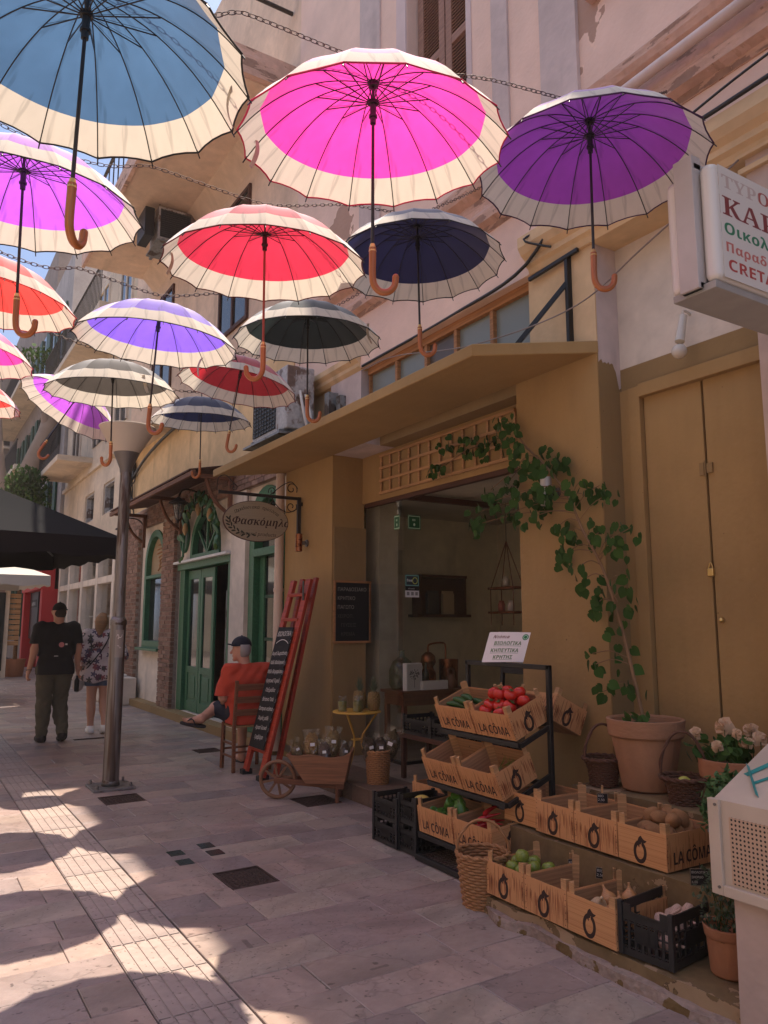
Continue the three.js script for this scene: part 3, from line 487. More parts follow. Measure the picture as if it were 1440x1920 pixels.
function acUnit(pos, turn, label, w = 0.86, h = 0.62, d = 0.34) {
  const o = thing('air_conditioner', label, 'air conditioner', pos, turn);
  part('casing', B(-w / 2, w / 2, 0, h, -d / 2, d / 2, 0.02), m.greyPlastic, o);
  part('grille', [...Array.from({ length: 13 }, (_, i) => B(-w * 0.44, w * 0.2, 0.06 + i * (h - 0.12) / 13, 0.06 + i * (h - 0.12) / 13 + 0.012, d / 2, d / 2 + 0.012)), ...Array.from({ length: 9 }, (_, i) => B(-w * 0.44 + i * w * 0.08, -w * 0.44 + i * w * 0.08 + 0.008, 0.05, h - 0.05, d / 2 + 0.012, d / 2 + 0.018))], m.blackPlastic, o);
  part('fan_well', B(-w * 0.45, w * 0.21, 0.05, h - 0.05, d / 2, d / 2 + 0.002), M([0.05, 0.05, 0.05], 0.7), o);
  part('service_cover', B(w / 2, w / 2 + 0.015, h * 0.5, h * 0.92, -d * 0.35, d * 0.2, 0.006), m.greyPlastic, o);
  part('bracket', [B(-w * 0.42, -w * 0.36, -0.05, -0.001, -d, d / 2 + 0.05), B(w * 0.36, w * 0.42, -0.05, -0.001, -d, d / 2 + 0.05), B(-w / 2 - 0.03, w / 2 + 0.03, -0.075, -0.05, -d / 2 - 0.1, d / 2 + 0.1)], m.galv, o);
  part('refrigerant_pipe', [tube([[w / 2 + 0.02, h * 0.6, 0.02], [w / 2 + 0.06, h * 0.3, 0.0], [w / 2 + 0.07, 0.02, -0.05], [w / 2 + 0.05, -0.2, -0.2]], 0.018, 6, 14), tube([[w / 2 + 0.02, h * 0.55, -0.04], [w / 2 + 0.07, h * 0.28, -0.08], [w / 2 + 0.08, 0.0, -0.1]], 0.014, 6, 12)], m.whitePlastic, o);
  return o;
}
acUnit([3.57, 3.62, -7.92], -Math.PI / 2, 'weathered grey air conditioner standing above the canopy', 0.96, 0.72, 0.34);
{
  const o = acUnit([3.6, 7.95, -12.6], 0, 'old air conditioner hanging by thin rods below the eaves slab', 0.78, 0.6, 0.5);
  part('hanger_rod', [[-0.36, 0.2], [0.36, 0.2], [-0.36, -0.2], [0.36, -0.2]].map(([x, z]) => cyl([x, -0.07, z], [x, 0.66, z], 0.008, 0.008, 5)), m.iron, o);
  part('shade_board', B(-0.62, -0.46, 0.0, 0.5, -0.2, 0.3, 0.01), m.blackMetal, o);
}
// old brown flue boxes beside the air conditioner on the canopy
solo('flue_duct', [B(-0.06, 0.06, 0, 0.55, -0.05, 0.05, 0.004), B(0.02, 0.1, 0.0, 0.5, 0.07, 0.16, 0.004)], m.galv, 'pair of dark metal ducts behind the canopy air conditioner', 'duct', [3.78, 3.43, -7.12]);
solo('cable_bundle', Array.from({ length: 9 }, (_, i) => tube([[rr(-0.05, 0), rr(-0.7, -0.3), rr(-0.15, 0.15)], [rr(-0.1, -0.02), rr(-0.2, 0.2), rr(-0.2, 0.2)], [rr(-0.1, -0.02), rr(0.1, 0.5), rr(-0.2, 0.2)], [rr(-0.05, 0), rr(0.4, 0.7), rr(-0.1, 0.1)]], 0.012, 5, 16)).concat([B(-0.06, 0, 0.2, 0.5, -0.1, 0.1, 0.01)]), m.blackPlastic, 'tangle of black cables at the far corner of the yellow wall', 'cables', [3.96, 4.35, -16.2]);
solo('wall_cable', tube([[3.93, 4.5, -16.3], [3.9, 4.75, -15.2], [3.9, 4.95, -13.5], [3.94, 4.98, -12.2]], 0.03, 6, 24), m.blackPlastic, 'black cable running up the yellow wall under the ledge', 'cable');

// ---------- farther buildings on the right ----------
{
  const b = thing('cream_building', 'cream building with shop windows behind the lamp post', 'building');
  part('wall', [B(4.2, 4.5, 3.35, 4.25, -26, -17), B(4.2, 4.5, 4.25, 5.05, -26, -22.6), B(4.2, 4.5, 4.25, 5.05, -21.4, -20.3), B(4.2, 4.5, 4.25, 5.05, -19.1, -17), B(4.2, 4.5, 5.05, 11, -26, -17), B(4.5, 9, 0, 11, -17.2, -17), B(4.5, 9, 0, 11, -26, -25.8), B(4.5, 9, 10.8, 11, -25.8, -17.2), B(8.8, 9, 0, 11, -25.8, -17.2)], m.cream, b);
  part('string_course', [B(4.12, 4.2, 5.6, 5.7, -26, -17)], m.cream, b);
  for (const [z0, z1] of [[-22.6, -21.4], [-20.3, -19.1]]) { const w = part('window', B(4.36, 4.38, 4.25, 5.05, z0, z1), m.darkGlass, b); part('window_frame', [B(4.24, 4.36, 4.25, 4.31, z0, z1), B(4.24, 4.36, 4.99, 5.05, z0, z1), B(4.24, 4.36, 4.31, 4.99, z0, z0 + 0.06), B(4.24, 4.36, 4.31, 4.99, z1 - 0.06, z1)], m.greyPlastic, w); }
  const zs = [-25.8, -24.2, -22.3, -20.4, -18.6, -17.2];
  zs.forEach(z => part('shopfront_post', B(4.16, 4.4, 0, 3.35, z - 0.12, z + 0.12, 0.006), m.white, b));
  part('shopfront_rail', [B(4.17, 4.38, 2.5, 2.66, -25.8, -17.2), B(4.18, 4.38, 0, 0.35, -25.8, -17.2)], m.white, b);
  for (let i = 0; i < 5; i++) { part('shop_pane', B(4.29, 4.3, 0.35, 2.5, zs[i] + 0.12, zs[i + 1] - 0.12), m.glass, b); part('fanlight_pane', B(4.29, 4.3, 2.66, 3.35, zs[i] + 0.12, zs[i + 1] - 0.12), m.glass, b); }
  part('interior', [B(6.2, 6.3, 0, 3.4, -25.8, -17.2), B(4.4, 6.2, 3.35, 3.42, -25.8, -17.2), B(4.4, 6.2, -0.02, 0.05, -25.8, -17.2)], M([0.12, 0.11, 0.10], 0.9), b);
  for (let i = 0; i < 5; i++) part('display_shelf', [B(4.5, 4.8, 0.9, 0.94, zs[i] + 0.3, zs[i + 1] - 0.3), B(4.6, 4.9, 1.3, 1.34, zs[i] + 0.3, zs[i + 1] - 0.3), B(4.7, 5.0, 1.7, 1.74, zs[i] + 0.3, zs[i + 1] - 0.3)], m.whitePlastic, b);
  // upper windows with balconies
  for (const z of [-24.3, -21.3, -18.7]) for (const y of [6.3, 9.0]) { const w = part('window', B(4.18, 4.2, y, y + 1.7, z - 0.55, z + 0.55), m.darkGlass, b); part('window_frame', [B(4.15, 4.2, y, y + 1.7, z - 0.62, z - 0.55), B(4.15, 4.2, y, y + 1.7, z + 0.55, z + 0.62), B(4.15, 4.2, y + 1.7, y + 1.78, z - 0.62, z + 0.62), B(4.15, 4.18, y, y + 1.7, z - 0.03, z + 0.03)], m.white, w); }
  part('balcony_slab', [B(3.3, 4.2, 5.9, 6.05, -25.5, -21.9), B(3.3, 4.2, 8.6, 8.75, -25.5, -17.4)], m.cream, b);
  part('balcony_rail', [[6.05, -25.5, -21.9], [8.75, -25.5, -17.4]].flatMap(([y, a, c]) => [cyl([3.34, y + 0.95, a], [3.34, y + 0.95, c], 0.025), ...Array.from({ length: Math.round((c - a) / 0.16) }, (_, i) => cyl([3.34, y, a + i * 0.16], [3.34, y + 0.95, a + i * 0.16], 0.01, 0.01, 4))]), m.iron, b);
}
{
  const b = thing('red_shop', 'narrow building with red shop front and black sign board', 'building');
  part('wall', [B(4.1, 9, 3.6, 14, -31, -26.1), B(4.6, 9, 0, 3.6, -31, -26.1)], m.paleGrey, b);
  part('shopfront', [B(3.7, 4.1, 2.6, 3.6, -30.6, -26.2), B(3.75, 4.6, 0, 2.6, -30.6, -30.2), B(3.75, 4.6, 0, 2.6, -26.6, -26.2)], M([0.50, 0.03, 0.025], 0.6), b);
  part('sign_board', B(3.95, 4.5, 1.0, 2.6, -30.2, -28.4), M([0.01, 0.01, 0.01], 0.4), b);
  const t = canvasTex(256, 64, (x) => { x.fillStyle = '#060606'; x.fillRect(0, 0, 256, 64); x.fillStyle = '#bbb'; x.font = 'bold 40px sans-serif'; x.fillText('SUPER PA', 16, 48); }); const pl = part('lettering', new THREE.BoxGeometry(1.2, 0.26, 0.005), M('#ffffff', 0.6, { map: t }), b); pl.rotation.y = -Math.PI / 2; pl.position.set(3.94, 2.2, -29.2);
  for (const z of [-29.6, -27.8]) for (const y of [4.6, 7.4, 10.6]) { const w = part('window', B(4.08, 4.1, y, y + 1.8, z - 0.5, z + 0.5), m.darkGlass, b); for (const q of [-0.76, 0.76]) part('shutter', B(4.02, 4.07, y, y + 1.8, z + q - 0.24, z + q + 0.24), m.greenDark, w); }
}
{ // end of the view: stone-coloured houses where the street turns
  const b = thing('end_house', 'shaded grey brown house closing the street at far left', 'building');
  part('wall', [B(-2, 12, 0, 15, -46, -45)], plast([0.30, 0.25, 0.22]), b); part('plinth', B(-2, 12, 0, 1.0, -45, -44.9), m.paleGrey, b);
  for (let i = 0; i < 6; i++) for (const y of [4.2, 7.6, 11]) { const w = part('window', B(-1.0 + i * 1.6, -0.1 + i * 1.6, y, y + 1.9, -45, -44.96), m.darkGlass, b); part('window_frame', [B(-1.08 + i * 1.6, -1.0 + i * 1.6, y - 0.1, y + 2, -45, -44.9), B(-0.1 + i * 1.6, -0.02 + i * 1.6, y - 0.1, y + 2, -45, -44.9), B(-1.15 + i * 1.6, 0.05 + i * 1.6, y - 0.2, y - 0.1, -45, -44.8)], m.cream, w); }
  part('balcony_slab', [B(1.5, 6.5, 7.0, 7.2, -45, -43.8)], m.cream, b); part('balcony_rail', [cyl([1.5, 8.2, -43.85], [6.5, 8.2, -43.85], 0.03), ...Array.from({ length: 28 }, (_, i) => cyl([1.5 + i * 0.18, 7.2, -43.85], [1.5 + i * 0.18, 8.2, -43.85], 0.012, 0.012, 4))], m.iron, b);
  const c = thing('corner_house', 'tall brown house with balconies behind the bare tree trunk', 'building');
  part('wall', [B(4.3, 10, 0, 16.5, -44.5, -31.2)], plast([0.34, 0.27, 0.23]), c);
  for (const z of [-42, -39, -36, -33]) for (const y of [1.0, 4.4, 7.8, 11.2]) { const w = part('window', B(4.27, 4.3, y, y + 2, z - 0.6, z + 0.6), m.darkGlass, c); for (const q of [-0.91, 0.91]) part('shutter', B(4.2, 4.26, y, y + 2, z + q - 0.29, z + q + 0.29), m.greenDark, w); }
  for (const y of [4.0, 7.4, 10.8]) { part('balcony_slab', B(3.3, 4.3, y, y + 0.18, -43, -32), m.cream, c); part('balcony_rail', [cyl([3.35, y + 1.15, -43], [3.35, y + 1.15, -32], 0.03), ...Array.from({ length: 60 }, (_, i) => cyl([3.35, y + 0.18, -43 + i * 0.185], [3.35, y + 1.15, -43 + i * 0.185], 0.012, 0.012, 4))], m.iron, c); }
}
{ // facade across the street, left of the frame: sunlit wall that sends light back
  const b = thing('opposite_building', 'plain cream building along the other side of the street', 'building');
  part('wall', [B(-8.5, -6.4, 0, 8.5, -44, 8)], M([0.80, 0.70, 0.58], 0.9, { map: tPlaster }), b);
  for (let i = 0; i < 9; i++) { const z = 4 - i * 4.4; part('window', B(-6.4, -6.37, 4.6, 6.6, z - 0.6, z + 0.6), m.darkGlass, b); part('shop_opening', B(-6.4, -6.36, 0.1, 2.7, z - 1.3, z + 1.3), m.darkGlass, b); part('awning', B(-6.4, -5.7, 2.8, 2.9, z - 1.5, z + 1.5), m.darkWood, b); }
}
// ---------- hanging umbrellas ----------
const UR = 0.525, UH = 0.265, NR = 16;
const ribPt = (t, a, dy = 0) => [UR * t * Math.cos(a), UH * (1 - Math.pow(t, 2.5)) + dy, UR * t * Math.sin(a)];
function panelGeo(t0, t1, n, scallop) {            // cloth between rib 0 and rib 1
  const a0 = 0, a1 = Math.PI * 2 / NR, k = 4, pos = [], uv = [], idx = [];
  for (let i = 0; i <= n; i++) for (let j = 0; j <= k; j++) {
    const s = j / k, bow = 4 * s * (1 - s), te = t0 + (t1 - t0) * i / n, t = te - (scallop ? 0.018 * bow * (i / n) : 0);
    const A = ribPt(t, a0), Bq = ribPt(t, a1), sag = 0.006 * bow * t;   // cloth pulled tight between the ribs
    pos.push(mixn(A[0], Bq[0], s), mixn(A[1], Bq[1], s) - sag, mixn(A[2], Bq[2], s)); uv.push(t * UR, s * 0.2 * t);
  }
  for (let i = 0; i < n; i++) for (let j = 0; j < k; j++) { const a = i * (k + 1) + j, b = a + 1, c = a + k + 1, d = c + 1; idx.push(a, b, c, b, d, c); }
  const g = new THREE.BufferGeometry(); g.setAttribute('position', new THREE.Float32BufferAttribute(pos, 3)); g.setAttribute('uv', new THREE.Float32BufferAttribute(uv, 2)); g.setIndex(idx); g.computeVertexNormals(); return g;
}
const gPanel = panelGeo(0.03, 0.835, 8, false), gBorder = panelGeo(0.835, 0.995, 3, true);
const gRib = merge([tube([0, 0.2, 0.42, 0.65, 0.85, 1.0].map(t => ribPt(t, 0, -0.006)), 0.0023, 5, 16), cyl(ribPt(0.98, 0, -0.004), ribPt(1.014, 0, -0.006), 0.003, 0.0026, 5)]);
const gStretch = merge([cyl([0.016, UH - 0.085, 0], ribPt(0.43, 0, -0.008), 0.0024, 0.0024, 5), cyl([0.016, UH - 0.082, 0.004], ribPt(0.4, 0, -0.006), 0.0008, 0.0008, 4)]);
const gTrim = (() => { const a = []; for (let i = 0; i < NR; i++) { const p = []; for (let j = 0; j <= 4; j++) { const s = j / 4, t = 0.995 - 0.018 * 4 * s * (1 - s), A = ribPt(t, i * Math.PI * 2 / NR), Q = ribPt(t, (i + 1) * Math.PI * 2 / NR); p.push([mixn(A[0], Q[0], s), mixn(A[1], Q[1], s) - 0.006 * 4 * s * (1 - s) * t, mixn(A[2], Q[2], s)]); } a.push(line(p, 0.0036, 4)); } return merge(a); })();
const gShaft = cyl([0, -0.40, 0], [0, UH + 0.01, 0], 0.0068, 0.006, 8);
const gRunner = merge([cyl([0, UH - 0.17, 0], [0, UH - 0.09, 0], 0.012, 0.013, 10), cyl([0, UH - 0.092, 0], [0, UH - 0.078, 0], 0.021, 0.021, 12), cyl([0, UH - 0.145, 0], [0, UH - 0.135, 0], 0.017, 0.017, 10)]);
const gCrown = merge([cyl([0, UH - 0.02, 0], [0, UH - 0.004, 0], 0.019, 0.021, 12)]);
const gTip = merge([cyl([0, UH, 0], [0, UH + 0.012, 0], 0.022, 0.014, 10), cyl([0, UH + 0.01, 0], [0, UH + 0.065, 0], 0.006, 0.004, 8)]);
const gHandle = tube([[0, -0.40, 0], [0, -0.45, 0], [0, -0.51, 0], [0.006, -0.545, 0], [0.03, -0.572, 0], [0.062, -0.572, 0], [0.085, -0.548, 0], [0.09, -0.515, 0]], t => 0.0145 - 0.0015 * t, 10, 26);
const gHandleEnd = (() => { const g = new THREE.SphereGeometry(0.0132, 10, 8); g.translate(0.09, -0.514, 0); return N(g); })();
const gFerrule = cyl([0, -0.415, 0], [0, -0.385, 0], 0.0155, 0.0095, 12);
const gStrap = (() => { const g = new THREE.BoxGeometry(0.022, 0.14, 0.0025, 1, 8, 1); const p = g.attributes.position; for (let i = 0; i < p.count; i++) { const y = p.getY(i) - 0.07; p.setXYZ(i, p.getX(i) * (1 - 0.3 * smooth(-0.1, -0.14, y)), y, p.getZ(i) + 0.02 * Math.sin(y * 22)); } g.computeVertexNormals(); return N(g); })();
const cloth = (c, tr = 0.6) => P(c, 1, { transmission: tr, thickness: 0, side: THREE.DoubleSide, map: tCloth });
const cream = cloth([0.74, 0.655, 0.565], 0.47), woodHandle = M([0.56, 0.20, 0.06], 0.35, { map: tWood }), shaftM = M([0.035, 0.03, 0.03], 0.3, { metalness: 0.5 });
const umbrellas = [];
function umbrella(label, c, pos, o = {}) {
  const { trim = [0.02, 0.018, 0.02], tr = 0.6, tilt = [0, 0], turn = 0, hook = 0, strap = -1, shaft = shaftM, lean = 0.05 } = o;
  const u = thing('hanging_umbrella', label, 'umbrella', pos, 0, 'open umbrellas hung over the street');
  const hd = Math.hypot(pos[0], pos[2]); u.position.y -= lean * 0.6;                       // hung a little forward: the side towards the viewer sits lower
  u.rotation.set(tilt[0] - lean * pos[2] / hd, turn, tilt[1] + lean * pos[0] / hd);
  const cm = cloth(c, tr), tm = M(trim, 0.8);
  for (let i = 0; i < NR; i++) {
    const a = -i * Math.PI * 2 / NR;
    const p = part('canopy_panel', gPanel, cm, u); p.rotation.y = a; part('panel_border', gBorder, cream, p);
    const r = part('rib', gRib, shaftM, u); r.rotation.y = a; part('stretcher', gStretch, shaftM, r);
  }
  part('edge_trim', gTrim, tm, u); part('shaft', gShaft, shaft, u); part('runner', gRunner, m.blackPlastic, u); part('crown', gCrown, m.blackPlastic, u); part('tip', gTip, shaftM, u);
  const h = part('handle', [gHandle, gHandleEnd], woodHandle, u); h.rotation.y = hook - turn; part('ferrule', gFerrule, m.brass, h);
  if (strap >= 0) { const s = part('tie_strap', gStrap, cream, u), q = ribPt(0.9, strap); s.position.set(q[0], q[1] + 0.012, q[2]); s.rotation.set(0, -strap + 1.2, 0.25); }
  umbrellas.push(u); return u;
}
const HK = -0.5;                                   // handle hooks mostly point to the right of the picture
umbrella('large steel blue umbrella cut by the top left corner', [0.085, 0.185, 0.36], [0.36, 3.28, -2.38], { tr: 0.42, turn: 0.1, hook: 0.9, strap: 0.3, tilt: [0.0, -0.02], lean: 0.02 });
umbrella('hot pink umbrella at top centre, brightest of the row', [0.95, 0.055, 0.42], [1.43, 3.41, -2.37], { tr: 0.68, trim: [0.55, 0.02, 0.08], turn: 0.06, hook: HK, strap: 3.9, tilt: [0.0, 0.0], lean: 0.085 });
umbrella('deep purple umbrella beside the hanging shop sign', [0.40, 0.055, 0.52], [2.55, 3.6, -2.28], { trim: [0.05, 0.01, 0.06], tr: 0.55, turn: 0.2, hook: HK - 0.1, tilt: [-0.02, -0.04], lean: 0.03 });
umbrella('magenta umbrella at left edge under the blue one', [0.50, 0.10, 0.80], [0.33, 3.40, -3.62], { tr: 0.66, turn: 0.15, hook: -0.6, strap: 4.2, tilt: [0.03, 0.02] });
umbrella('bright red umbrella left of centre under the pink one', [0.62, 0.030, 0.075], [1.46, 3.39, -3.5], { tr: 0.6, trim: [0.10, 0.01, 0.01], turn: 0.0, hook: 2.4, strap: 3.6, lean: 0.1, tilt: [-0.02, 0.0], shaft: M([0.30, 0.05, 0.03], 0.4) });
umbrella('dark navy umbrella between the pink and the purple one', [0.018, 0.022, 0.085], [2.52, 3.68, -3.64], { tr: 0.5, turn: 0.12, hook: -0.5, tilt: [-0.03, 0.0], lean: 0.0 });
umbrella('violet umbrella at left centre under the air conditioner', [0.24, 0.12, 0.85], [1.285, 3.36, -4.85], { tr: 0.64, turn: 0.2, hook: -0.6, strap: 5.9, tilt: [0.0, -0.06], lean: 0.09 });
umbrella('charcoal umbrella just left of the shop canopy end', [0.018, 0.027, 0.027], [2.33, 3.54, -4.76], { tr: 0.5, turn: 0.05, hook: -0.55, strap: 1.0, tilt: [-0.02, 0.0] });
umbrella('brownish grey umbrella directly above the lamp post', [0.075, 0.064, 0.057], [1.33, 3.38, -6.28], { tr: 0.5, turn: 0.1, hook: 2.2, strap: 1.4, tilt: [0.0, 0.02], lean: 0.04 });
umbrella('smaller crimson umbrella over the air conditioner on the canopy', [0.50, 0.025, 0.04], [2.38, 3.60, -6.25], { tr: 0.55, trim: [0.22, 0.02, 0.02], turn: 0.1, hook: -0.8, tilt: [0.02, -0.16] });
umbrella('small dark blue umbrella, farthest on the right above the timber awning', [0.02, 0.032, 0.10], [2.54, 3.66, -7.7], { tr: 0.5, turn: 0.15, hook: 2.3, tilt: [-0.03, 0.0], strap: 3.0, lean: 0.09 });
umbrella('orange red umbrella cut by left edge below the magenta one', [0.90, 0.06, 0.055], [0.30, 3.48, -5.05], { tr: 0.66, trim: [0.5, 0.03, 0.03], turn: 0.1, tilt: [0.03, -0.08] });
umbrella('pink umbrella cut by left edge beside the violet one', [0.92, 0.05, 0.40], [0.26, 3.62, -6.65], { tr: 0.66, trim: [0.5, 0.02, 0.1], turn: 0.1, tilt: [0.0, -0.12] });
umbrella('small red umbrella sliver, lowest at the left edge', [0.90, 0.06, 0.055], [0.36, 3.66, -8.25], { tr: 0.66, trim: [0.5, 0.03, 0.03], turn: 0.1, tilt: [0.0, -0.12], strap: 0.3 });
umbrella('lilac umbrella tipped steeply sideways behind the lamp post', [0.55, 0.12, 0.80], [1.30, 3.70, -8.15], { tr: 0.62, turn: 0.0, tilt: [-0.1, -0.5], hook: 0.0 });

// ---------- chains the umbrellas hang from ----------
const gLink = (() => { const p = []; for (let i = 0; i < 10; i++) { const t = i / 10 * Math.PI * 2; p.push([0.008 * Math.cos(t), 0, 0.011 * Math.sin(t) + (Math.sin(t) >= 0 ? 0.006 : -0.006)]); } return tube(p, 0.0021, 4, 14, true); })();
const chainM = M([0.14, 0.10, 0.085], 0.6, { metalness: 0.6, map: tRust });
function chain(label, pts, pitch = 0.027, split = true) {
  const o = thing('chain', label, 'chain', [0, 0, 0], 0, 'chains across the street');
  const dense = []; const c = new THREE.CatmullRomCurve3(pts.map(p => V(...p)), false, 'catmullrom', 0.3), L = c.getLength(), n = Math.floor(L / pitch), rest = [];
  const mt = new THREE.Matrix4();
  for (let i = 0; i < n; i++) {
    const p = c.getPointAt((i + 0.5) / n), d = c.getTangentAt((i + 0.5) / n), mm = new THREE.Matrix4().lookAt(V(0, 0, 0), d, V(0, 1, 0)).multiply(mt.makeRotationZ(i % 2 ? Math.PI / 2 : 0.0)); mm.setPosition(p);
    if (split && p.x > -0.2 * p.z * 0.2 - 0.4 && rest.length + 1 > -1 && o.children.length < 290) { const l = part('link', gLink, chainM, o); l.applyMatrix4(mm); if (pitch > 0.03) l.scale.setScalar(pitch / 0.027); }
    else { const g = gLink.clone(); if (pitch > 0.03) g.scale(pitch / 0.027, pitch / 0.027, pitch / 0.027); g.applyMatrix4(mm); rest.push(g); }
  }
  if (rest.length) part('links', rest, chainM, o).userData.kind = 'stuff';
}
const tipOf = (i) => { const u = umbrellas[i]; u.updateMatrixWorld(); return V(0, UH + 0.075, 0).applyMatrix4(u.matrixWorld).toArray(); };
const sagRow = (ids, left, right) => { const a = [left]; ids.map(tipOf).forEach((p, k, all) => { a.push(p); }); a.push(right); const out = []; a.forEach((p, i) => { out.push(p); if (i + 1 < a.length) { const q = a[i + 1]; const s = (i === 0 || i === a.length - 2) ? -0.02 : 0.03; out.push([(p[0] + q[0]) / 2, (p[1] + q[1]) / 2 + s, (p[2] + q[2]) / 2]); } }); return out; };
chain('chain over the blue, pink and purple umbrellas', sagRow([0, 1, 2], [-6.4, 5.6, -2.3], [3.74, 4.74, -2.72]));
chain('chain over the magenta, red and navy umbrellas', sagRow([3, 4, 5], [-6.4, 5.6, -3.6], [3.75, 4.96, -4.05]), 0.03);
chain('chain over the violet and charcoal umbrellas', sagRow([11, 6, 7], [-6.4, 5.6, -4.9], [3.78, 4.9, -5.2]), 0.034, false);
chain('chain over the grey and crimson umbrellas', sagRow([12, 8, 9], [-6.4, 5.6, -6.4], [3.8, 4.9, -6.4]), 0.036, false);
chain('farthest chain over the dark blue umbrella', sagRow([13, 14, 10], [-6.4, 5.6, -8.1], [3.8, 5.0, -7.8]), 0.04, false);
solo('overhead_wire', tube([[3.1, 3.62, -1.9], [3.3, 3.56, -2.6], [3.5, 3.52, -3.3], [3.55, 3.62, -4.4], [3.6, 3.9, -5.6], [3.85, 4.1, -6.6]], 0.005, 5, 40), M([0.25, 0.2, 0.18], 0.7), 'thin pale wire strung across in front of the window band', 'wire');

// ---------- lamp post ----------
{
  const o = thing('lamp_post', 'grey steel lamp post with upturned cone shade', 'lamp post', [1.80, 0, -7.72]);
  part('base_plate', B(-0.19, 0.19, 0, 0.022, -0.19, 0.19, 0.004), m.steel, o);
  part('anchor_bolt', [[-0.15, -0.15], [0.15, -0.15], [-0.15, 0.15], [0.15, 0.15]].map(([x, z]) => cyl([x, 0.02, z], [x, 0.06, z], 0.014, 0.012, 6)), m.steel, o);
  part('lower_pole', lathe([[0, 0.022], [0.085, 0.022], [0.078, 0.06], [0.075, 0.08], [0.073, 1.50], [0.078, 1.505], [0.078, 1.55], [0.06, 1.585], [0, 1.585]], 20), m.steel, o);
  part('upper_pole', lathe([[0.055, 1.58], [0.052, 3.05], [0, 3.05]], 18), m.steel, o);
  part('shade_socket', lathe([[0.056, 3.0], [0.06, 3.04], [0.125, 3.2], [0.125, 3.205], [0.0, 3.205]], 20), M([0.17, 0.155, 0.145], 0.45, { metalness: 0.5 }), o);
  part('cone_shade', lathe([[0.118, 3.2], [0.268, 3.455], [0.276, 3.46], [0.272, 3.448], [0.126, 3.2]], 28), P([0.55, 0.46, 0.36], 0.6, { side: THREE.DoubleSide }), o);
  const gm = canvasTex(128, 256, (x) => { x.fillStyle = '#8b8279'; x.fillRect(0, 0, 128, 256); x.strokeStyle = '#ddd2c8'; x.lineWidth = 6; x.beginPath(); x.moveTo(20, 60); x.bezierCurveTo(40, 10, 60, 90, 40, 80); x.bezierCurveTo(60, 50, 80, 100, 100, 40); x.stroke(); x.lineWidth = 4; x.beginPath(); x.moveTo(30, 150); x.bezierCurveTo(70, 130, 50, 190, 90, 160); x.stroke(); });
  const g = new THREE.CylinderGeometry(0.0745, 0.0745, 0.26, 14, 1, true, -0.5, 1.1); part('scribble', g, M('#ffffff', 0.6, { map: gm }), o).position.y = 1.33;
}
// ---------- café parasols ----------
function parasol(label, pos, size, c, y0, peak, val, turn = 0) {
  const o = thing('cafe_parasol', label, 'parasol', pos, turn), mt = P(c, 0.95, { side: THREE.DoubleSide, map: tWeave, specularIntensity: 0.15 }), h = size / 2, cn = [[-h, -h], [h, -h], [h, h], [-h, h]];
  for (let i = 0; i < 4; i++) {
    const a = cn[i], b = cn[(i + 1) % 4], pos2 = [], idx = [], n = 8;
    for (let r = 0; r <= n; r++) for (let k = 0; k <= n; k++) { const t = r / n, s = k / n, x = mixn(a[0], b[0], s) * t, z = mixn(a[1], b[1], s) * t; pos2.push(x, mixn(peak, y0, t) - 0.06 * Math.sin(Math.PI * t) * Math.sin(Math.PI * s), z); }
    for (let r = 0; r < n; r++) for (let k = 0; k < n; k++) { const q = r * (n + 1) + k; idx.push(q, q + 1, q + n + 1, q + 1, q + n + 2, q + n + 1); }
    const g = new THREE.BufferGeometry(); g.setAttribute('position', new THREE.Float32BufferAttribute(pos2, 3)); g.setIndex(idx); g.computeVertexNormals(); part('canopy_panel', uvm(g), mt, o);
    const vp = [], vi = []; for (let k = 0; k <= 16; k++) { const s = k / 16, x = mixn(a[0], b[0], s), z = mixn(a[1], b[1], s), w = 1 + 0.006 * Math.sin(s * 40); vp.push(x, y0, z, x * w, y0 - val + 0.02 * Math.sin(s * 25), z * w); } for (let k = 0; k < 16; k++) { const q = k * 2; vi.push(q, q + 1, q + 2, q + 2, q + 1, q + 3); }
    const vg = new THREE.BufferGeometry(); vg.setAttribute('position', new THREE.Float32BufferAttribute(vp, 3)); vg.setIndex(vi); vg.computeVertexNormals(); part('valance', uvm(vg), mt, o);
    part('rib', bar([0, peak - 0.04, 0], [a[0] * 0.99, y0 - 0.02, a[1] * 0.99], 0.02), m.galv, o);
  }
  part('pole', cyl([0, 0.05, 0], [0, peak + 0.06, 0], 0.03, 0.03, 12), m.galv, o); part('foot', B(-0.3, 0.3, 0, 0.06, -0.3, 0.3, 0.01), m.greyPlastic, o); return o;
}
parasol('black square cafe parasol at the left edge', [0.62, 0, -10.35], 2.75, [0.018, 0.0185, 0.02], 2.5, 3.26, 0.22, 0.12);
parasol('small white cafe parasol behind the black one', [1.05, 0, -17.5], 2.6, [0.55, 0.52, 0.47], 2.45, 3.05, 0.2, 0.1);
// ---------- things at the far left ----------
function leafCloud(n, c, rad, size, mt, name, par, kind) {
  const gs = []; for (let i = 0; i < n; i++) { const g = new THREE.PlaneGeometry(size, size * 1.5, 1, 2); const p = g.attributes.position; for (let k = 0; k < p.count; k++) if (Math.abs(p.getY(k)) > size * 0.5) p.setX(k, p.getX(k) * 0.25); g.rotateX(rr(0, 6)); g.rotateY(rr(0, 6)); const d = V(rr(-1, 1), rr(-1, 1), rr(-1, 1)); while (d.length() > 1) d.set(rr(-1, 1), rr(-1, 1), rr(-1, 1)); const q = 0.75 + 0.5 * vn(d.x + 3, d.y + 3 + d.z, 8, 8, 5); g.translate(c[0] + d.x * rad[0] * q, c[1] + d.y * rad[1] * q, c[2] + d.z * rad[2] * q); g.computeVertexNormals(); gs.push(N(g)); }
  const o = part(name, gs, mt, par); if (kind) o.userData.kind = kind; return o;
}
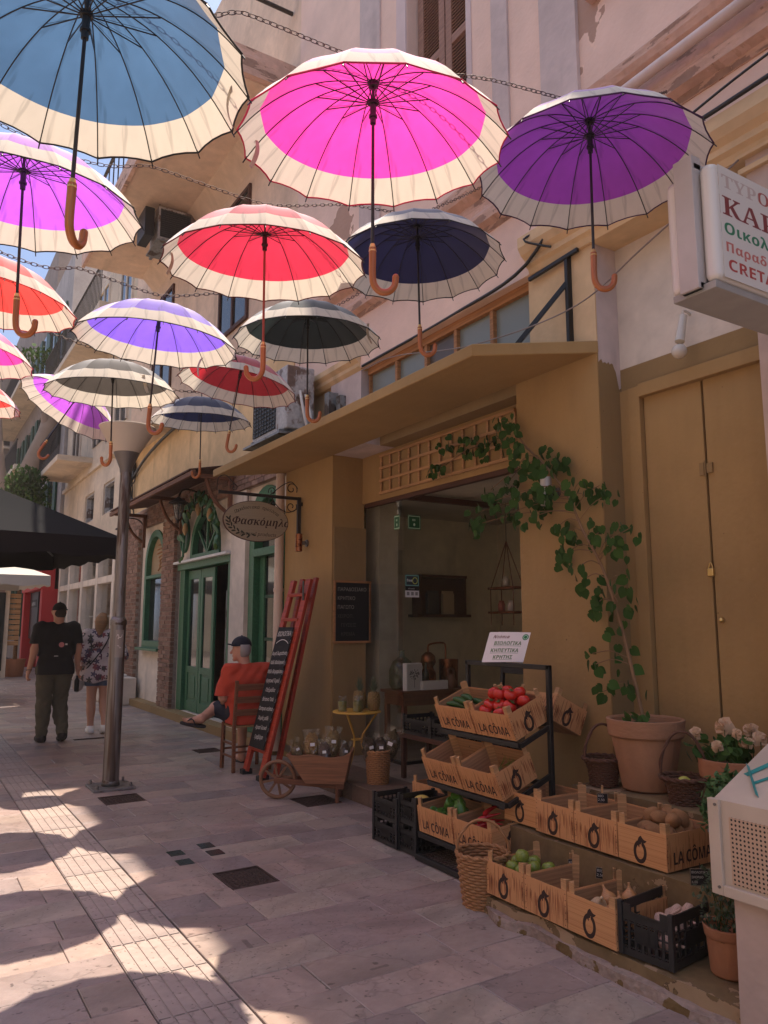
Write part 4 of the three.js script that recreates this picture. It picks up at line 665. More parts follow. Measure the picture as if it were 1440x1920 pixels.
{
  const t = thing('street_tree', 'nearly bare pale tree trunk leaning far down the street', 'tree', [0, 0, -27]);
  part('trunk', tube([[2.45, 0, 0], [2.6, 3, 0], [2.85, 5, 0], [3.31, 6.68, 0], [3.75, 8.0, 0], [3.9, 9.4, 0]], q => 0.42 - 0.16 * q, 10, 24), M([0.36, 0.27, 0.20], 0.95, { map: tPeel }), t);
  part('limb', [tube([[2.8, 4.8, 0.0], [2.4, 6.2, 0.2], [2.2, 8.0, 0.2], [2.1, 9.4, 0.1]], q => 0.2 - 0.12 * q, 8, 14), tube([[3.7, 7.8, 0], [3.5, 8.8, 0.3], [3.55, 9.8, 0.4]], q => 0.16 - 0.1 * q, 8, 14)], M([0.30, 0.22, 0.17], 0.95), t);
  leafCloud(160, [3.2, 10.2, 0.1], [0.8, 0.5, 0.6], 0.12, m.leaf, 'crown', t);
  const s = thing('clipped_shrub', 'sunlit round green shrub above the black parasol', 'shrub', [2.95, 0, -25]);
  part('stem', cyl([0, 0.45, 0], [0, 5.0, 0], 0.06, 0.04), m.stem, s); part('planter', lathe([[0, 0], [0.24, 0], [0.3, 0.5], [0.27, 0.5], [0.25, 0.42], [0, 0.42]], 16), m.terracotta, s); leafCloud(1700, [0, 5.45, 0], [0.66, 0.75, 0.66], 0.09, m.leaf2, 'crown', s);
}
{ // outside stair with rail climbing to the left of the trunk
  const o = thing('outdoor_stair', 'dark iron stair with railing rising to the left', 'stair', [1.2, 0, -30]);
  for (let i = 0; i < 18; i++) part('tread', B(-0.1 + i * 0.26, 0.22 + i * 0.26, 3.0 + i * 0.22, 3.05 + i * 0.22, -0.6, 0.6), m.iron, o);
  part('stringer', [bar([-0.2, 2.85, 0.62], [4.6, 6.9, 0.62], 0.05, 0.3), bar([-0.2, 2.85, -0.62], [4.6, 6.9, -0.62], 0.05, 0.3)], m.iron, o);
  part('hand_rail', [bar([-0.2, 4.0, 0.62], [4.6, 8.0, 0.62], 0.05), ...Array.from({ length: 18 }, (_, i) => cyl([0.05 + i * 0.26, 3.1 + i * 0.22, 0.62], [0.05 + i * 0.26, 4.2 + i * 0.22, 0.62], 0.015, 0.015, 5))], m.iron, o); part('landing', [B(4.5, 6, 6.95, 7.05, -0.7, 0.7), B(-1.6, -0.1, 2.93, 3.03, -0.7, 0.7)], m.iron, o); part('post', [cyl([-1.4, 0, 0.6], [-1.4, 2.95, 0.6], 0.05), cyl([-1.4, 0, -0.6], [-1.4, 2.95, -0.6], 0.05)], m.iron, o);
}
{ // white stall cabinets at the far left, and the postcard display
  const o = thing('market_kiosk', 'pale kiosk front with shutter slats at the far left', 'kiosk', [2.35, 0, -24.6], 0.0);
  part('post', [B(-0.55, -0.4, 0, 2.5, -0.1, 0.1, 0.01), B(0.2, 0.32, 0, 2.5, -0.1, 0.1, 0.01)], m.cream, o); part('roof_board', B(-0.9, 0.6, 2.5, 2.62, -0.6, 0.6, 0.01), m.white, o); for (let i = 0; i < 10; i++) part('slat', B(0.33, 0.62, 0.9 + i * 0.15, 1.02 + i * 0.15, -0.06, 0.0, 0.004), m.paleWood, o); part('dark_panel', B(-0.4, 0.2, 0.2, 2.4, 0.12, 0.14), m.darkGlass, o);
  const w = thing('stone_block', 'low white stone block at the foot of the brick pier', 'block', [3.72, 0, -15.7]); part('block', B(-0.3, 0.2, 0, 0.5, -0.55, 0.55, 0.015), m.white, w); part('cap', B(-0.12, 0.1, 0.5, 0.55, -0.2, 0.2, 0.008), m.whitePlastic, w);
}
// ---------- light-box sign, upper right ----------
{
  const o = thing('light_box_sign', 'white plastic light box shop sign with red and green Greek lettering', 'sign', [2.63, 2.845, -1.84]);
  const face = canvasTex(1024, 600, (x, w, h) => {
    x.fillStyle = '#cfc8bf'; x.fillRect(0, 0, w, h);
    const t = (s, y, px, c, f, x0 = 60) => { x.fillStyle = c; x.font = `bold ${px}px ${f}`; x.fillText(s, x0, y); };
    t('ΤΥΡΟΚΟΜΙΚΑ', 112, 96, '#b7a49b', 'serif', 14); x.fillStyle = 'rgba(150,48,42,0.8)'; x.font = 'bold 96px serif'; x.save(); x.beginPath(); x.rect(215, 0, 800, 130); x.clip(); x.fillText('ΤΥΡΟΚΟΜΙΚΑ', 14, 112); x.restore();
    t('ΚΑΡΥΔΗΣ', 262, 140, '#77262b', 'serif', 8); t('Οικολογικά', 362, 84, '#0c6f4c', 'sans-serif', 10); t('Παραδοσιακά', 458, 72, '#b8635a', 'sans-serif', 12); t('CRETAN', 556, 84, '#a5302b', 'sans-serif', 20);
    x.globalAlpha = 0.35; for (let i = 0; i < 160; i++) { x.fillStyle = '#cfc8bf'; x.fillRect(60 + hash(i, 1, 4) * 260, 400 + hash(i, 2, 4) * 180, 3 + hash(i, 3, 4) * 10, 1 + hash(i, 5, 4) * 4); } x.globalAlpha = 1;
  });
  const H = 0.545, L = 1.35, shell = M([0.66, 0.61, 0.55], 0.4);
  part('front_shell', B(0, L, 0.02, H - 0.02, 0.045, 0.115, 0.03), shell, o); part('rear_shell', B(0, L, 0.02, H - 0.02, -0.115, -0.045, 0.03), shell, o);
  part('frame', [B(-0.02, L, 0, 0.03, -0.045, 0.045, 0.004), B(-0.02, L, H - 0.03, H, -0.045, 0.045, 0.004), B(-0.03, 0.03, 0, H + 0.03, -0.045, 0.045, 0.004)], M([0.60, 0.54, 0.52], 0.7, { map: tPlaster }), o);
  part('bottom_tray', B(0.0, L, -0.012, 0.02, -0.1, 0.1, 0.004), M([0.42, 0.40, 0.38], 0.7, { map: tPlaster }), o);
  const f = new THREE.BoxGeometry(1.29, 0.48, 0.002); part('sign_face', f, M('#ffffff', 0.45, { map: face }), o).position.set(0.68, H / 2, 0.1165);
  part('hanger', [B(0.85, 0.88, H, 1.4, -0.01, 0.01), B(1.25, 1.28, H, 1.4, -0.01, 0.01), B(0.8, L, 1.36, 1.4, -0.02, 0.02)], m.galv, o);
}
solo('pendant_bulb', [cyl([0.05, 0.2, 0], [0.0, 0.02, 0], 0.024, 0.03, 12), move(N(new THREE.SphereGeometry(0.047, 14, 10)), -0.01, -0.045, 0), tube([[0.05, 0.2, 0], [0.05, 0.23, 0], [0.09, 0.235, 0], [0.13, 0.22, 0]], 0.008, 5, 10)], P([0.62, 0.55, 0.45], 0.25), 'bare bulb in white socket above the ochre doors', 'bulb', [4.0, 3.24, -2.92]);
// ---------- white perforated cabinet on a plaster pier, lower right ----------
{
  const o = thing('plaster_pier', 'pale plaster pier at the bottom right corner', 'pier'); part('block', roughBlock(2.76, 3.3, -0.05, 0.505, -1.92, -0.9, 8, 20, 0.02, 93), plast([0.58, 0.43, 0.36]), o);
  const c = thing('perforated_cabinet', 'cream metal cabinet with perforated front and teal paint mark', 'cabinet', [0, 0, 0]), cm = M([0.62, 0.51, 0.41], 0.5, { map: tPlaster });
  const side = poly([[2.74, 0.52], [2.74, 0.845], [3.25, 1.08], [3.25, 0.52]]); const g = extrude(side, 1.05, 0.004); g.translate(0, 0, -1.965); part('body', uvm(g), cm, c);
  part('corner_post', [B(2.722, 2.748, 0.50, 0.85, -1.985, -1.935, 0.004), B(2.722, 2.74, 0.50, 0.54, -1.935, -0.95, 0.004)], cm, c);
  const holes = tex(128, (u, v) => { const d = Math.hypot(u - 0.5, v - 0.5); const k = d < 0.26 ? 0.06 : 0.9; return [k, k * 0.92, k * 0.85]; }, true, 1 / 0.0165);
  part('perforated_panel', uvm(new THREE.BoxGeometry(0.004, 0.24, 0.94).translate(2.733, 0.672, -1.43)), M([0.62, 0.5, 0.4], 0.5, { map: holes }), c);
  const pm = M([0.02, 0.26, 0.24], 0.5), st = (a, b, w) => { const p = V(...a), q = V(...b), d = q.clone().sub(p), s = new THREE.BoxGeometry(d.length(), 0.0012, w); s.applyQuaternion(new THREE.Quaternion().setFromUnitVectors(V(1, 0, 0), d.normalize())); s.translate((p.x + q.x) / 2, (p.y + q.y) / 2, (p.z + q.z) / 2); return N(s); };
  const top = (x, z) => [x, 0.845 + (x - 2.74) * 0.461 + 0.0062, z];
  for (const [y, z] of [[0.53, -1.95], [0.83, -1.95], [0.53, -1.2], [0.82, -1.2], [0.53, -1.55]]) part('screw', cyl([2.718, y, z], [2.726, y, z], 0.006, 0.006, 8), m.steel, c);
  part('paint_mark', [st(top(2.955, -1.95), top(2.79, -1.81), 0.032), st(top(2.90, -1.93), top(3.06, -1.84), 0.03), st(top(2.86, -1.875), top(2.95, -1.80), 0.022), st(top(3.02, -1.87), top(2.86, -1.74), 0.026)], pm, c);
}
// ---------- fruit crates ----------
const CL = 0.37, CW = 0.29, CH = 0.165;
function barkPrint(x, w, h, s) { x.fillStyle = '#dcb489'; x.fillRect(0, 0, w, h); for (let i = 0; i < 110; i++) { const px = hash(i, s, 1) * w, ww = 1 + hash(i, s, 2) * 5, y0 = hash(i, s, 3) * h * 0.6, l = h * (0.15 + 0.6 * hash(i, s, 4)); x.fillStyle = `rgba(${90 + hash(i, s, 6) * 40},${45 + hash(i, s, 7) * 20},20,${0.25 + 0.5 * hash(i, s, 5)})`; x.beginPath(); x.ellipse(px, y0 + l / 2, ww / 2, l / 2, (hash(i, s, 9) - 0.5) * 0.06, 0, 7); x.fill(); } for (let i = 0; i < 12; i++) { x.fillStyle = 'rgba(60,30,15,0.8)'; x.fillRect(i < 6 ? 4 + 5 * hash(i, s, 8) : w - 12 + 5 * hash(i, s, 8), (i % 6 + 0.5) * h / 6, 7, 4); } }
const tLaComa = [3, 4].map(s => canvasTex(512, 190, (x, w, h) => { barkPrint(x, w, h, s); x.fillStyle = '#33201a'; x.font = 'bold 88px sans-serif'; x.save(); x.translate(w / 2, 160); x.scale(1.02, 1); x.textAlign = 'center'; x.fillText('LA CÔMA', 0, 0); x.restore(); }));
function emblem(x, cx, cy, r) { x.strokeStyle = '#33211a'; x.lineWidth = r * 0.44; x.lineCap = 'round'; x.beginPath(); x.ellipse(cx, cy, r * 0.84, r, 0.12, -1.1, 4.6); x.stroke(); x.fillStyle = '#33211a'; x.beginPath(); x.moveTo(cx - r * 0.25, cy - r * 0.55); x.quadraticCurveTo(cx - r * 0.5, cy - r * 1.5, cx + r * 0.25, cy - r * 1.75); x.quadraticCurveTo(cx + r * 0.6, cy - r * 1.25, cx + r * 1.15, cy - r * 1.35); x.quadraticCurveTo(cx + r * 0.7, cy - r * 0.8, cx + r * 0.1, cy - r * 1.1); x.quadraticCurveTo(cx - r * 0.1, cy - r * 0.8, cx - r * 0.05, cy - r * 0.45); x.fill(); }
const tEmb = [0, 1, 2].map(s => canvasTex(384, 190, (x, w, h) => { if (s === 0) { x.fillStyle = '#e0b98c'; x.fillRect(0, 0, w, h); for (let i = 0; i < 40; i++) { x.fillStyle = 'rgba(150,90,45,0.14)'; x.fillRect(0, hash(i, 7, 7) * h, w, 1 + hash(i, 8, 7) * 3); } } else barkPrint(x, w, h, 20 + s); emblem(x, w * 0.46, h * 0.66, 50); }));
const crateIn = woodM([0.50, 0.29, 0.15]), mComa = tLaComa.map(t => M([0.80, 0.60, 0.43], 0.75, { map: t, bumpMap: bWood, bumpScale: 0.0008 })), mEmb = tEmb.map(t => M([0.80, 0.60, 0.43], 0.75, { map: t, bumpMap: bWood, bumpScale: 0.0008 }));
const faceBox = (w, h, d) => { const g = new THREE.BoxGeometry(w, h, d); return N(g); };     // each face carries the whole print
const gLong = faceBox(0.004, CH, CL), gEnd = faceBox(CW - 0.008, CH, 0.004), gBase = BC(CW - 0.01, 0.005, CL - 0.01), gPost = (() => { const s = poly([[0, 0], [0.034, 0], [0, 0.034]]); const g = extrude(s, CH + 0.045); g.rotateX(-Math.PI / 2); return uvm(g); })();
let crateN = 0;
function crate(label, pos, turn, tilt = 0) {         // long printed sides face -x / +x; base centre at pos
  const o = thing('fruit_crate', label, 'crate', pos, 0, 'printed wooden fruit crates'); o.rotation.order = 'YXZ'; o.rotation.set(0, turn, tilt); const k = crateN++;
  part('base_board', gBase, crateIn, o).position.y = 0.004;
  for (const s of [-1, 1]) { const b = part('side_board', gLong, mComa[(k + (s > 0 ? 1 : 0)) % 2], o); b.position.set(s * (CW / 2 - 0.002), CH / 2 + 0.005, 0); const e = part('end_board', gEnd, mEmb[(k + (s > 0 ? 1 : 0)) % 3], o); e.position.set(0, CH / 2 + 0.005, s * (CL / 2 - 0.002)); }
  part('inner_lining', [B(-CW / 2 + 0.0045, -CW / 2 + 0.0065, 0.008, CH, -CL / 2 + 0.006, CL / 2 - 0.006), B(CW / 2 - 0.0065, CW / 2 - 0.0045, 0.008, CH, -CL / 2 + 0.006, CL / 2 - 0.006), B(-CW / 2 + 0.007, CW / 2 - 0.007, 0.008, CH, -CL / 2 + 0.0045, -CL / 2 + 0.0065), B(-CW / 2 + 0.007, CW / 2 - 0.007, 0.008, CH, CL / 2 - 0.0065, CL / 2 - 0.0045)], crateIn, o);
  [[-1, -1, 0], [1, -1, -Math.PI / 2], [1, 1, Math.PI], [-1, 1, Math.PI / 2]].forEach(([a, b, r]) => { const p = part('corner_post', gPost, m.paleWood, o); p.position.set(a * (CW / 2 - 0.007), 0.006, b * (CL / 2 - 0.007)); p.rotation.y = (a === -1 && b === -1) ? -Math.PI / 2 : (a === 1 && b === -1) ? Math.PI : (a === 1 && b === 1) ? Math.PI / 2 : 0; });
  return o;
}
const inCrate = (c, p) => { c.updateMatrixWorld(true); return V(...p).applyMatrix4(c.matrixWorld).toArray(); };
// ---------- black metal rack ----------
const RK = { z0: -4.36, z1: -3.56 };
{
  const o = thing('display_rack', 'black steel three tier display rack holding crates in front of the shop', 'rack');
  const zz = [RK.z0, RK.z1];
  zz.forEach(z => { part('upright', bar([3.42, 0, z], [3.42, 1.265, z], 0.03), m.blackMetal, o); part('foot_rail', bar([2.97, 0.02, z], [3.75, 0.02, z], 0.03), m.blackMetal, o); });
  part('top_bar', bar([3.42, 1.25, RK.z0 - 0.015], [3.42, 1.25, RK.z1 + 0.015], 0.03), m.blackMetal, o); part('front_rail', bar([2.975, 0.022, RK.z0], [2.975, 0.022, RK.z1], 0.03, 0.035), m.blackMetal, o);
  for (const [x, y, t] of [[3.31, 0.875, 0.38], [3.2, 0.545, 0.38], [3.13, 0.195, 0.12]]) { const sh = []; for (const s of [-0.14, 0.14]) sh.push(bar([x + s * Math.cos(t), y + s * Math.sin(t) - 0.02, RK.z0 + 0.01], [x + s * Math.cos(t), y + s * Math.sin(t) - 0.02, RK.z1 - 0.01], 0.025, 0.03)); for (const z of zz) sh.push(bar([x - 0.14 * Math.cos(t), y - 0.14 * Math.sin(t) - 0.02, z], [3.42, y + (3.42 - x) * Math.tan(t) - 0.02, z], 0.022, 0.03)); part('shelf_frame', sh, m.blackMetal, o); }
  part('mesh_base', [...Array.from({ length: 22 }, (_, i) => bar([3.0 + i * 0.034, 0.03, RK.z0 + 0.02], [3.0 + i * 0.034, 0.03, RK.z1 - 0.02], 0.006, 0.004)), ...Array.from({ length: 22 }, (_, i) => bar([3.0, 0.034, RK.z0 + 0.03 + i * 0.035], [3.73, 0.034, RK.z0 + 0.03 + i * 0.035], 0.006, 0.004))], M([0.10, 0.06, 0.045], 0.7), o);
}
const zL = -4.155, zR = -3.775;
const cr = {
  cuc: crate('crate of cucumbers on the top tier of the black rack', [3.31, 0.875, zL], 0, 0.38), tom: crate('crate of tomatoes on the top tier of the black rack', [3.31, 0.875, zR], 0, 0.38),
  emp: crate('nearly empty crate on the left of the middle rack tier', [3.2, 0.545, zL], 0, 0.38), car: crate('crate with a few carrots on the right of the middle rack tier', [3.2, 0.545, zR], 0, 0.38),
  pep: crate('crate of green peppers on the bottom tier of the black rack', [3.13, 0.195, zL], 0, 0.12), chi: crate('crate of red peppers on the bottom tier of the black rack', [3.13, 0.195, zR], 0, 0.12),
  u0: crate('crate standing farthest left on the middle ledge step', [3.33, 0.37, -3.535], Math.PI / 2), u1: crate('empty plain ended crate on the middle ledge step', [3.3, 0.37, -3.235], Math.PI / 2), u2: crate('empty crate on the ledge next to the potatoes', [3.3, 0.37, -2.94], Math.PI / 2), pot: crate('crate full of potatoes on the middle ledge step', [3.3, 0.37, -2.645], Math.PI / 2),
  app: crate('crate of green apples at the left of the lowest step', [2.94, 0.105, -3.235], Math.PI / 2), l1: crate('empty crate on the lowest step between apples and onions', [2.94, 0.105, -2.94], Math.PI / 2), oni: crate('crate of onions on the lowest step', [2.94, 0.105, -2.645], Math.PI / 2),
  back: crate('crate hung on the rear of the rack beside the wall', [3.66, 0.86, -3.86], Math.PI, 0.45), step: crate('small wooden crate on the tiled step behind the melons', [3.62, 0.147, -4.95], 0.1),
};
// produce
const G = {
  tomato: (() => { const g = new THREE.SphereGeometry(0.044, 18, 12), p = g.attributes.position; for (let i = 0; i < p.count; i++) { const x = p.getX(i), y = p.getY(i), z = p.getZ(i), a = Math.atan2(z, x), k = 1 + 0.035 * Math.cos(a * 5) * (1 - Math.abs(y) / 0.04); p.setXYZ(i, x * k, y * 0.8 - (y > 0.03 ? (y - 0.03) * 0.9 : 0), z * k); } g.computeVertexNormals(); return N(g); })(),
  calyx: (() => { const a = []; for (let i = 0; i < 5; i++) { const g = new THREE.ConeGeometry(0.005, 0.022, 4); g.rotateZ(1.35); g.translate(-0.012, 0.031, 0); g.rotateY(i * 1.257); a.push(g); } a.push(cyl([0, 0.028, 0], [0.002, 0.042, 0], 0.002, 0.002, 5)); return merge(a); })(),
  apple: (() => lathe([[0.0, -0.03], [0.012, -0.034], [0.028, -0.026], [0.037, -0.004], [0.036, 0.014], [0.026, 0.03], [0.012, 0.034], [0.004, 0.028], [0, 0.027]], 18))(),
  onion: lathe([[0.0, -0.036], [0.014, -0.037], [0.034, -0.022], [0.04, 0.0], [0.034, 0.02], [0.018, 0.035], [0.008, 0.048], [0.005, 0.062], [0.007, 0.07], [0, 0.07]], 18),
  potato: [1, 2, 3].map(s => blob(0.036, 14, 0.07, 3.1, 1.45, 0.95, 1.05, s * 2.1)),
  pepper: [1, 2].map(s => { const g = lathe([[0, -0.045], [0.016, -0.044], [0.026, -0.035], [0.033, 0], [0.037, 0.028], [0.03, 0.042], [0.012, 0.038], [0, 0.034]], 20), p = g.attributes.position; for (let i = 0; i < p.count; i++) { const a = Math.atan2(p.getZ(i), p.getX(i)), k = 1 + 0.1 * Math.cos(a * 3 + s); p.setX(i, p.getX(i) * k); p.setZ(i, p.getZ(i) * k); } g.computeVertexNormals(); return g; }),
  stalk: cyl([0, 0.034, 0], [0.006, 0.062, 0.003], 0.004, 0.003, 6),
  longPep: tube([[0, 0, 0], [0.04, 0.008, 0], [0.09, 0.004, 0.006], [0.15, -0.004, 0.02]], t => 0.02 * (1 - t * 0.85) * (t < 0.06 ? 0.7 : 1), 10, 18),
  cuke: tube([[-0.075, 0, 0], [-0.03, 0.006, 0.003], [0.03, 0.006, 0.003], [0.078, 0, 0]], t => 0.021 * Math.pow(Math.sin(Math.PI * clamp(t, 0.03, 0.97)), 0.3), 10, 18),
  carrot: tube([[0, 0, 0], [0.05, 0.004, 0], [0.14, 0, 0.006]], t => 0.016 * (1 - t * 0.88), 9, 12),
  garlic: (() => { const g = lathe([[0, -0.02], [0.014, -0.02], [0.026, -0.006], [0.024, 0.01], [0.01, 0.026], [0.005, 0.045], [0.004, 0.09], [0, 0.09]], 18), p = g.attributes.position; for (let i = 0; i < p.count; i++) { const a = Math.atan2(p.getZ(i), p.getX(i)), k = 1 + 0.09 * Math.abs(Math.cos(a * 4)); if (p.getY(i) < 0.03) { p.setX(i, p.getX(i) * k); p.setZ(i, p.getZ(i) * k); } } g.computeVertexNormals(); return g; })(),
};
const gm = { tomato: P([0.52, 0.022, 0.012], 0.22), green: M([0.05, 0.11, 0.02], 0.6), apple: P([0.26, 0.33, 0.045], 0.35, { map: tSpeck }), onion: M([0.62, 0.33, 0.14], 0.45, { map: tWood }), onionPale: M([0.70, 0.55, 0.36], 0.45, { map: tWood }), potato: M([0.34, 0.17, 0.072], 0.9, { map: tPlaster, bumpMap: bSpeck, bumpScale: 0.002 }), pepper: P([0.065, 0.17, 0.018], 0.28), red: P([0.48, 0.014, 0.016], 0.25), cuke: P([0.03, 0.085, 0.012], 0.5), carrot: M([0.65, 0.19, 0.03], 0.6), garlic: M([0.70, 0.52, 0.46], 0.7, { map: tWood }) };
function fruit(name, geo, mat, pos, rot, label, category, group, extra) { const o = thing(name, label, category, pos, 0, group); o.rotation.set(...rot); part('body', geo, mat, o); if (extra) part(extra[0], extra[1], extra[2], o); return o; }
const heap = (c, list, lift = 0.04) => list.map(p => inCrate(c, [p[0], p[1] + lift, p[2]]));
const filler = (c, h, label, mat) => { c.updateMatrixWorld(true); part('packing_paper', B(-CW / 2 + 0.012, CW / 2 - 0.012, 0.008, h, -CL / 2 + 0.012, CL / 2 - 0.012, 0.006), mat, c); };
for (const k of ['tom', 'cuc', 'pep', 'chi', 'pot', 'app', 'oni']) filler(cr[k], 0.042, '', M([0.30, 0.24, 0.17], 0.9));
heap(cr.tom, [[-0.08, 0.045, -0.13], [-0.09, 0.045, -0.045], [-0.08, 0.045, 0.04], [-0.08, 0.045, 0.125], [-0.005, 0.045, -0.12], [0.0, 0.045, -0.03], [0.0, 0.045, 0.055], [0.0, 0.045, 0.135], [0.075, 0.045, -0.1], [0.08, 0.045, 0.0], [0.08, 0.045, 0.1], [-0.045, 0.105, -0.085], [-0.04, 0.105, 0.0], [-0.04, 0.107, 0.09], [0.035, 0.108, -0.07], [0.04, 0.11, 0.04], [0.045, 0.105, 0.125], [0.0, 0.165, -0.02], [0.01, 0.16, 0.07], [-0.09, 0.085, -0.09], [-0.095, 0.085, 0.05], [0.06, 0.15, -0.02], [0.065, 0.15, 0.085], [0.02, 0.15, -0.1]], 0.065).forEach(p => fruit('tomato', G.tomato, gm.tomato, p, [rr(-0.6, 0.6), rr(0, 6), rr(-0.6, 0.6)], 'ripe red tomato piled in the top tier crate', 'tomato', 'tomatoes in the rack crate', ['calyx', G.calyx, gm.green]));
heap(cr.cuc, [[-0.08, 0.03, -0.06], [-0.04, 0.032, -0.05], [0.0, 0.034, -0.04], [-0.06, 0.07, -0.06], [-0.02, 0.072, -0.045], [0.03, 0.06, 0.06], [-0.05, 0.03, 0.1], [-0.05, 0.1, -0.02], [0.0, 0.1, 0.0]], 0.065).forEach((p, i) => fruit('cucumber', G.cuke, gm.cuke, p, [0, 1.57 + rr(-0.35, 0.35), 0.1], 'dark green cucumber in the top tier crate beside the tomatoes', 'cucumber', 'cucumbers in the rack crate'));
heap(cr.pep, [[-0.07, 0.05, -0.04], [-0.05, 0.05, 0.05], [-0.06, 0.05, 0.13], [0.03, 0.05, -0.05], [0.04, 0.05, 0.05], [0.03, 0.05, 0.13], [-0.02, 0.115, 0.0], [0.0, 0.12, 0.09], [-0.03, 0.11, 0.135], [0.02, 0.165, 0.05], [-0.07, 0.05, -0.12]], 0.06).forEach((p, i) => fruit('green_pepper', G.pepper[i % 2], gm.pepper, p, [rr(-1.4, 1.4), rr(0, 6), rr(-1, 1)], 'green bell pepper in the bottom tier crate', 'pepper', 'green peppers in the rack crate', ['stalk', G.stalk, gm.green]));
heap(cr.chi, [[-0.08, 0.03, -0.1], [-0.05, 0.04, -0.06], [-0.09, 0.03, 0.0], [-0.03, 0.06, 0.0], [-0.06, 0.07, -0.05], [-0.02, 0.1, -0.03]], 0.075).forEach((p, i) => fruit('red_pepper', G.longPep, gm.red, p, [rr(-0.2, 0.2), rr(-0.9, 0.3), i > 3 ? 0.35 : 0.05], 'long red pepper in the bottom tier crate', 'pepper', 'red peppers in the rack crate'));
heap(cr.car, [[0.03, 0.0, -0.06], [0.03, 0.0, 0.03], [0.05, 0.002, 0.09], [0.04, 0.02, 0.05]]).forEach((p, i) => { const tops = Array.from({ length: 6 }, () => tube([[0, 0, 0], [-0.04, 0.03 + rr(0, 0.02), rr(-0.02, 0.02)], [-0.09 - rr(0, 0.05), 0.05 + rr(0, 0.05), rr(-0.06, 0.06)]], 0.0016, 4, 5)); fruit('carrot', G.carrot, gm.carrot, p, [0, 2.9 + i * 0.25, -0.1], 'orange carrot with leaf stalks in the middle tier crate', 'carrot', 'carrots in the rack crate', ['leaf_stalks', tops, gm.apple]); });
heap(cr.pot, Array.from({ length: 26 }, (_, i) => { const L = i < 12 ? 0 : i < 21 ? 1 : 2, k = L === 0 ? i : L === 1 ? i - 12 : i - 21, n = [4, 3, 3][L]; return [(-0.08 + 0.08 * (k % 3)) * (L ? 0.8 : 1), 0.05 + 0.055 * L, (-0.13 + 0.088 * Math.floor(k / 3)) * (L ? 0.85 : 1) + (L === 1 ? 0.03 : 0.04 * L)]; })).forEach((p, i) => fruit('potato', G.potato[i % 3], gm.potato, [p[0] + rr(-0.01, 0.01), p[1], p[2] + rr(-0.01, 0.01)], [rr(0, 6), rr(0, 6), rr(0, 6)], 'brown potato heaped in the ledge crate', 'potato', 'potatoes in the ledge crate'));
heap(cr.app, [[-0.08, 0.045, -0.13], [0.0, 0.045, -0.13], [0.08, 0.045, -0.13], [-0.08, 0.045, -0.05], [0.0, 0.045, -0.05], [0.08, 0.045, -0.05], [-0.08, 0.045, 0.03], [0.0, 0.045, 0.03], [0.08, 0.045, 0.03], [-0.05, 0.105, -0.11], [0.03, 0.105, -0.1], [0.07, 0.11, -0.03], [-0.04, 0.108, -0.02], [0.02, 0.11, 0.04], [0.0, 0.16, -0.06], [-0.08, 0.1, 0.05]]).forEach(p => fruit('green_apple', G.apple, gm.apple, p, [rr(-0.5, 0.5), rr(0, 6), rr(-0.5, 0.5)], 'yellow green apple piled in the lowest step crate', 'apple', 'green apples in the ledge crate', ['stalk', G.stalk.clone().scale(0.5, 0.7, 0.5), m.stem]));
heap(cr.oni, [[-0.07, 0.05, -0.12], [0.03, 0.05, -0.1], [0.06, 0.05, 0.0], [-0.04, 0.05, -0.03], [0.02, 0.05, 0.1]], 0.075).forEach((p, i) => fruit('onion', G.onion, i === 1 ? gm.onionPale : gm.onion, p, [rr(-0.7, 0.7), rr(0, 6), rr(-0.7, 0.7)], i === 1 ? 'pale onion in the crate among darker onions' : 'brown onion in the lowest step crate', 'onion', 'onions in the ledge crate'));
// ---------- black plastic crates ----------
function plasticCrate(label, pos, turn, w, d, h, slots = true) {
  const o = thing('plastic_crate', label, 'crate', pos, turn, 'black plastic crates'), t = 0.008, k = 7;
  const wall = (L, axis, s) => { const g = []; const place = (a0, a1, y0, y1) => axis === 'x' ? B(a0, a1, y0, y1, s * d / 2 - t / 2, s * d / 2 + t / 2) : B(s * w / 2 - t / 2, s * w / 2 + t / 2, y0, y1, a0, a1);
    g.push(place(-L / 2, L / 2, 0, 0.03)); const dip = axis === 'x' ? 0.0 : 0.03; g.push(place(-L / 2, L / 2, h - 0.035 - dip, h - dip)); g.push(place(-L / 2, -L / 2 + 0.05, h - dip - 0.001, h)); g.push(place(L / 2 - 0.05, L / 2, h - dip - 0.001, h)); g.push(place(-L * 0.2, L * 0.2, h * 0.3, h * 0.62));
    for (let i = 0; i <= k; i++) { const a = -L / 2 + (L - 0.012) * i / k; g.push(place(a, a + 0.012, 0.03, h - 0.035 - dip)); } for (let i = 1; i < 6; i++) g.push(place(-L / 2, L / 2, h * i / 6.2, h * i / 6.2 + 0.006)); return g; };
  part('side_wall', wall(w, 'x', 1), m.blackPlastic, o); part('side_wall', wall(w, 'x', -1), m.blackPlastic, o); part('end_wall', wall(d, 'z', 1), m.blackPlastic, o); part('end_wall', wall(d, 'z', -1), m.blackPlastic, o); part('floor', B(-w / 2, w / 2, 0, 0.008, -d / 2, d / 2), m.blackPlastic, o);
  [[-1, -1], [1, -1], [1, 1], [-1, 1]].forEach(([a, b]) => part('corner_post', B(a * w / 2 - 0.012, a * w / 2 + 0.012, 0, h + 0.01, b * d / 2 - 0.012, b * d / 2 + 0.012, 0.004), m.blackPlastic, o)); return o;
}
plasticCrate('black slotted plastic crate of garlic on the lowest step', [2.97, 0.105, -2.39], 0.12, 0.36, 0.24, 0.21);
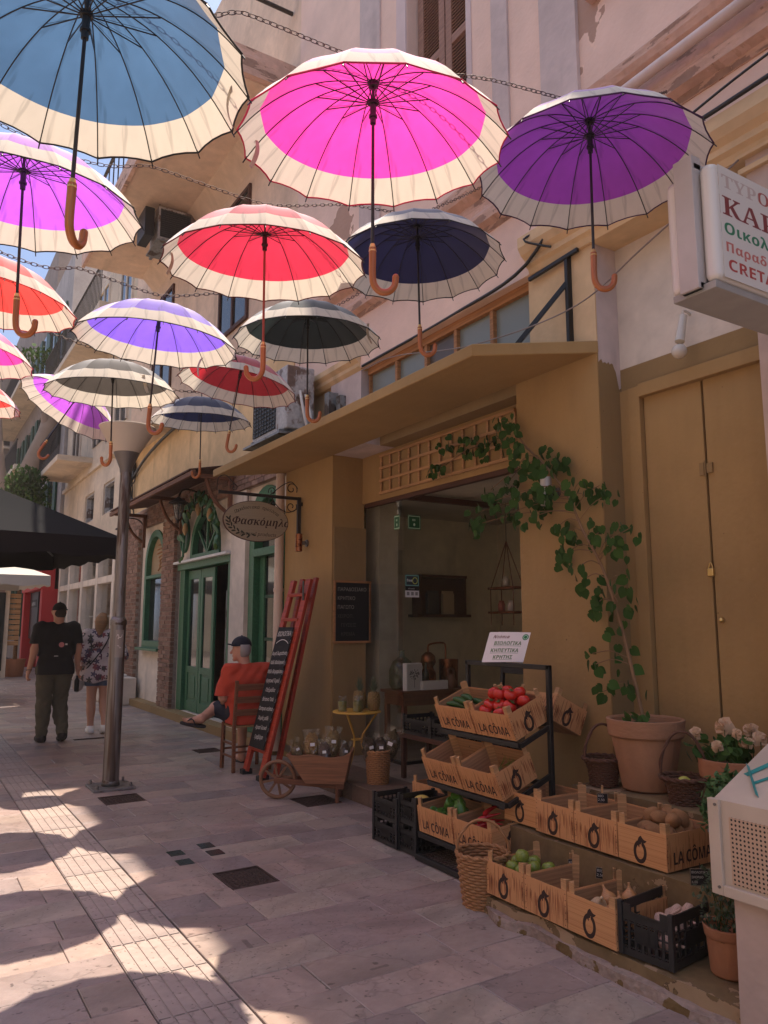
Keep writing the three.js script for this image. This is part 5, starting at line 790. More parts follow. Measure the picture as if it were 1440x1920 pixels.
[[2.95, 0.17, -2.42], [3.03, 0.18, -2.4], [3.0, 0.22, -2.36], [3.07, 0.21, -2.45], [2.9, 0.16, -2.35], [3.05, 0.24, -2.41], [2.96, 0.22, -2.42], [2.93, 0.2, -2.38], [3.08, 0.25, -2.37]].forEach((p, i) => fruit('garlic_bulb', G.garlic.clone().scale(1.35, 1.2, 1.35), gm.garlic, p, [1.2 + rr(-0.5, 0.5), rr(0, 6), rr(-0.5, 0.5)], 'pinkish garlic bulb in the black slotted crate', 'garlic', 'garlic in the black crate'));
plasticCrate('upper black plastic crate at the far left of the rack', [3.12, 0.165, -4.76], 0, 0.27, 0.3, 0.16); plasticCrate('lower black plastic crate at the far left of the rack', [3.12, 0.003, -4.76], 0, 0.27, 0.3, 0.155);
plasticCrate('upper black plastic crate of melons next to the rack', [3.14, 0.185, -4.5], 0, 0.28, 0.2, 0.18); plasticCrate('lower black plastic crate next to the rack', [3.14, 0.003, -4.5], 0, 0.28, 0.2, 0.175);
const melonT = tex(128, (u, v) => { const s = Math.sin(u * Math.PI * 20 + 2.2 * fbm(u, v, 8, 8, 3, 5)); return s > 0.2 ? [0.16, 0.24, 0.12] : [0.30, 0.36, 0.2]; });
solo('watermelon', blob(0.13, 24, 0.01, 2, 1, 0.95, 1.15), P([0.35, 0.42, 0.30], 0.35, { map: melonT }), 'striped dark watermelon behind the green pepper crate', 'watermelon', [3.5, 0.40, -4.62]);
solo('yellow_melon', blob(0.1, 20, 0.02, 3, 1, 1.0, 1.35), P([0.62, 0.42, 0.06], 0.45, { map: tSpeck }), 'yellow melon resting behind the watermelon', 'melon', [3.62, 0.50, -4.80]);
solo('yellow_melon', blob(0.06, 16, 0.02, 3, 1, 0.8, 1.2), P([0.66, 0.46, 0.10], 0.45), 'small yellow melon in the upper black crate beside the rack', 'melon', [3.12, 0.315, -4.5]);
solo('yellow_melon', blob(0.05, 16, 0.02, 3, 1.1, 0.7, 1), P([0.60, 0.42, 0.14], 0.45), 'pale melon in the upper black crate farthest left', 'melon', [3.12, 0.27, -4.74]);
solo('melon_stand', [B(3.36, 3.78, 0.26, 0.28, -4.95, -4.45, 0.004), B(3.38, 3.42, 0.145, 0.26, -4.94, -4.9), B(3.72, 3.76, 0.145, 0.26, -4.94, -4.9), B(3.38, 3.42, 0.145, 0.26, -4.5, -4.46), B(3.72, 3.76, 0.145, 0.26, -4.5, -4.46), B(3.5, 3.72, 0.28, 0.4, -4.92, -4.7, 0.01)], m.darkWood, 'dark wooden stand carrying the melons on the step', 'stand');
// ---------- price tags and the paper notice ----------
const chalkT = (lines, w = 128, h = 96, px = 24) => canvasTex(w, h, (x) => { x.fillStyle = '#14110f'; x.fillRect(0, 0, w, h); x.fillStyle = '#cfc8bd'; x.font = `${px}px sans-serif`; lines.forEach((l, i) => x.fillText(l, 8, (i + 1) * h / (lines.length + 0.6))); x.strokeStyle = '#8d7a62'; x.lineWidth = 4; x.strokeRect(2, 2, w - 4, h - 4); });
const tagM = [M('#ffffff', 0.8, { map: chalkT(['ΒΙΟ', '2,50'], 96, 96, 30) }), M('#ffffff', 0.8, { map: chalkT(['ΚΙΛΟ', '1,80'], 96, 96, 28) })];
function priceTag(label, pos, rot, k) { const o = thing('price_tag', label, 'price tag', pos, 0, 'chalk price tags on the crates'); o.rotation.set(...rot); part('board', new THREE.BoxGeometry(0.06, 0.055, 0.004), tagM[k % 2], o); part('clip', B(-0.006, 0.006, 0.015, 0.07, -0.012, -0.003, 0.002), m.paleWood, o); }
[['tag clipped to the tomato crate back', [3.405, 1.065, -4.0]], ['tag clipped to the back of the left middle tier crate', [3.3, 0.735, -4.16]], ['tag clipped to the back of the carrot crate', [3.3, 0.735, -3.83]], ['tag at the right end of the red pepper crate', [3.19, 0.36, -3.62]], ['tag on the empty upper ledge crate', [3.46, 0.54, -3.2]], ['tag behind the apple crate', [3.1, 0.27, -3.08]], ['tag on the back of the empty lowest crate', [3.11, 0.27, -2.9]]].forEach(([l, p], i) => priceTag('chalk price ' + l, p, [0, -Math.PI / 2 + 0.7, 0.1 * (i % 3 - 1)], i));
{
  const o = thing('garlic_price_card', 'chalk price card on a wire above the garlic crate', 'price card', [3.12, 0.3, -2.33]); o.rotation.y = -0.6; part('board', new THREE.BoxGeometry(0.09, 0.075, 0.003), M('#ffffff', 0.8, { map: chalkT(['ΒΙΟΛΟΓΙΚΟ', 'ΣΚΟΡΔΟ', '6,00'], 128, 106, 20) }), o).position.y = 0.1; part('wire', cyl([0, -0.05, -0.003], [0, 0.16, -0.003], 0.0015, 0.0015, 4), m.iron, o);
  const n = thing('paper_notice', 'white paper notice with green Greek writing on the rack top bar', 'notice', [3.40, 1.265, -3.97], 0); n.rotation.set(0, -0.72, -0.0);
  const t = canvasTex(512, 380, (x, w, h) => { x.fillStyle = '#e9ddd6'; x.fillRect(0, 0, w, h); x.fillStyle = '#6b3b2c'; x.font = 'italic bold 56px sans-serif'; x.fillText('Ντόπια', 60, 80); x.fillStyle = '#4e6b35'; x.font = 'bold 64px sans-serif'; [['ΒΙΟΛΟΓΙΚΑ', 90, 165], ['ΚΗΠΕΥΤΙΚΑ', 70, 255], ['ΚΡΗΤΗΣ', 120, 340]].forEach(([s, a, b]) => { x.fillText(s, a, b); x.fillRect(a, b + 10, x.measureText(s).width, 4); }); x.fillStyle = '#2f7a45'; x.beginPath(); x.arc(462, 62, 38, 0, 7); x.fill(); x.strokeStyle = '#dfeee0'; x.lineWidth = 5; x.beginPath(); x.arc(462, 62, 24, 0, 7); x.stroke(); });
  const g = new THREE.BoxGeometry(0.27, 0.2, 0.0015, 6, 4, 1), p = g.attributes.position; for (let i = 0; i < p.count; i++) { p.setX(i, p.getX(i) + p.getY(i) * 0.28); p.setZ(i, p.getZ(i) + 0.01 * Math.cos(p.getX(i) * 12)); } g.computeVertexNormals(); part('sheet', g, M('#ffffff', 0.9, { map: t }), n).position.set(0.03, 0.1, 0); n.children[0].rotation.x = -0.25;
}
// ---------- baskets ----------
function basketGeo(rBot, rTop, h, rings, strand, flare = 0) {
  const a = [], n = 26; for (let i = 0; i <= rings; i++) { const t = i / rings, r = mixn(rBot, rTop, t) + flare * Math.pow(t, 4), y = h * t, pts = []; for (let k = 0; k < n; k++) { const q = k / n * Math.PI * 2; const w = strand * 1.5 * ((k + i) % 2 ? 1 : -1); pts.push([(r + w) * Math.cos(q), y, (r + w) * Math.sin(q)]); } a.push(tube(pts, h / rings * 0.56, 5, n * 2, true)); } return merge(a);
}
function stakes(rBot, rTop, h, n, rad, flare = 0) { const a = []; for (let k = 0; k < n; k++) { const q = (k + 0.5) / n * Math.PI * 2, pts = []; for (let i = 0; i <= 4; i++) { const t = i / 4, r = mixn(rBot, rTop, t) + flare * Math.pow(t, 4); pts.push([r * Math.cos(q), h * t, r * Math.sin(q)]); } a.push(line(pts, rad, 4)); } return merge(a); }
function rimGeo(r, y, rad) { const a = []; for (let s = 0; s < 2; s++) { const pts = []; for (let k = 0; k < 40; k++) { const q = k / 40 * Math.PI * 2; pts.push([(r + rad * Math.cos(k * 1.26 + s * 3.14)) * Math.cos(q), y + rad * Math.sin(k * 1.26 + s * 3.14), (r + rad * Math.cos(k * 1.26 + s * 3.14)) * Math.sin(q)]); } a.push(tube(pts, rad, 5, 80, true)); } return merge(a); }
function basket(label, pos, rb, rt, h, mat, o2 = {}) {
  const { rings = 18, flare = 0, handle = 0, turn = 0, sx = 1 } = o2, o = thing('wicker_basket', label, 'basket', pos, turn); o.scale.x = sx;
  part('weave', basketGeo(rb, rt, h, rings, 0.0035, flare), mat, o); part('stakes', stakes(rb, rt, h, 26, 0.0042, flare), m.wickerDark, o); part('rim', rimGeo(rt + flare, h, 0.0075), mat, o); part('bottom', lathe([[0, 0.004], [rb, 0.004], [rb, 0.012], [0, 0.012]], 24), mat, o);
  if (handle) { const r = rt + flare, pts = []; for (let i = 0; i <= 12; i++) { const t = Math.PI * i / 12; pts.push([0, h + handle * Math.sin(t), r * Math.cos(t)]); } part('handle', [tube(pts, 0.008, 6, 40), tube(pts.map((p, i) => [p[0] + 0.008 * Math.cos(i * 1.6), p[1], p[2] + 0.008 * Math.sin(i * 1.6)]), 0.006, 5, 40)], mat, o); }
  return o;
}
basket('tall light wicker basket on the paving by the apple crate', [2.83, 0.003, -3.50], 0.105, 0.142, 0.27, m.wicker, { rings: 17, handle: 0.17, turn: 0.9 });
basket('light wicker basket of herb bags on the tiled step', [3.65, 0.147, -5.94], 0.085, 0.105, 0.27, m.wicker, { rings: 17 });
basket('small dark wicker basket left of the big terracotta pot', [3.66, 0.568, -3.37], 0.075, 0.085, 0.15, m.wickerDark, { rings: 12, handle: 0.2, turn: 1.2, flare: 0.03 });
basket('small dark wicker basket right of the big terracotta pot', [3.66, 0.568, -2.80], 0.075, 0.085, 0.13, m.wickerDark, { rings: 10, handle: 0.24, turn: 0.5, flare: 0.035 });
solo('lemon', blob(0.034, 14, 0.03, 3, 1.2, 1, 1), P([0.45, 0.42, 0.08], 0.4), 'yellow lemon in the dark basket right of the pot', 'lemon', [3.62, 0.68, -2.77]);
// dark chair and stools inside the doorway
// ---------- pots and plants on the ledge ----------
function pot(name, label, pos, r, h, mat, rimH = 0.3, base = 0.62) {
  const o = thing(name, label, 'plant pot', pos), rb = r * base, rh = h * rimH;
  part('bowl', lathe([[0, 0.0], [rb, 0.0], [rb + 0.006, 0.01], [r * 0.88, h - rh], [r * 0.88, h - rh], [0, h - rh]], 32), mat, o);
  part('rim', lathe([[r * 0.88, h - rh], [r * 0.94, h - rh - 0.004], [r * 0.955, h - rh + 0.008], [r * 0.99, h - 0.01], [r, h - 0.004], [r * 0.985, h], [r * 0.9, h], [r * 0.885, h - 0.012], [r * 0.87, h - 0.05]], 32), mat, o);
  part('soil', move(blob(r * 0.87, 18, 0.03, 6, 1, 0.06, 1), 0, h - 0.045, 0), m.soil, o); return o;
}
pot('terracotta_pot', 'large terracotta pot holding the climbing plant', [3.79, 0.565, -3.15], 0.225, 0.4, M([0.46, 0.235, 0.125], 0.88, { map: tPlaster, bumpMap: bSpeck, bumpScale: 0.003 }), 0.24, 0.62);
const leafShape = (() => {                          // heart-shaped leaf, folded a little along the midrib
  const n = 10, pos = [0, 0.004, 0], idx = []; for (let i = 0; i <= n; i++) { const t = -Math.PI / 2 + 0.28 + (Math.PI * 2 - 0.56) * i / n, r = 0.034 * (1 + 0.12 * Math.cos(t - Math.PI / 2) + (Math.abs(t - Math.PI / 2) < 0.4 ? 0.42 : 0)); const x = r * Math.cos(t), y = r * Math.sin(t) + 0.03; pos.push(x, y, 0.16 * Math.abs(x) - 1.2 * (y - 0.02) * (y - 0.02)); } for (let i = 1; i <= n; i++) idx.push(0, i, i + 1); pos[1] = 0.012;
  const g = new THREE.BufferGeometry(); g.setAttribute('position', new THREE.Float32BufferAttribute(pos, 3)); g.setIndex(idx); g.computeVertexNormals(); return N(g); })();
{
  const o = thing('climbing_plant', 'tall leafy climber growing from the terracotta pot onto the trellis', 'climbing plant');
  const main = [[3.79, 0.9, -3.15], [3.79, 1.2, -3.22], [3.79, 1.58, -3.32], [3.79, 1.89, -3.44], [3.79, 2.12, -3.58], [3.8, 2.38, -3.72], [3.8, 2.6, -3.9], [3.82, 2.82, -4.15], [3.88, 3.02, -4.36], [4.05, 3.08, -4.6], [4.22, 3.08, -4.95], [4.23, 3.06, -5.4], [4.23, 2.95, -5.8]];
  part('stem', tube(main, t => 0.0125 - 0.009 * t, 7, 70), m.stem, o); 
  const A = [[3.04, -4.33], [2.89, -4.22], [2.75, -4.11], [2.72, -3.97], [2.65, -3.81], [2.59, -3.87], [2.61, -4.03], [2.68, -4.17], [2.58, -4.32], [2.53, -4.47], [2.38, -4.64], [2.27, -4.57], [2.43, -4.38], [2.33, -4.27], [2.43, -4.09], [2.44, -3.93], [2.39, -3.80], [2.44, -3.53], [2.41, -3.44], [2.34, -3.35], [2.38, -3.60], [2.26, -3.99], [2.19, -3.83], [2.12, -3.73], [2.11, -3.61], [2.15, -3.45], [2.09, -3.39], [2.06, -3.28], [2.10, -3.15], [2.01, -3.28], [1.98, -3.33], [2.01, -3.69], [1.97, -3.84], [1.89, -3.51], [1.81, -3.53], [1.74, -3.49], [1.81, -3.21], [1.64, -3.52], [1.65, -3.43], [1.65, -3.28], [1.70, -3.24], [1.52, -3.35], [1.33, -3.54], [1.27, -3.45], [1.35, -3.32], [1.23, -3.26], [1.14, -3.37], [1.10, -3.46], [1.14, -3.21], [2.36, -4.04]];
  const T = [[3.14, -5.39], [3.10, -5.16], [2.94, -5.67], [3.05, -5.27], [3.15, -5.55], [2.96, -4.95], [2.97, -5.80], [3.12, -4.84], [3.04, -4.88]];
  const curve = new THREE.CatmullRomCurve3(main.map(p => V(...p))), sam = curve.getPoints(120), twigs = [], small = []; let k = 0;
  const addCluster = (y, z, x, n) => {
    const c = V(x + rr(-0.1, 0.05), y, z); let best = sam[0]; sam.forEach(s => { const pen = Math.max(0, s.y - c.y) * 0.8; if (s.distanceTo(c) + pen < best.distanceTo(c) + Math.max(0, best.y - c.y) * 0.8) best = s; });
    const mid = best.clone().lerp(c, 0.5); mid.y += 0.03; if (best.distanceTo(c) > 0.05) twigs.push(tube([best.toArray(), mid.toArray(), c.toArray()], 0.0032, 4, 8));
    for (let i = 0; i < n && k < 298; i++, k++) { const l = part('leaf', leafShape, rnd() < 0.7 ? m.leaf : m.leaf2, o); l.position.set(c.x + rr(-0.07, 0.05), c.y + rr(-0.06, 0.05), c.z + rr(-0.075, 0.075)); l.rotation.set(rr(-0.5, 0.3), -Math.PI / 2 + rr(-1.0, 1.0), Math.PI + rr(-1.0, 1.0)); l.scale.setScalar(rr(0.65, 1.1)); }
    for (let i = 0; i < (y > 2.2 ? 4 : 1); i++) { const g = leafShape.clone(), sc = rr(0.6, 1.1); g.scale(sc, sc, sc); g.rotateZ(Math.PI + rr(-1, 1)); g.rotateX(rr(-0.5, 0.3)); g.rotateY(-Math.PI / 2 + rr(-1.2, 1.2)); g.translate(c.x + rr(-0.08, 0.06), c.y + rr(-0.075, 0.06), c.z + rr(-0.09, 0.09)); small.push(g); }
  };
  A.forEach(([y, z], i) => addCluster(y, z, 3.78, i < 17 ? 7 : i > 40 ? 3 : 4)); T.forEach(([y, z]) => addCluster(y, z, 4.2, 4)); part('twigs', twigs, m.stem, o); part('small_leaves', small, m.leaf, o).userData.kind = 'stuff';
  const w = thing('pot_weed', 'low green seedling at the rim of the big terracotta pot', 'plant', [3.72, 0.92, -3.12]); for (let i = 0; i < 14; i++) { const l = part('leaf', leafShape, m.leaf2, w); l.position.set(rr(-0.07, 0.07), rr(0, 0.07), rr(-0.06, 0.06)); l.rotation.set(rr(-1.5, 0), rr(0, 6), rr(-1, 1)); l.scale.setScalar(rr(0.5, 0.9)); }
}
{ // begonia in orange pot
  pot('terracotta_pot', 'bright terracotta pot of cream begonias behind the cabinet', [3.84, 0.565, -2.63], 0.175, 0.24, m.terracotta, 0.4, 0.6);
  const o = thing('begonia', 'cream flowering begonia in the bright terracotta pot', 'flowers', [3.84, 0.78, -2.63]), petal = P([0.66, 0.43, 0.25], 0.8, { transmission: 0.25, thickness: 0, side: THREE.DoubleSide });
  for (let i = 0; i < 60; i++) { const l = part('leaf', leafShape, i % 2 ? m.leaf : m.leaf2, o); l.position.set(rr(-0.15, 0.13), rr(0.0, 0.12), rr(-0.15, 0.15)); l.rotation.set(rr(-1.8, -0.4), rr(0, 6), rr(-0.6, 0.6)); l.scale.setScalar(rr(0.6, 1.0)); }
  const fl = (() => { const a = []; for (let i = 0; i < 7; i++) { const g = new THREE.CircleGeometry(0.026, 7), p = g.attributes.position; for (let k = 0; k < p.count; k++) p.setZ(k, 0.01 * Math.sin(k * 2 + i) + 6 * p.getX(k) * p.getX(k)); g.translate(0, 0.022, 0); g.rotateX(-0.5 - 0.3 * (i % 2)); g.rotateZ(i * 0.9); g.computeVertexNormals(); a.push(N(g)); } return merge(a); })();
  [[-0.02, 0.19, -0.02, 1.3], [0.1, 0.17, 0.06, 1], [-0.13, 0.15, -0.12, 0.9], [0.05, 0.14, 0.14, 1], [-0.14, 0.1, 0.02, 0.8], [0.0, 0.12, 0.1, 0.8], [-0.1, 0.17, 0.1, 0.7]].forEach(([x, y, z, s]) => { const f = part('flower', fl, petal, o); f.position.set(x, y, z); f.rotation.set(rr(-0.4, 0.1), -1.0 + rr(-0.5, 0.5), rr(0, 3)); f.scale.setScalar(s); part('stalk', cyl([x, 0, z], [x, y, z], 0.003, 0.002, 4), m.leaf, o); });
}
function bush(label, pos, rad, n, size, mat) { const o = thing('potted_herb', label, 'herb', pos); leafCloud(n, [0, rad[1] * 0.7, 0], rad, size, mat, 'foliage', o); part('stems', Array.from({ length: 9 }, () => cyl([rr(-0.03, 0.03), -0.05, rr(-0.03, 0.03)], [rr(-0.08, 0.08), rad[1], rr(-0.08, 0.08)], 0.003, 0.002, 4)), m.leaf, o); return o; }
pot('zinc_bucket', 'grey zinc bucket with bushy basil beside the cabinet', [3.30, 0.365, -2.27], 0.115, 0.22, m.galv, 0.12, 0.75);
bush('bushy green basil in the zinc bucket', [3.30, 0.56, -2.27], [0.14, 0.17, 0.14], 900, 0.026, M([0.055, 0.13, 0.03], 0.6, { side: THREE.DoubleSide }));
pot('terracotta_pot', 'small terracotta pot on the lowest step by the pier', [3.0, 0.1, -2.12], 0.1, 0.19, m.terracotta, 0.2, 0.72);
bush('straggly grey green rosemary in the small pot by the pier', [3.0, 0.27, -2.12], [0.13, 0.16, 0.12], 500, 0.014, M([0.05, 0.075, 0.035], 0.8, { side: THREE.DoubleSide }));
// ---------- trellis over the shop window ----------
{
  const o = thing('wooden_trellis', 'pale wooden lattice panel above the shop window', 'trellis', [4.262, 0, 0]);
  const y0 = 2.88, y1 = 3.31, z0 = -6.88, z1 = -4.75; for (let i = 0; i <= 12; i++) { const z = mixn(z0, z1, i / 12); part('slat', B(-0.006, 0.006, y0, y1, z - 0.014, z + 0.014, 0.002), m.paleWood, o); } for (let i = 0; i <= 3; i++) { const y = mixn(y0 + 0.014, y1 - 0.014, i / 3); part('slat', B(-0.02, -0.006, y - 0.014, y + 0.014, z0 - 0.014, z1 + 0.014, 0.002), m.paleWood, o); }
}
// ---------- red stepladder with menu board ----------
const handwriting = (x, str, cx, cy, px, colr, rot = -0.03) => { x.save(); x.translate(cx, cy); x.rotate(rot); x.fillStyle = colr; x.font = `italic ${px}px sans-serif`; x.textAlign = 'center'; x.fillText(str, 0, 0); x.restore(); };
{
  const o = thing('red_stepladder', 'red painted wooden stepladder leaning by the shop wall', 'stepladder');
  const bot = z => [3.13, 0.0, z], top = z => [3.73, 2.0, z];
  for (const z of [-7.68, -7.26]) { part('rail', bar([3.13, 0.03, z], [3.63, 1.98, z * 1.0 + (z < -7.5 ? 0.02 : -0.02)], 0.1, 0.04), m.red, o); part('rear_rail', bar([3.3, 0.03, z + (z < -7.5 ? 0.05 : -0.05)], [3.72, 2.0, z + (z < -7.5 ? 0.05 : -0.05)], 0.08, 0.035), m.red, o); }
  for (const y of [0.26, 1.56, 1.82]) { const x = 3.13 + 0.5 * y / 1.98; part('rung', bar([x, y, -7.66], [x, y, -7.28], 0.07, 0.035), m.red, o); }
  part('foot', [B(3.08, 3.19, 0, 0.05, -7.72, -7.64, 0.005), B(3.08, 3.19, 0, 0.05, -7.3, -7.22, 0.005)], m.rubber, o);
  part('spec_plate', BC(0.004, 0.2, 0.035), m.blackPlastic, o).position.set(3.55, 1.86, -7.27);
  const b = thing('menu_board', 'tall chalk menu board fixed on the red stepladder', 'menu board', [3.305, 0.88, -7.47]);
  const t = canvasTex(384, 1200, (x, w, h) => { x.fillStyle = '#191614'; x.fillRect(0, 0, w, h); for (let i = 0; i < 300; i++) { x.fillStyle = `rgba(200,190,180,${0.02 + 0.03 * hash(i, 1, 2)})`; x.fillRect(hash(i, 2, 2) * w, hash(i, 3, 2) * h, 20 + hash(i, 4, 2) * 80, 2 + hash(i, 5, 2) * 8); } const c = '#ddd4ca'; handwriting(x, 'ΒΙΟΛΟΓΙΚΑ', w / 2, 92, 68, c); x.strokeStyle = c; x.lineWidth = 7; x.beginPath(); x.moveTo(40, 170); x.quadraticCurveTo(w / 2, 90, w - 30, 165); x.stroke(); ['Αυγά Χωριάτικα', 'Λάδι Βιολογικό', 'Μέλι Θυμαρίσιο', 'Κρητικά Τυριά', 'Παξιμάδια', 'Βότανα Τσάι', 'Όσπρια ντόπια', 'Χυμός ρόδι', 'Κρασί λευκό', 'Γραβιέρα'].forEach((s, i) => handwriting(x, s, w / 2, 285 + i * 92, 52, c, -0.05)); });
  const g = new THREE.BoxGeometry(0.36, 1.24, 0.012); part('panel', g, M('#ffffff', 0.85, { map: t }), b); b.rotation.order = 'YXZ'; b.rotation.set(-Math.atan2(0.5, 1.95), -Math.PI / 2, 0);
}
{ // framed chalkboard on the return wall
  const o = thing('chalkboard', 'framed chalkboard hanging on the dark return wall of the shop', 'chalkboard', [4.14, 1.645, -7.27]);
  const t = canvasTex(384, 560, (x, w, h) => { x.fillStyle = '#0d0b0a'; x.fillRect(0, 0, w, h); ['ΠΑΡΑΔΟΣΙΑΚΟ', 'ΚΡΗΤΙΚΟ', 'ΠΑΓΩΤΟ', 'ΧΕΙΡΟΠ.', 'ΓΕΥΣΕΙΣ', 'ΚΡΕΜΑ'].forEach((s, i) => { x.fillStyle = i < 3 ? '#8f877c' : '#4a443e'; x.font = '50px sans-serif'; x.fillText(s, 22 + (i > 3 ? 40 : 0), 80 + i * 86); }); });
  part('slate', new THREE.BoxGeometry(0.42, 0.62, 0.01), M('#ffffff', 0.6, { map: t }), o); part('frame', [B(-0.23, 0.23, 0.31, 0.335, -0.01, 0.014, 0.003), B(-0.23, 0.23, -0.335, -0.31, -0.01, 0.014, 0.003), B(-0.23, -0.208, -0.31, 0.31, -0.01, 0.014, 0.003), B(0.208, 0.23, -0.31, 0.31, -0.01, 0.014, 0.003)], m.pine, o);
}
{ // oval hanging sign on wrought iron
  const o = thing('oval_sign', 'oval wooden shop sign with brown script hanging from an iron bracket', 'sign', [3.33, 2.66, -8.05]);
  const t = canvasTex(768, 460, (x, w, h) => { x.fillStyle = '#a08e72'; x.fillRect(0, 0, w, h); for (let i = 0; i < 200; i++) { x.fillStyle = `rgba(60,45,30,${0.03 + 0.04 * hash(i, 6, 6)})`; x.fillRect(0, hash(i, 7, 6) * h, w, 1 + hash(i, 8, 6) * 3); } const c = '#1f150d'; x.textAlign = 'center'; x.fillStyle = c; x.font = 'italic 52px serif'; 'Παραδοσιακά προϊόντα'.split('').forEach((ch, i, a) => { const q = -0.95 + 1.9 * i / (a.length - 1); x.save(); x.translate(w / 2 + 300 * Math.sin(q), 245 - 160 * Math.cos(q)); x.rotate(q * 0.5); x.fillText(ch, 0, 0); x.restore(); }); x.fillStyle = '#35190f'; x.font = 'italic bold 118px serif'; x.fillText('Φασκόμηλο', w / 2 + 50, 275); x.fillStyle = c; x.font = 'italic 54px serif'; x.fillText('Natural products', w / 2 + 20, 398); x.fillStyle = '#2e2c1b'; for (let i = 0; i < 16; i++) { const q = i / 16; x.save(); const ang = 3.3 - 1.7 * q; x.translate(w / 2 + 330 * Math.cos(ang) + (i % 2 ? 14 : -14), h / 2 + 175 * Math.sin(ang) + (i % 2 ? -12 : 12)); x.rotate(ang + 1.2 + (i % 2 ? 0.6 : -0.6)); x.beginPath(); x.ellipse(0, 0, 26, 9, 0, 0, 7); x.fill(); x.restore(); } });
  const g = new THREE.CylinderGeometry(1, 1, 0.03, 40); g.rotateX(Math.PI / 2); g.scale(0.385, 0.225, 1); const uv = g.attributes.uv, p = g.attributes.position; for (let i = 0; i < p.count; i++) uv.setXY(i, p.getX(i) / 0.77 + 0.5, p.getY(i) / 0.45 + 0.5); part('board', g, M('#ffffff', 0.8, { map: t }), o);
  const rg = new THREE.TorusGeometry(1, 0.025, 6, 48); rg.scale(0.387, 0.227, 0.6); part('rim', rg, m.darkWood, o);
  part('chain_link', [cyl([-0.1, 0.22, 0], [-0.1, 0.3, 0], 0.006), cyl([0.15, 0.2, 0], [0.15, 0.3, 0], 0.006)], m.iron, o);
  const b = thing('iron_bracket', 'wrought iron scroll bracket carrying the oval sign', 'bracket', [3.86, 2.96, -8.05]);
  const spiral = (cx, cy, r, dir, a0) => { const q = []; for (let i = 0; i <= 22; i++) { const t = i / 22, a = a0 + dir * t * 7.5; q.push([cx + r * (1 - 0.75 * t) * Math.cos(a), cy + r * (1 - 0.75 * t) * Math.sin(a), 0]); } return tube(q, 0.0055, 5, 50); };
  part('arm', bar([-0.98, 0.0, 0], [0.0, 0.0, 0], 0.028, 0.035), m.iron, b); part('post', bar([0.0, -0.47, 0], [0.0, 0.02, 0], 0.035, 0.045), m.iron, b); part('wall_plate', [B(-0.01, 0.045, -0.47, -0.43, -0.02, 0.02), B(-0.01, 0.045, -0.08, -0.04, -0.02, 0.02)], m.iron, b);
  part('scroll', [spiral(-0.1, 0.11, 0.075, 1, -0.5), spiral(-0.34, 0.06, 0.05, -1, 3.6), tube([[-0.02, 0.12, 0], [-0.1, 0.19, 0], [-0.2, 0.15, 0], [-0.36, 0.02, 0]], 0.0055, 5, 20), spiral(-0.8, 0.06, 0.05, -1, 3.5), tube([[-0.8, 0.1, 0], [-0.9, 0.19, 0], [-0.98, 0.16, 0], [-1.0, 0.02, 0]], 0.0055, 5, 20), spiral(-0.1, -0.1, 0.07, -1, 0.5), tube([[-0.02, -0.12, 0], [-0.14, -0.17, 0], [-0.26, -0.12, 0], [-0.34, -0.02, 0]], 0.0055, 5, 20)], m.iron, b);
}
{
  const mk = (pos, label, cm = m.copper) => { const o = thing('wall_light', label, 'wall light', pos); part('cylinder', [cyl([-0.07, -0.1, 0], [-0.07, 0.1, 0], 0.04, 0.04, 18)], cm, o); part('mount', [B(-0.04, 0.035, -0.02, 0.02, -0.015, 0.015), cyl([0.02, 0, 0], [0.035, 0, 0], 0.04, 0.04, 16)], m.steel, o); };
  mk([3.864, 2.43, -7.9], 'copper cylinder wall light beside the iron bracket'); mk([3.864, 2.44, -3.92], 'silver cylinder wall light half hidden in the climber', M([0.6, 0.55, 0.5], 0.4, { metalness: 0.4 }));
}
// ---------- wheelbarrow planter with herb bags ----------
const herbT = tex(256, (u, v) => { const k = 0.35 + 0.9 * fbm(u, v, 40, 40, 3, 151); return [k, k * 0.95, k * 0.85]; }, true, 3);
function herbBag(label, pos, turn, c, s = 1, tiltz = 0) {
  const o = thing('herb_bag', label, 'bag', pos, 0, 'clear bags of dried herbs'); o.rotation.set(rr(-0.12, 0.12), turn, tiltz); o.scale.setScalar(s);
  const body = (grow, topCut) => { const g = new THREE.CylinderGeometry(1, 1, 1, 18, 14, true), p = g.attributes.position; for (let i = 0; i < p.count; i++) { const y = p.getY(i) + 0.5, a = Math.atan2(p.getZ(i), p.getX(i)), w = y < topCut ? 0.058 * (0.85 + 0.25 * Math.sin(Math.PI * clamp(y / 0.75))) : 0.058 * (0.9 + (y - topCut) * 0.8), th = y < 0.7 ? 0.036 * Math.sqrt(clamp(1 - Math.pow(y / 0.86, 3))) + 0.003 : 0.006 + 0.006 * Math.sin(a * 5); const cr = 1 + 0.07 * Math.sin(a * 7 + y * 21) + 0.05 * Math.sin(a * 3 - y * 34); p.setXYZ(i, (w + grow) * Math.cos(a) * cr, y * 0.23, (th + grow) * Math.sin(a) * cr); } g.computeVertexNormals(); return N(g); };
  part('contents', move(blob(0.058, 20, 0.1, 9, 0.98, 1.75, 0.66, s * 9), 0, 0.1, 0), M(c.map(v => Math.min(0.8, v * 1.5)), 1, { map: herbT, bumpMap: bSpeck, bumpScale: 0.03 }), o);
  part('film', body(0.003, 0.75), P([0.97, 0.96, 0.94], 0.08, { transmission: 1, thickness: 0, side: THREE.DoubleSide }), o); part('price_label', BC(0.034, 0.024, 0.001), m.paper, o).position.set(0.005, 0.12, 0.041); return o;
}
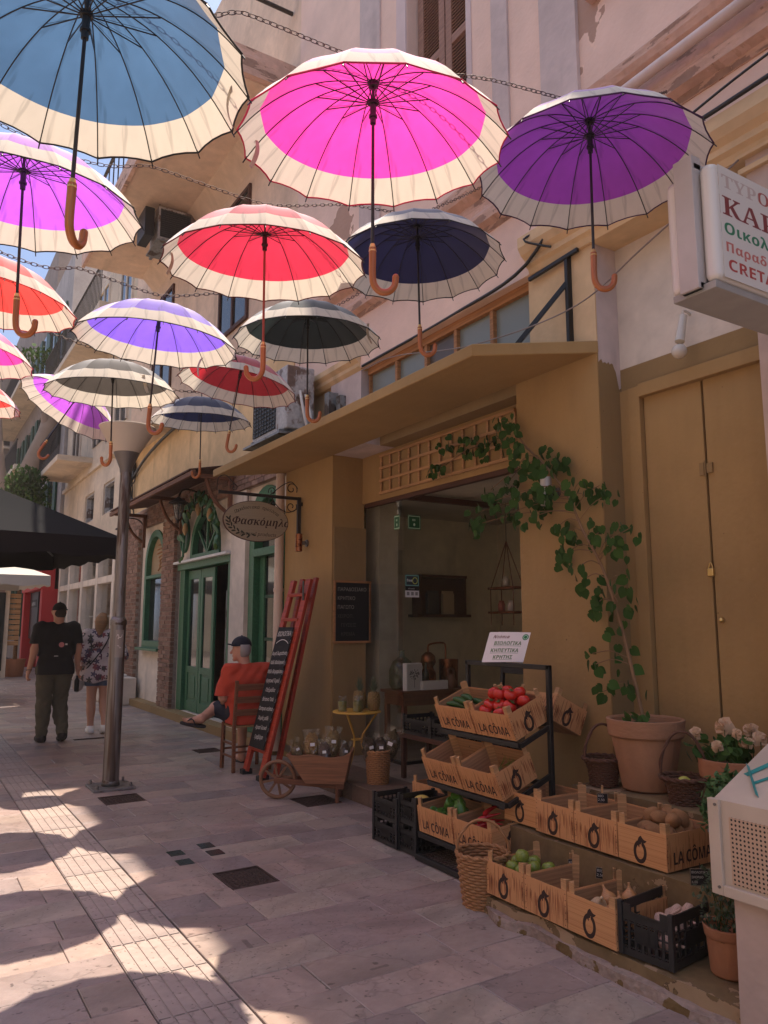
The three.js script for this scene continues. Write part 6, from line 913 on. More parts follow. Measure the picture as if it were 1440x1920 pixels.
{
  const o = thing('wheelbarrow_planter', 'small wooden wheelbarrow planter full of herb bags', 'wheelbarrow', [2.93, 0.0, -6.45], -0.62);
  const ring = new THREE.TorusGeometry(0.15, 0.017, 8, 36); ring.scale(1, 1, 1.2); ring.translate(0, 0.168, 0); const w = part('wheel', ring, woodM([0.30, 0.16, 0.085]), o);
  for (let i = 0; i < 8; i++) { const a = i * Math.PI / 4 + 0.2; part('spoke', bar([0.02 * Math.cos(a), 0.168 + 0.02 * Math.sin(a), 0], [0.14 * Math.cos(a), 0.168 + 0.14 * Math.sin(a), 0], 0.014, 0.02), woodM([0.30, 0.16, 0.085]), w); } part('hub', cyl([0, 0.168, -0.06], [0, 0.168, 0.06], 0.024, 0.024, 12), m.brownWood, w);
  for (const s of [-1, 1]) part('shaft', bar([-0.02, 0.168, s * 0.055], [0.6, 0.135, s * 0.12], 0.022, 0.045), m.brownWood, o);
  const wd = woodM([0.34, 0.155, 0.07]);
  for (const s of [-1, 1]) { const sh = new THREE.Shape(); sh.moveTo(0.27, 0.16); sh.lineTo(0.6, 0.16); sh.lineTo(0.66, 0.43); sh.lineTo(0.62, 0.40); sh.quadraticCurveTo(0.5, 0.36, 0.4, 0.385); sh.quadraticCurveTo(0.3, 0.41, 0.2, 0.385); sh.lineTo(0.1, 0.40); sh.closePath(); const g = extrude(sh, 0.016, 0.002); g.translate(0, 0, s * 0.135 - 0.008); part('side_board', uvm(g), wd, o); }
  part('end_board', [bar([0.27, 0.17, 0], [0.1, 0.40, 0], 0.26, 0.016), bar([0.6, 0.17, 0], [0.655, 0.42, 0], 0.26, 0.016)], wd, o); part('floor_board', B(0.27, 0.6, 0.16, 0.175, -0.13, 0.13), wd, o); part('leg', [bar([0.54, 0.0, -0.11], [0.54, 0.16, -0.11], 0.03), bar([0.54, 0.0, 0.11], [0.54, 0.16, 0.11], 0.03)], m.brownWood, o);
  o.updateMatrixWorld(true); const at = (x, y, z) => V(x, y, z).applyMatrix4(o.matrixWorld).toArray();
  [[0.2, 0.33, 0.0, 0.3, [0.30, 0.22, 0.11], 0.85, 0.35, 'bag of dried flowers leaning out over the barrow wheel'], [0.31, 0.335, 0.02, 0, [0.40, 0.26, 0.12], 1.15, 0.05, 'tallest bag of dried herbs in the barrow'], [0.42, 0.3, 0.06, -0.1, [0.20, 0.15, 0.14], 0.95, 0, 'low grey herb bag in the middle of the barrow'], [0.47, 0.35, -0.04, 0.1, [0.36, 0.26, 0.13], 1.15, -0.08, 'pale herb bag at the back of the barrow'], [0.58, 0.32, 0.03, 0.2, [0.13, 0.10, 0.07], 0.8, -0.2, 'small dark herb bag at the shop end of the barrow'], [0.36, 0.31, -0.06, 0.2, [0.28, 0.2, 0.1], 1.0, 0.05, 'half hidden herb bag at the back left of the barrow']].forEach(([x, y, z, t, c, s, tz, l]) => herbBag('clear ' + l, at(x, y + 0.0, z), -0.5 + t, c, s, tz));
}
[[3.60, 0.33, -5.96, -0.2, [0.12, 0.09, 0.06], 1.1, 0.25, 'left of three dark herb bags in the step basket'], [3.66, 0.33, -5.90, -0.6, [0.10, 0.07, 0.05], 1.0, 0.0, 'middle of three dark herb bags in the step basket'], [3.72, 0.34, -5.92, -0.9, [0.14, 0.11, 0.06], 1.3, -0.3, 'right tallest of three dark herb bags in the step basket']].forEach(([x, y, z, t, c, s, tz, l]) => herbBag('clear ' + l, [x, y, z], t, c, s, tz));
// ---------- yellow bistro table with pineapples and jars ----------
{
  const o = thing('bistro_table', 'small round yellow bistro table on the step', 'table', [3.73, 0.146, -6.45]), ym = M([0.62, 0.34, 0.05], 0.45); part('top', lathe([[0, 0.545], [0.225, 0.545], [0.232, 0.552], [0.225, 0.562], [0, 0.562]], 32), ym, o);
  for (let i = 0; i < 3; i++) { const a = i * 2.094 + 0.5; part('leg', tube([[0.19 * Math.cos(a), 0.54, 0.19 * Math.sin(a)], [0.12 * Math.cos(a), 0.44, 0.12 * Math.sin(a)], [0.045 * Math.cos(a), 0.3, 0.045 * Math.sin(a)], [0.09 * Math.cos(a), 0.14, 0.09 * Math.sin(a)], [0.2 * Math.cos(a), 0.0, 0.2 * Math.sin(a)]], 0.009, 6, 24), ym, o); } part('ring', (() => { const g = new THREE.TorusGeometry(0.05, 0.006, 5, 18); g.rotateX(Math.PI / 2); g.translate(0, 0.3, 0); return g; })(), ym, o);
  const pine = (label, pos, turn) => { const p = thing('pineapple', label, 'pineapple', pos, turn, 'pineapples on the bistro table'), sc = []; for (let r = 0; r < 10; r++) for (let k = 0; k < 10; k++) { const y = 0.012 + r * 0.0165, rad = 0.058 * Math.sqrt(clamp(1 - Math.pow((y - 0.09) / 0.115, 2))) + 0.004, a = (k + (r % 2) * 0.5) / 10 * Math.PI * 2; const g = new THREE.ConeGeometry(0.0125, 0.012, 4); g.rotateX(Math.PI / 2); g.rotateY(Math.PI / 2 - a); g.translate(rad * Math.cos(a), y, rad * Math.sin(a)); sc.push(g); } part('body', [lathe([[0, 0], [0.035, 0.002], [0.056, 0.04], [0.06, 0.09], [0.05, 0.145], [0.03, 0.175], [0, 0.178]], 20)], M([0.20, 0.12, 0.035], 0.7), p); part('scales', sc, M([0.25, 0.15, 0.04], 0.6), p); const lv = []; for (let i = 0; i < 34; i++) { const t = i / 34, a = i * 2.4, h = 0.05 + 0.11 * t, out = 0.045 * (1 - t * 0.7); lv.push(tube([[0.012 * Math.cos(a), 0.172, 0.012 * Math.sin(a)], [out * 0.6 * Math.cos(a), 0.17 + h * 0.5, out * 0.6 * Math.sin(a)], [out * 1.3 * Math.cos(a), 0.17 + h, out * 1.3 * Math.sin(a)]], q => 0.006 * (1 - q * 0.9), 4, 5)); } part('crown', lv, M([0.10, 0.12, 0.06], 0.7), p); };
  pine('rear pineapple on the yellow bistro table', [3.80, 0.709, -6.52], 0.3); pine('front pineapple at the right of the yellow bistro table', [3.86, 0.709, -6.36], 1.2);
  const jar = (label, pos) => { const j = thing('glass_jar', label, 'jar', pos, 0, 'jars on the bistro table'); part('contents', lathe([[0, 0.003], [0.038, 0.003], [0.04, 0.09], [0, 0.095]], 16), M([0.30, 0.26, 0.07], 0.9, { map: tSpeck, bumpMap: bSpeck, bumpScale: 0.01 }), j); part('glass', lathe([[0, 0], [0.042, 0], [0.045, 0.01], [0.045, 0.1], [0.036, 0.118], [0.036, 0.13]], 18), m.glass, j); part('lid', lathe([[0, 0.128], [0.039, 0.128], [0.039, 0.142], [0, 0.142]], 16), m.glass, j); };
  jar('clear jar at the left on the yellow bistro table', [3.58, 0.709, -6.46]); jar('clear jar in front on the yellow bistro table', [3.67, 0.709, -6.34]); jar('clear jar between the other jar and the pineapples', [3.73, 0.709, -6.42]);
}
// ---------- things inside the shop ----------
{
  const d = thing('wooden_desk', 'dark wooden table behind the shop glass', 'table', [0, 0, 0]); part('top', B(4.42, 5.35, 0.80, 0.83, -7.15, -6.72, 0.004), m.brownWood, d); part('apron', [B(4.47, 5.3, 0.68, 0.8, -6.77, -6.745), B(4.46, 4.48, 0.68, 0.8, -7.1, -6.77)], m.brownWood, d); [[4.48, -6.78], [5.28, -6.78], [4.48, -7.1], [5.28, -7.1]].forEach(([x, z]) => part('leg', bar([x, 0.14, z], [x, 0.8, z], 0.05), m.brownWood, d));
  const dj = thing('demijohn', 'large glass demijohn on the desk', 'bottle', [4.6, 0.83, -7.0]); part('glass', lathe([[0, 0], [0.11, 0.0], [0.14, 0.05], [0.14, 0.2], [0.1, 0.29], [0.035, 0.34], [0.026, 0.4], [0.032, 0.405]], 24), P([0.5, 0.58, 0.45], 0.05, { transmission: 0.9, thickness: 0 }), dj);
  const bx2 = thing('olive_box', 'white box with a printed olive tree leaning on the demijohn', 'box', [4.6, 0.83, -6.8], 0.15); part('carton', B(-0.11, 0.11, 0, 0.28, -0.03, 0.03, 0.002), m.paper, bx2); part('print', new THREE.BoxGeometry(0.2, 0.26, 0.001), M('#ffffff', 0.9, { map: canvasTex(200, 260, (x) => { x.fillStyle = '#cfc8bc'; x.fillRect(0, 0, 200, 260); x.strokeStyle = '#2a2622'; x.lineWidth = 6; x.beginPath(); x.moveTo(100, 240); x.lineTo(100, 150); x.stroke(); for (let i = 0; i < 60; i++) { const a = hash(i, 1, 3) * 6.3, r = Math.sqrt(hash(i, 2, 3)) * 70; x.fillStyle = '#2a2622'; x.beginPath(); x.ellipse(100 + r * Math.cos(a), 100 + r * Math.sin(a) * 0.8, 8, 4, a, 0, 7); x.fill(); } }) }), bx2).position.set(0, 0.14, 0.0312);
  solo('flat_box', B(-0.17, 0.17, 0, 0.09, -0.04, 0.04, 0.003), m.paper, 'flat white carton lying at the front edge of the desk', 'box', [4.86, 0.831, -6.79], 0.05);
  const st = thing('copper_still', 'old copper alembic on the desk in the shop window', 'alembic', [4.93, 0.831, -6.98]); part('boiler', lathe([[0, 0], [0.08, 0], [0.09, 0.05], [0.085, 0.16], [0.06, 0.2], [0.055, 0.22], [0.085, 0.27], [0.075, 0.34], [0.03, 0.38], [0, 0.385]], 24), m.copper, st); part('neck', tube([[0, 0.37, 0], [0.0, 0.45, 0], [0.05, 0.47, 0], [0.22, 0.47, 0], [0.235, 0.42, 0], [0.235, 0.3, 0]], 0.01, 8, 24), m.copper, st); part('cooling_tub', lathe([[0, 0], [0.1, 0], [0.11, 0.3], [0.102, 0.3], [0.095, 0.02]], 24).translate(0.26, 0, 0.02), m.copper, st);
  const jug = thing('clay_jug', 'brown clay jug with round handle on the desk', 'jug', [5.1, 0.831, -6.8]); part('body', lathe([[0, 0], [0.05, 0], [0.06, 0.06], [0.04, 0.13], [0.03, 0.15], [0, 0.15]], 18), M([0.2, 0.08, 0.04], 0.4), jug); part('handle', tube([[-0.03, 0.13, 0], [-0.03, 0.2, 0], [0.03, 0.2, 0], [0.04, 0.12, 0]], 0.012, 6, 16), M([0.2, 0.08, 0.04], 0.4), jug);
  solo('wine_bottle', lathe([[0, 0], [0.036, 0], [0.037, 0.16], [0.014, 0.22], [0.014, 0.28], [0, 0.28]], 16), P([0.012, 0.016, 0.01], 0.08), 'dark wine bottle standing before the copper alembic', 'bottle', [4.82, 0.831, -6.87]);
  const ws = thing('wall_shelf', 'small dark wall cabinet with two paper packs inside the shop', 'cabinet', [6.99, 1.58, -8.9 + 0.0]); ws.position.set(5.9, 1.6, -8.19); part('box', [B(-0.42, 0.42, 0, 0.035, 0, 0.22), B(-0.36, 0.36, 0.5, 0.535, 0, 0.22), B(-0.36, -0.33, 0.035, 0.5, 0, 0.2), B(0.33, 0.36, 0.035, 0.5, 0, 0.2), B(-0.33, 0.33, 0.035, 0.5, 0, 0.015)], m.darkWood, ws);
  [[-0.12, [0.05, 0.05, 0.05]], [0.12, [0.46, 0.34, 0.2]]].forEach(([x, c], i) => solo('coffee_pack', [B(-0.09, 0.09, 0, 0.27, -0.03, 0.03, 0.01), B(-0.09, 0.09, 0.27, 0.3, -0.006, 0.006)], M(c, 0.6), i ? 'brown paper coffee pack in the wall cabinet' : 'black coffee pack in the wall cabinet', 'pack', [5.9 + x, 1.637, -8.08]));
  const rs = thing('rope_shelf', 'hanging rope shelf of two boards inside the shop', 'shelf', [5.75, 0, -6.6]); for (const y of [1.63, 1.9]) part('board', B(-0.1, 0.1, y, y + 0.025, -0.22, 0.22, 0.003), m.brownWood, rs); part('rope', [-1, 1].flatMap(s => [-1, 1].map(q => line([[0.0, 2.44, 0], [q * 0.08, 1.9, s * 0.19], [q * 0.08, 1.5, s * 0.19]], 0.006, 5))), m.brownWood, rs); part('hook', cyl([0, 2.44, 0], [0, 2.88, 0], 0.004, 0.004, 4), m.iron, rs);
  [[1.925, -0.02], [1.655, -0.1], [1.655, 0.06]].forEach(([y, z], i) => solo('shelf_jar', lathe([[0, 0], [0.04, 0], [0.042, 0.08], [0.03, 0.1], [0.03, 0.12], [0, 0.12]], 14), M([[0.45, 0.4, 0.33], [0.35, 0.12, 0.08], [0.5, 0.45, 0.4]][i], 0.4), ['pale jar on the upper rope shelf', 'red labelled jar on the lower rope shelf', 'white jar on the lower rope shelf'][i], 'jar', [5.75, y, -6.6 + z]));
  const dl = M([0.02, 0.016, 0.014], 0.7); const ch = thing('dark_chair', 'dark slatted chair standing in the shop doorway', 'chair', [4.0, 0.146, -4.75]); part('seat', B(-0.2, 0.2, 0.42, 0.45, -0.2, 0.2, 0.005), dl, ch); [[-1, -1], [1, -1], [-1, 1], [1, 1]].forEach(([a, b]) => part('leg', bar([a * 0.18, 0, b * 0.18], [a * 0.18, 0.43, b * 0.18], 0.03), dl, ch)); part('back_post', [bar([0.18, 0.43, -0.18], [0.24, 1.1, -0.18], 0.03), bar([0.18, 0.43, 0.18], [0.24, 1.1, 0.18], 0.03)], dl, ch); part('back_slat', [bar([0.23, 1.0, -0.18], [0.23, 1.0, 0.18], 0.02, 0.05), bar([0.215, 0.8, -0.18], [0.215, 0.8, 0.18], 0.02, 0.05)], dl, ch);
  const lb = thing('low_bench', 'low dark bench with produce just inside the doorway', 'bench', [4.1, 0.146, -5.6]); part('seat', B(-0.18, 0.18, 0.36, 0.4, -0.45, 0.45, 0.004), m.darkWood, lb); [[-0.14, -0.4], [0.14, -0.4], [-0.14, 0.4], [0.14, 0.4]].forEach(([a, b]) => part('leg', bar([a, 0, b], [a, 0.36, b], 0.04), m.darkWood, lb));
  plasticCrate('black plastic crate of tags on the low bench in the doorway', [4.08, 0.547, -5.75], 0, 0.3, 0.4, 0.16); plasticCrate('black plastic crate of aubergines on the low bench in the doorway', [4.08, 0.547, -5.35], 0, 0.3, 0.36, 0.16);
  [[-0.05, -0.08], [0.05, 0.0], [-0.03, 0.09]].forEach(([x, z]) => fruit('aubergine', blob(0.04, 14, 0.02, 2, 0.95, 0.95, 1.8), P([0.02, 0.008, 0.025], 0.15), [4.08 + x, 0.64, -5.35 + z], [0.2, 0.4, 0], 'glossy dark aubergine in the doorway crate', 'aubergine', 'aubergines in the doorway'));
}
// ---------- rush chair ----------
{
  const o = thing('rush_chair', 'old brown rush seated chair under the sitting man', 'chair', [3.235, 0, -7.95]), w = m.brownWood;
  for (const x of [-0.2, 0.2]) { part('leg', bar([x, 0, -0.17], [x * 0.97, 0.48, -0.16], 0.036), w, o); part('back_leg', [bar([x, 0, 0.17], [x, 0.46, 0.16], 0.036), bar([x, 0.45, 0.16], [x, 0.93, 0.21], 0.034)], w, o); part('rung', [bar([x, 0.15, -0.17], [x, 0.15, 0.17], 0.02), bar([x, 0.28, -0.17], [x, 0.28, 0.17], 0.02)], w, o); }
  part('rung', [bar([-0.2, 0.2, 0.17], [0.2, 0.2, 0.17], 0.02), bar([-0.2, 0.2, -0.17], [0.2, 0.2, -0.17], 0.02)], w, o); for (const y of [0.6, 0.73, 0.86]) part('back_slat', bar([-0.2, y, 0.17 + (y - 0.46) * 0.1], [0.2, y, 0.17 + (y - 0.46) * 0.1], 0.018, 0.065), w, o);
  const cords = []; for (let i = 0; i < 18; i++) { const z = -0.165 + i * 0.0192; cords.push(cyl([-0.2, 0.455, z], [0.2, 0.455, z], 0.0105, 0.0105, 6)); } part('rush_seat', cords, woodM([0.42, 0.26, 0.11]), o);
}
// ---------- people ----------
function sdfMesh(fn, lo, hi, cell) {
  const size = V(hi[0] - lo[0], hi[1] - lo[1], hi[2] - lo[2]), res = Math.min(150, Math.max(24, Math.ceil(Math.max(size.x, size.y, size.z) / cell)));
  const mc = new MarchingCubes(res, m.skin, false, false, 160000); mc.isolation = 0; const h = res / 2;
  for (let z = 0; z < res; z++) for (let y = 0; y < res; y++) for (let x = 0; x < res; x++) mc.field[x + y * res + z * res * res] = -fn(lo[0] + size.x * (((x - h) / h) * 0.5 + 0.5), lo[1] + size.y * (((y - h) / h) * 0.5 + 0.5), lo[2] + size.z * (((z - h) / h) * 0.5 + 0.5));
  mc.update(); const n = mc.count, p = new Float32Array(n * 3);
  for (let i = 0; i < n; i++) { p[i * 3] = lo[0] + size.x * (mc.positionArray[i * 3] * 0.5 + 0.5); p[i * 3 + 1] = lo[1] + size.y * (mc.positionArray[i * 3 + 1] * 0.5 + 0.5); p[i * 3 + 2] = lo[2] + size.z * (mc.positionArray[i * 3 + 2] * 0.5 + 0.5); }
  const nn = new Float32Array(n * 3), e = cell * 0.6; for (let i = 0; i < n; i++) { const [x, y, z] = [p[i * 3], p[i * 3 + 1], p[i * 3 + 2]]; const v = V(fn(x + e, y, z) - fn(x - e, y, z), fn(x, y + e, z) - fn(x, y - e, z), fn(x, y, z + e) - fn(x, y, z - e)).normalize(); nn[i * 3] = v.x; nn[i * 3 + 1] = v.y; nn[i * 3 + 2] = v.z; }
  const g = new THREE.BufferGeometry(); g.setAttribute('position', new THREE.BufferAttribute(p, 3)); g.setAttribute('normal', new THREE.BufferAttribute(nn, 3));
  return uvm(N(g));
}
const smin = (a, b, k) => { const h = clamp(0.5 + 0.5 * (b - a) / k); return mixn(b, a, h) - k * h * (1 - h); };
function cap(a, b, ra, rb, sq = 1) { const ax = a[0], ay = a[1], az = a[2], bx = b[0] - ax, by = b[1] - ay, bz = b[2] - az, L2 = bx * bx + by * by + bz * bz || 1e-9; return (x, y, z) => { const px = x - ax, py = y - ay, pz = z - az, t = clamp((px * bx + py * by + pz * bz) / L2), dx = px - bx * t, dy = py - by * t, dz = pz - bz * t; return Math.sqrt(dx * dx + dy * dy + dz * dz) - mixn(ra, rb, t); }; }
function ell(c, r) { return (x, y, z) => { const px = (x - c[0]) / r[0], py = (y - c[1]) / r[1], pz = (z - c[2]) / r[2], k = Math.sqrt(px * px + py * py + pz * pz); return (k - 1) * Math.min(r[0], r[1], r[2]); }; }
const uni = (fs, k = 0.04) => (x, y, z) => { let d = fs[0](x, y, z); for (let i = 1; i < fs.length; i++) d = smin(d, fs[i](x, y, z), k); return d; };
const grow = (f, r) => (x, y, z) => f(x, y, z) - r;
const cut = (f, ...pl) => (x, y, z) => { let d = f(x, y, z); for (const p of pl) d = Math.max(d, p(x, y, z)); return d; };
const wrinkle = (f, a, k) => (x, y, z) => f(x, y, z) + a * Math.sin(k * (y + 0.6 * x)) * Math.sin(k * 0.7 * (z - 0.4 * y) + 1) + a * 0.8 * Math.sin(k * 1.7 * (x - 0.5 * y) + 2 * Math.sin(k * 0.5 * y)) * Math.sin(k * 0.9 * (y + z));
const add3 = (a, b, s = 1) => [a[0] + b[0] * s, a[1] + b[1] * s, a[2] + b[2] * s];
function headGeo(c, dir, s = 1) {                   // head with brow, nose, mouth, chin, ears; dir = facing angle about y (0 = -z)
  const f = [-Math.sin(dir), -Math.cos(dir)], r = [Math.cos(dir), -Math.sin(dir)], P3 = (fw, up, rt) => [c[0] + (f[0] * fw + r[0] * rt) * s, c[1] + up * s, c[2] + (f[1] * fw + r[1] * rt) * s];
  const rot = (fn) => (x, y, z) => { const dx = x - c[0], dz = z - c[2]; return fn((dx * r[0] + dz * r[1]) / s, (y - c[1]) / s, (dx * f[0] + dz * f[1]) / s) * s; };
  const e = rot(uni([ell([0, 0.02, -0.005], [0.076, 0.105, 0.096]), ell([0, -0.055, 0.03], [0.055, 0.06, 0.062]), cap([0, -0.1, -0.03], [0, -0.02, -0.02], 0.05, 0.055)], 0.03));
  const nose = cap(P3(0.088, 0.015, 0), P3(0.112, -0.028, 0), 0.008 * s, 0.014 * s), brow = cap(P3(0.082, 0.03, -0.035), P3(0.082, 0.03, 0.035), 0.012 * s, 0.012 * s), lips = cap(P3(0.086, -0.062, -0.018), P3(0.086, -0.062, 0.018), 0.009 * s, 0.009 * s), chin = cap(P3(0.07, -0.1, 0), P3(0.075, -0.1, 0), 0.02 * s, 0.02 * s);
  const ear = (q) => { const w = P3(-0.012, -0.005, q * 0.078), w2 = P3(-0.018, 0.025, q * 0.084); return cap(w, w2, 0.014 * s, 0.017 * s); };
  return uni([e, nose, brow, lips, chin, ear(1), ear(-1)], 0.012 * s);
}
function handSdf(w, dir, side, curl = 0.5, s = 1) {  // palm and five fingers; w wrist, dir towards the fingertips, side towards the thumb
  const D = V(...dir).normalize(), S = V(...side).normalize(), Nn = D.clone().cross(S), pt = (d, q, n) => V(...w).addScaledVector(D, d * s).addScaledVector(S, q * s).addScaledVector(Nn, n * s).toArray();
  const fs = [cap(pt(0, 0, 0), pt(0.03, 0.0, 0), 0.026 * s, 0.028 * s), cap(pt(0.03, 0.02, 0), pt(0.085, 0.026, 0), 0.017 * s, 0.015 * s), cap(pt(0.03, -0.018, 0), pt(0.08, -0.026, 0), 0.017 * s, 0.014 * s), cap(pt(0.04, 0, 0), pt(0.088, 0.0, 0), 0.017 * s, 0.015 * s)];
  const fing = []; [[0.03, 0.07], [0.01, 0.08], [-0.011, 0.074], [-0.03, 0.058]].forEach(([q, L], i) => { const b = 0.085 - Math.abs(q) * 0.15, c1 = L * 0.5; const k1 = pt(b + c1 * 0.95, q * 1.08, curl * 0.012), k2 = pt(b + c1 * 0.95 + L * 0.3 * (1 - curl * 0.5), q * 1.08, curl * 0.035), k3 = pt(b + c1 * 0.95 + L * 0.45 * (1 - curl * 0.9), q * 1.05, curl * 0.06); fing.push(uni([cap(pt(b, q, 0), k1, 0.0098 * s, 0.0088 * s), cap(k1, k2, 0.0088 * s, 0.008 * s), cap(k2, k3, 0.008 * s, 0.007 * s)], 0.003)); });
  fing.push(uni([cap(pt(0.02, 0.025, 0.004), pt(0.055, 0.05, 0.014), 0.013 * s, 0.0105 * s), cap(pt(0.055, 0.05, 0.014), pt(0.085, 0.056, 0.024), 0.0105 * s, 0.0085 * s)], 0.004));
  const palm = uni(fs, 0.012); return (x, y, z) => { let d = palm(x, y, z); for (const f of fing) d = smin(d, f(x, y, z), 0.006); return d; };
}
const box3 = (pts, pad) => { const lo = [1e9, 1e9, 1e9], hi = [-1e9, -1e9, -1e9]; pts.forEach(p => { for (let i = 0; i < 3; i++) { lo[i] = Math.min(lo[i], p[i] - pad); hi[i] = Math.max(hi[i], p[i] + pad); } }); return [lo, hi]; };
function capHat(c, dir, mat, par, s = 1) {           // baseball cap
  const o = part('cap', (() => { const g = new THREE.SphereGeometry(0.104 * s, 22, 10, 0, Math.PI * 2, 0, Math.PI * 0.52); g.scale(0.86, 0.98, 1.06); return N(g); })(), mat, par); o.position.set(...c); o.rotation.y = dir;
  const sh = new THREE.Shape(); sh.absellipse(0, 0, 0.078 * s, 0.085 * s, 0, Math.PI, false); const g = extrude(sh, 0.006, 0.002); g.rotateX(-Math.PI / 2 + 0.18); g.translate(0, -0.002, -0.07 * s); part('peak', g, mat, o); const bt = new THREE.SphereGeometry(0.009 * s, 8, 6); bt.translate(0, 0.103 * s, 0); part('button', bt, mat, o); return o;
}
function standing(o, p) {                            // figure facing -z, feet at y = 0; p holds pose and sizes
  const H = p.h / 1.8, j = (a) => [a[0] * H, a[1] * H, a[2] * H], W = p.w || 1;
  const hipL = j([-0.095 * W, 0.92, 0]), hipR = j([0.095 * W, 0.92, 0]), J = { kneeL: j(p.kneeL), kneeR: j(p.kneeR), ankL: j(p.ankL), ankR: j(p.ankR), toeL: j(p.toeL), toeR: j(p.toeR), shL: j([-0.185 * W, 1.46, 0.0]), shR: j([0.185 * W, 1.46, 0.0]), elL: j(p.elL), elR: j(p.elR), wrL: j(p.wrL), wrR: j(p.wrR) };
  const head = j([p.headX || 0, 1.655, -0.025]), r = (x) => x * H * (p.fat || 1);
  const leg = (h, k, a) => [cap(h, k, r(0.098), r(0.06)), cap(add3(k, [0, -0.02, 0]), a, r(0.062), r(0.04)), ell(add3(k, [0, -0.14 * H, 0.022 * H]), [r(0.056), 0.13 * H, r(0.056)])];
  const torso = [cap(j([-0.07 * W, 1.36, 0]), j([0.07 * W, 1.36, 0]), r(0.115), r(0.115)), cap(j([-0.05 * W, 1.15, 0]), j([0.05 * W, 1.15, 0]), r(0.122), r(0.122)), cap(j([-0.07 * W, 0.98, 0.01]), j([0.07 * W, 0.98, 0.01]), r(0.12), r(0.12)), cap(j([-0.16 * W, 1.45, 0]), j([0.16 * W, 1.45, 0]), r(0.062), r(0.062)), cap(j([0, 1.44, 0.01]), j([p.headX || 0, 1.58, -0.015]), r(0.066), r(0.055))];
  const arm = (s, e, w) => [cap(s, e, r(0.058), r(0.044)), cap(e, w, r(0.044), r(0.028))];
  const foot = (a, t) => [cap(a, add3(a, [0, -0.035 * H, 0.02]), r(0.042), r(0.042)), cap(add3(a, [0, -0.05 * H, 0.02]), t, r(0.036), r(0.03))];
  const legs = [...leg(hipL, J.kneeL, J.ankL), ...leg(hipR, J.kneeR, J.ankR)], arms = [...arm(J.shL, J.elL, J.wrL), ...arm(J.shR, J.elR, J.wrR)];
  const bodyF = uni([...torso, ...legs, ...arms, ...foot(J.ankL, J.toeL), ...foot(J.ankR, J.toeR)], 0.035 * H);
  const [lo, hi] = box3([...Object.values(J), head, hipL, hipR], 0.16); hi[1] = head[1] - 0.06 * H;
  const hd = headGeo(head, p.face || 0, H), hb = box3([head], 0.16 * H), hands = [[J.elL, J.wrL, 1], [J.elR, J.wrR, -1]].map(([e, w, s]) => { const d = [w[0] - e[0], w[1] - e[1], w[2] - e[2]], f = handSdf(w, d, [0, 0, -1], 0.7, H); const c = add3(w, V(...d).normalize().multiplyScalar(0.08).toArray()); const [a, b] = box3([c], 0.125); return sdfMesh(f, a, b, 0.0035); });
  part('body', mergeGeometries([sdfMesh(bodyF, lo, hi, 0.0125), sdfMesh(uni([hd, torso[4]], 0.02), hb[0], hb[1], 0.0045), ...hands]), m.skin, o);
  return { J, torso, legs, arms, head, H, r, j, foot, hipL, hipR };
}
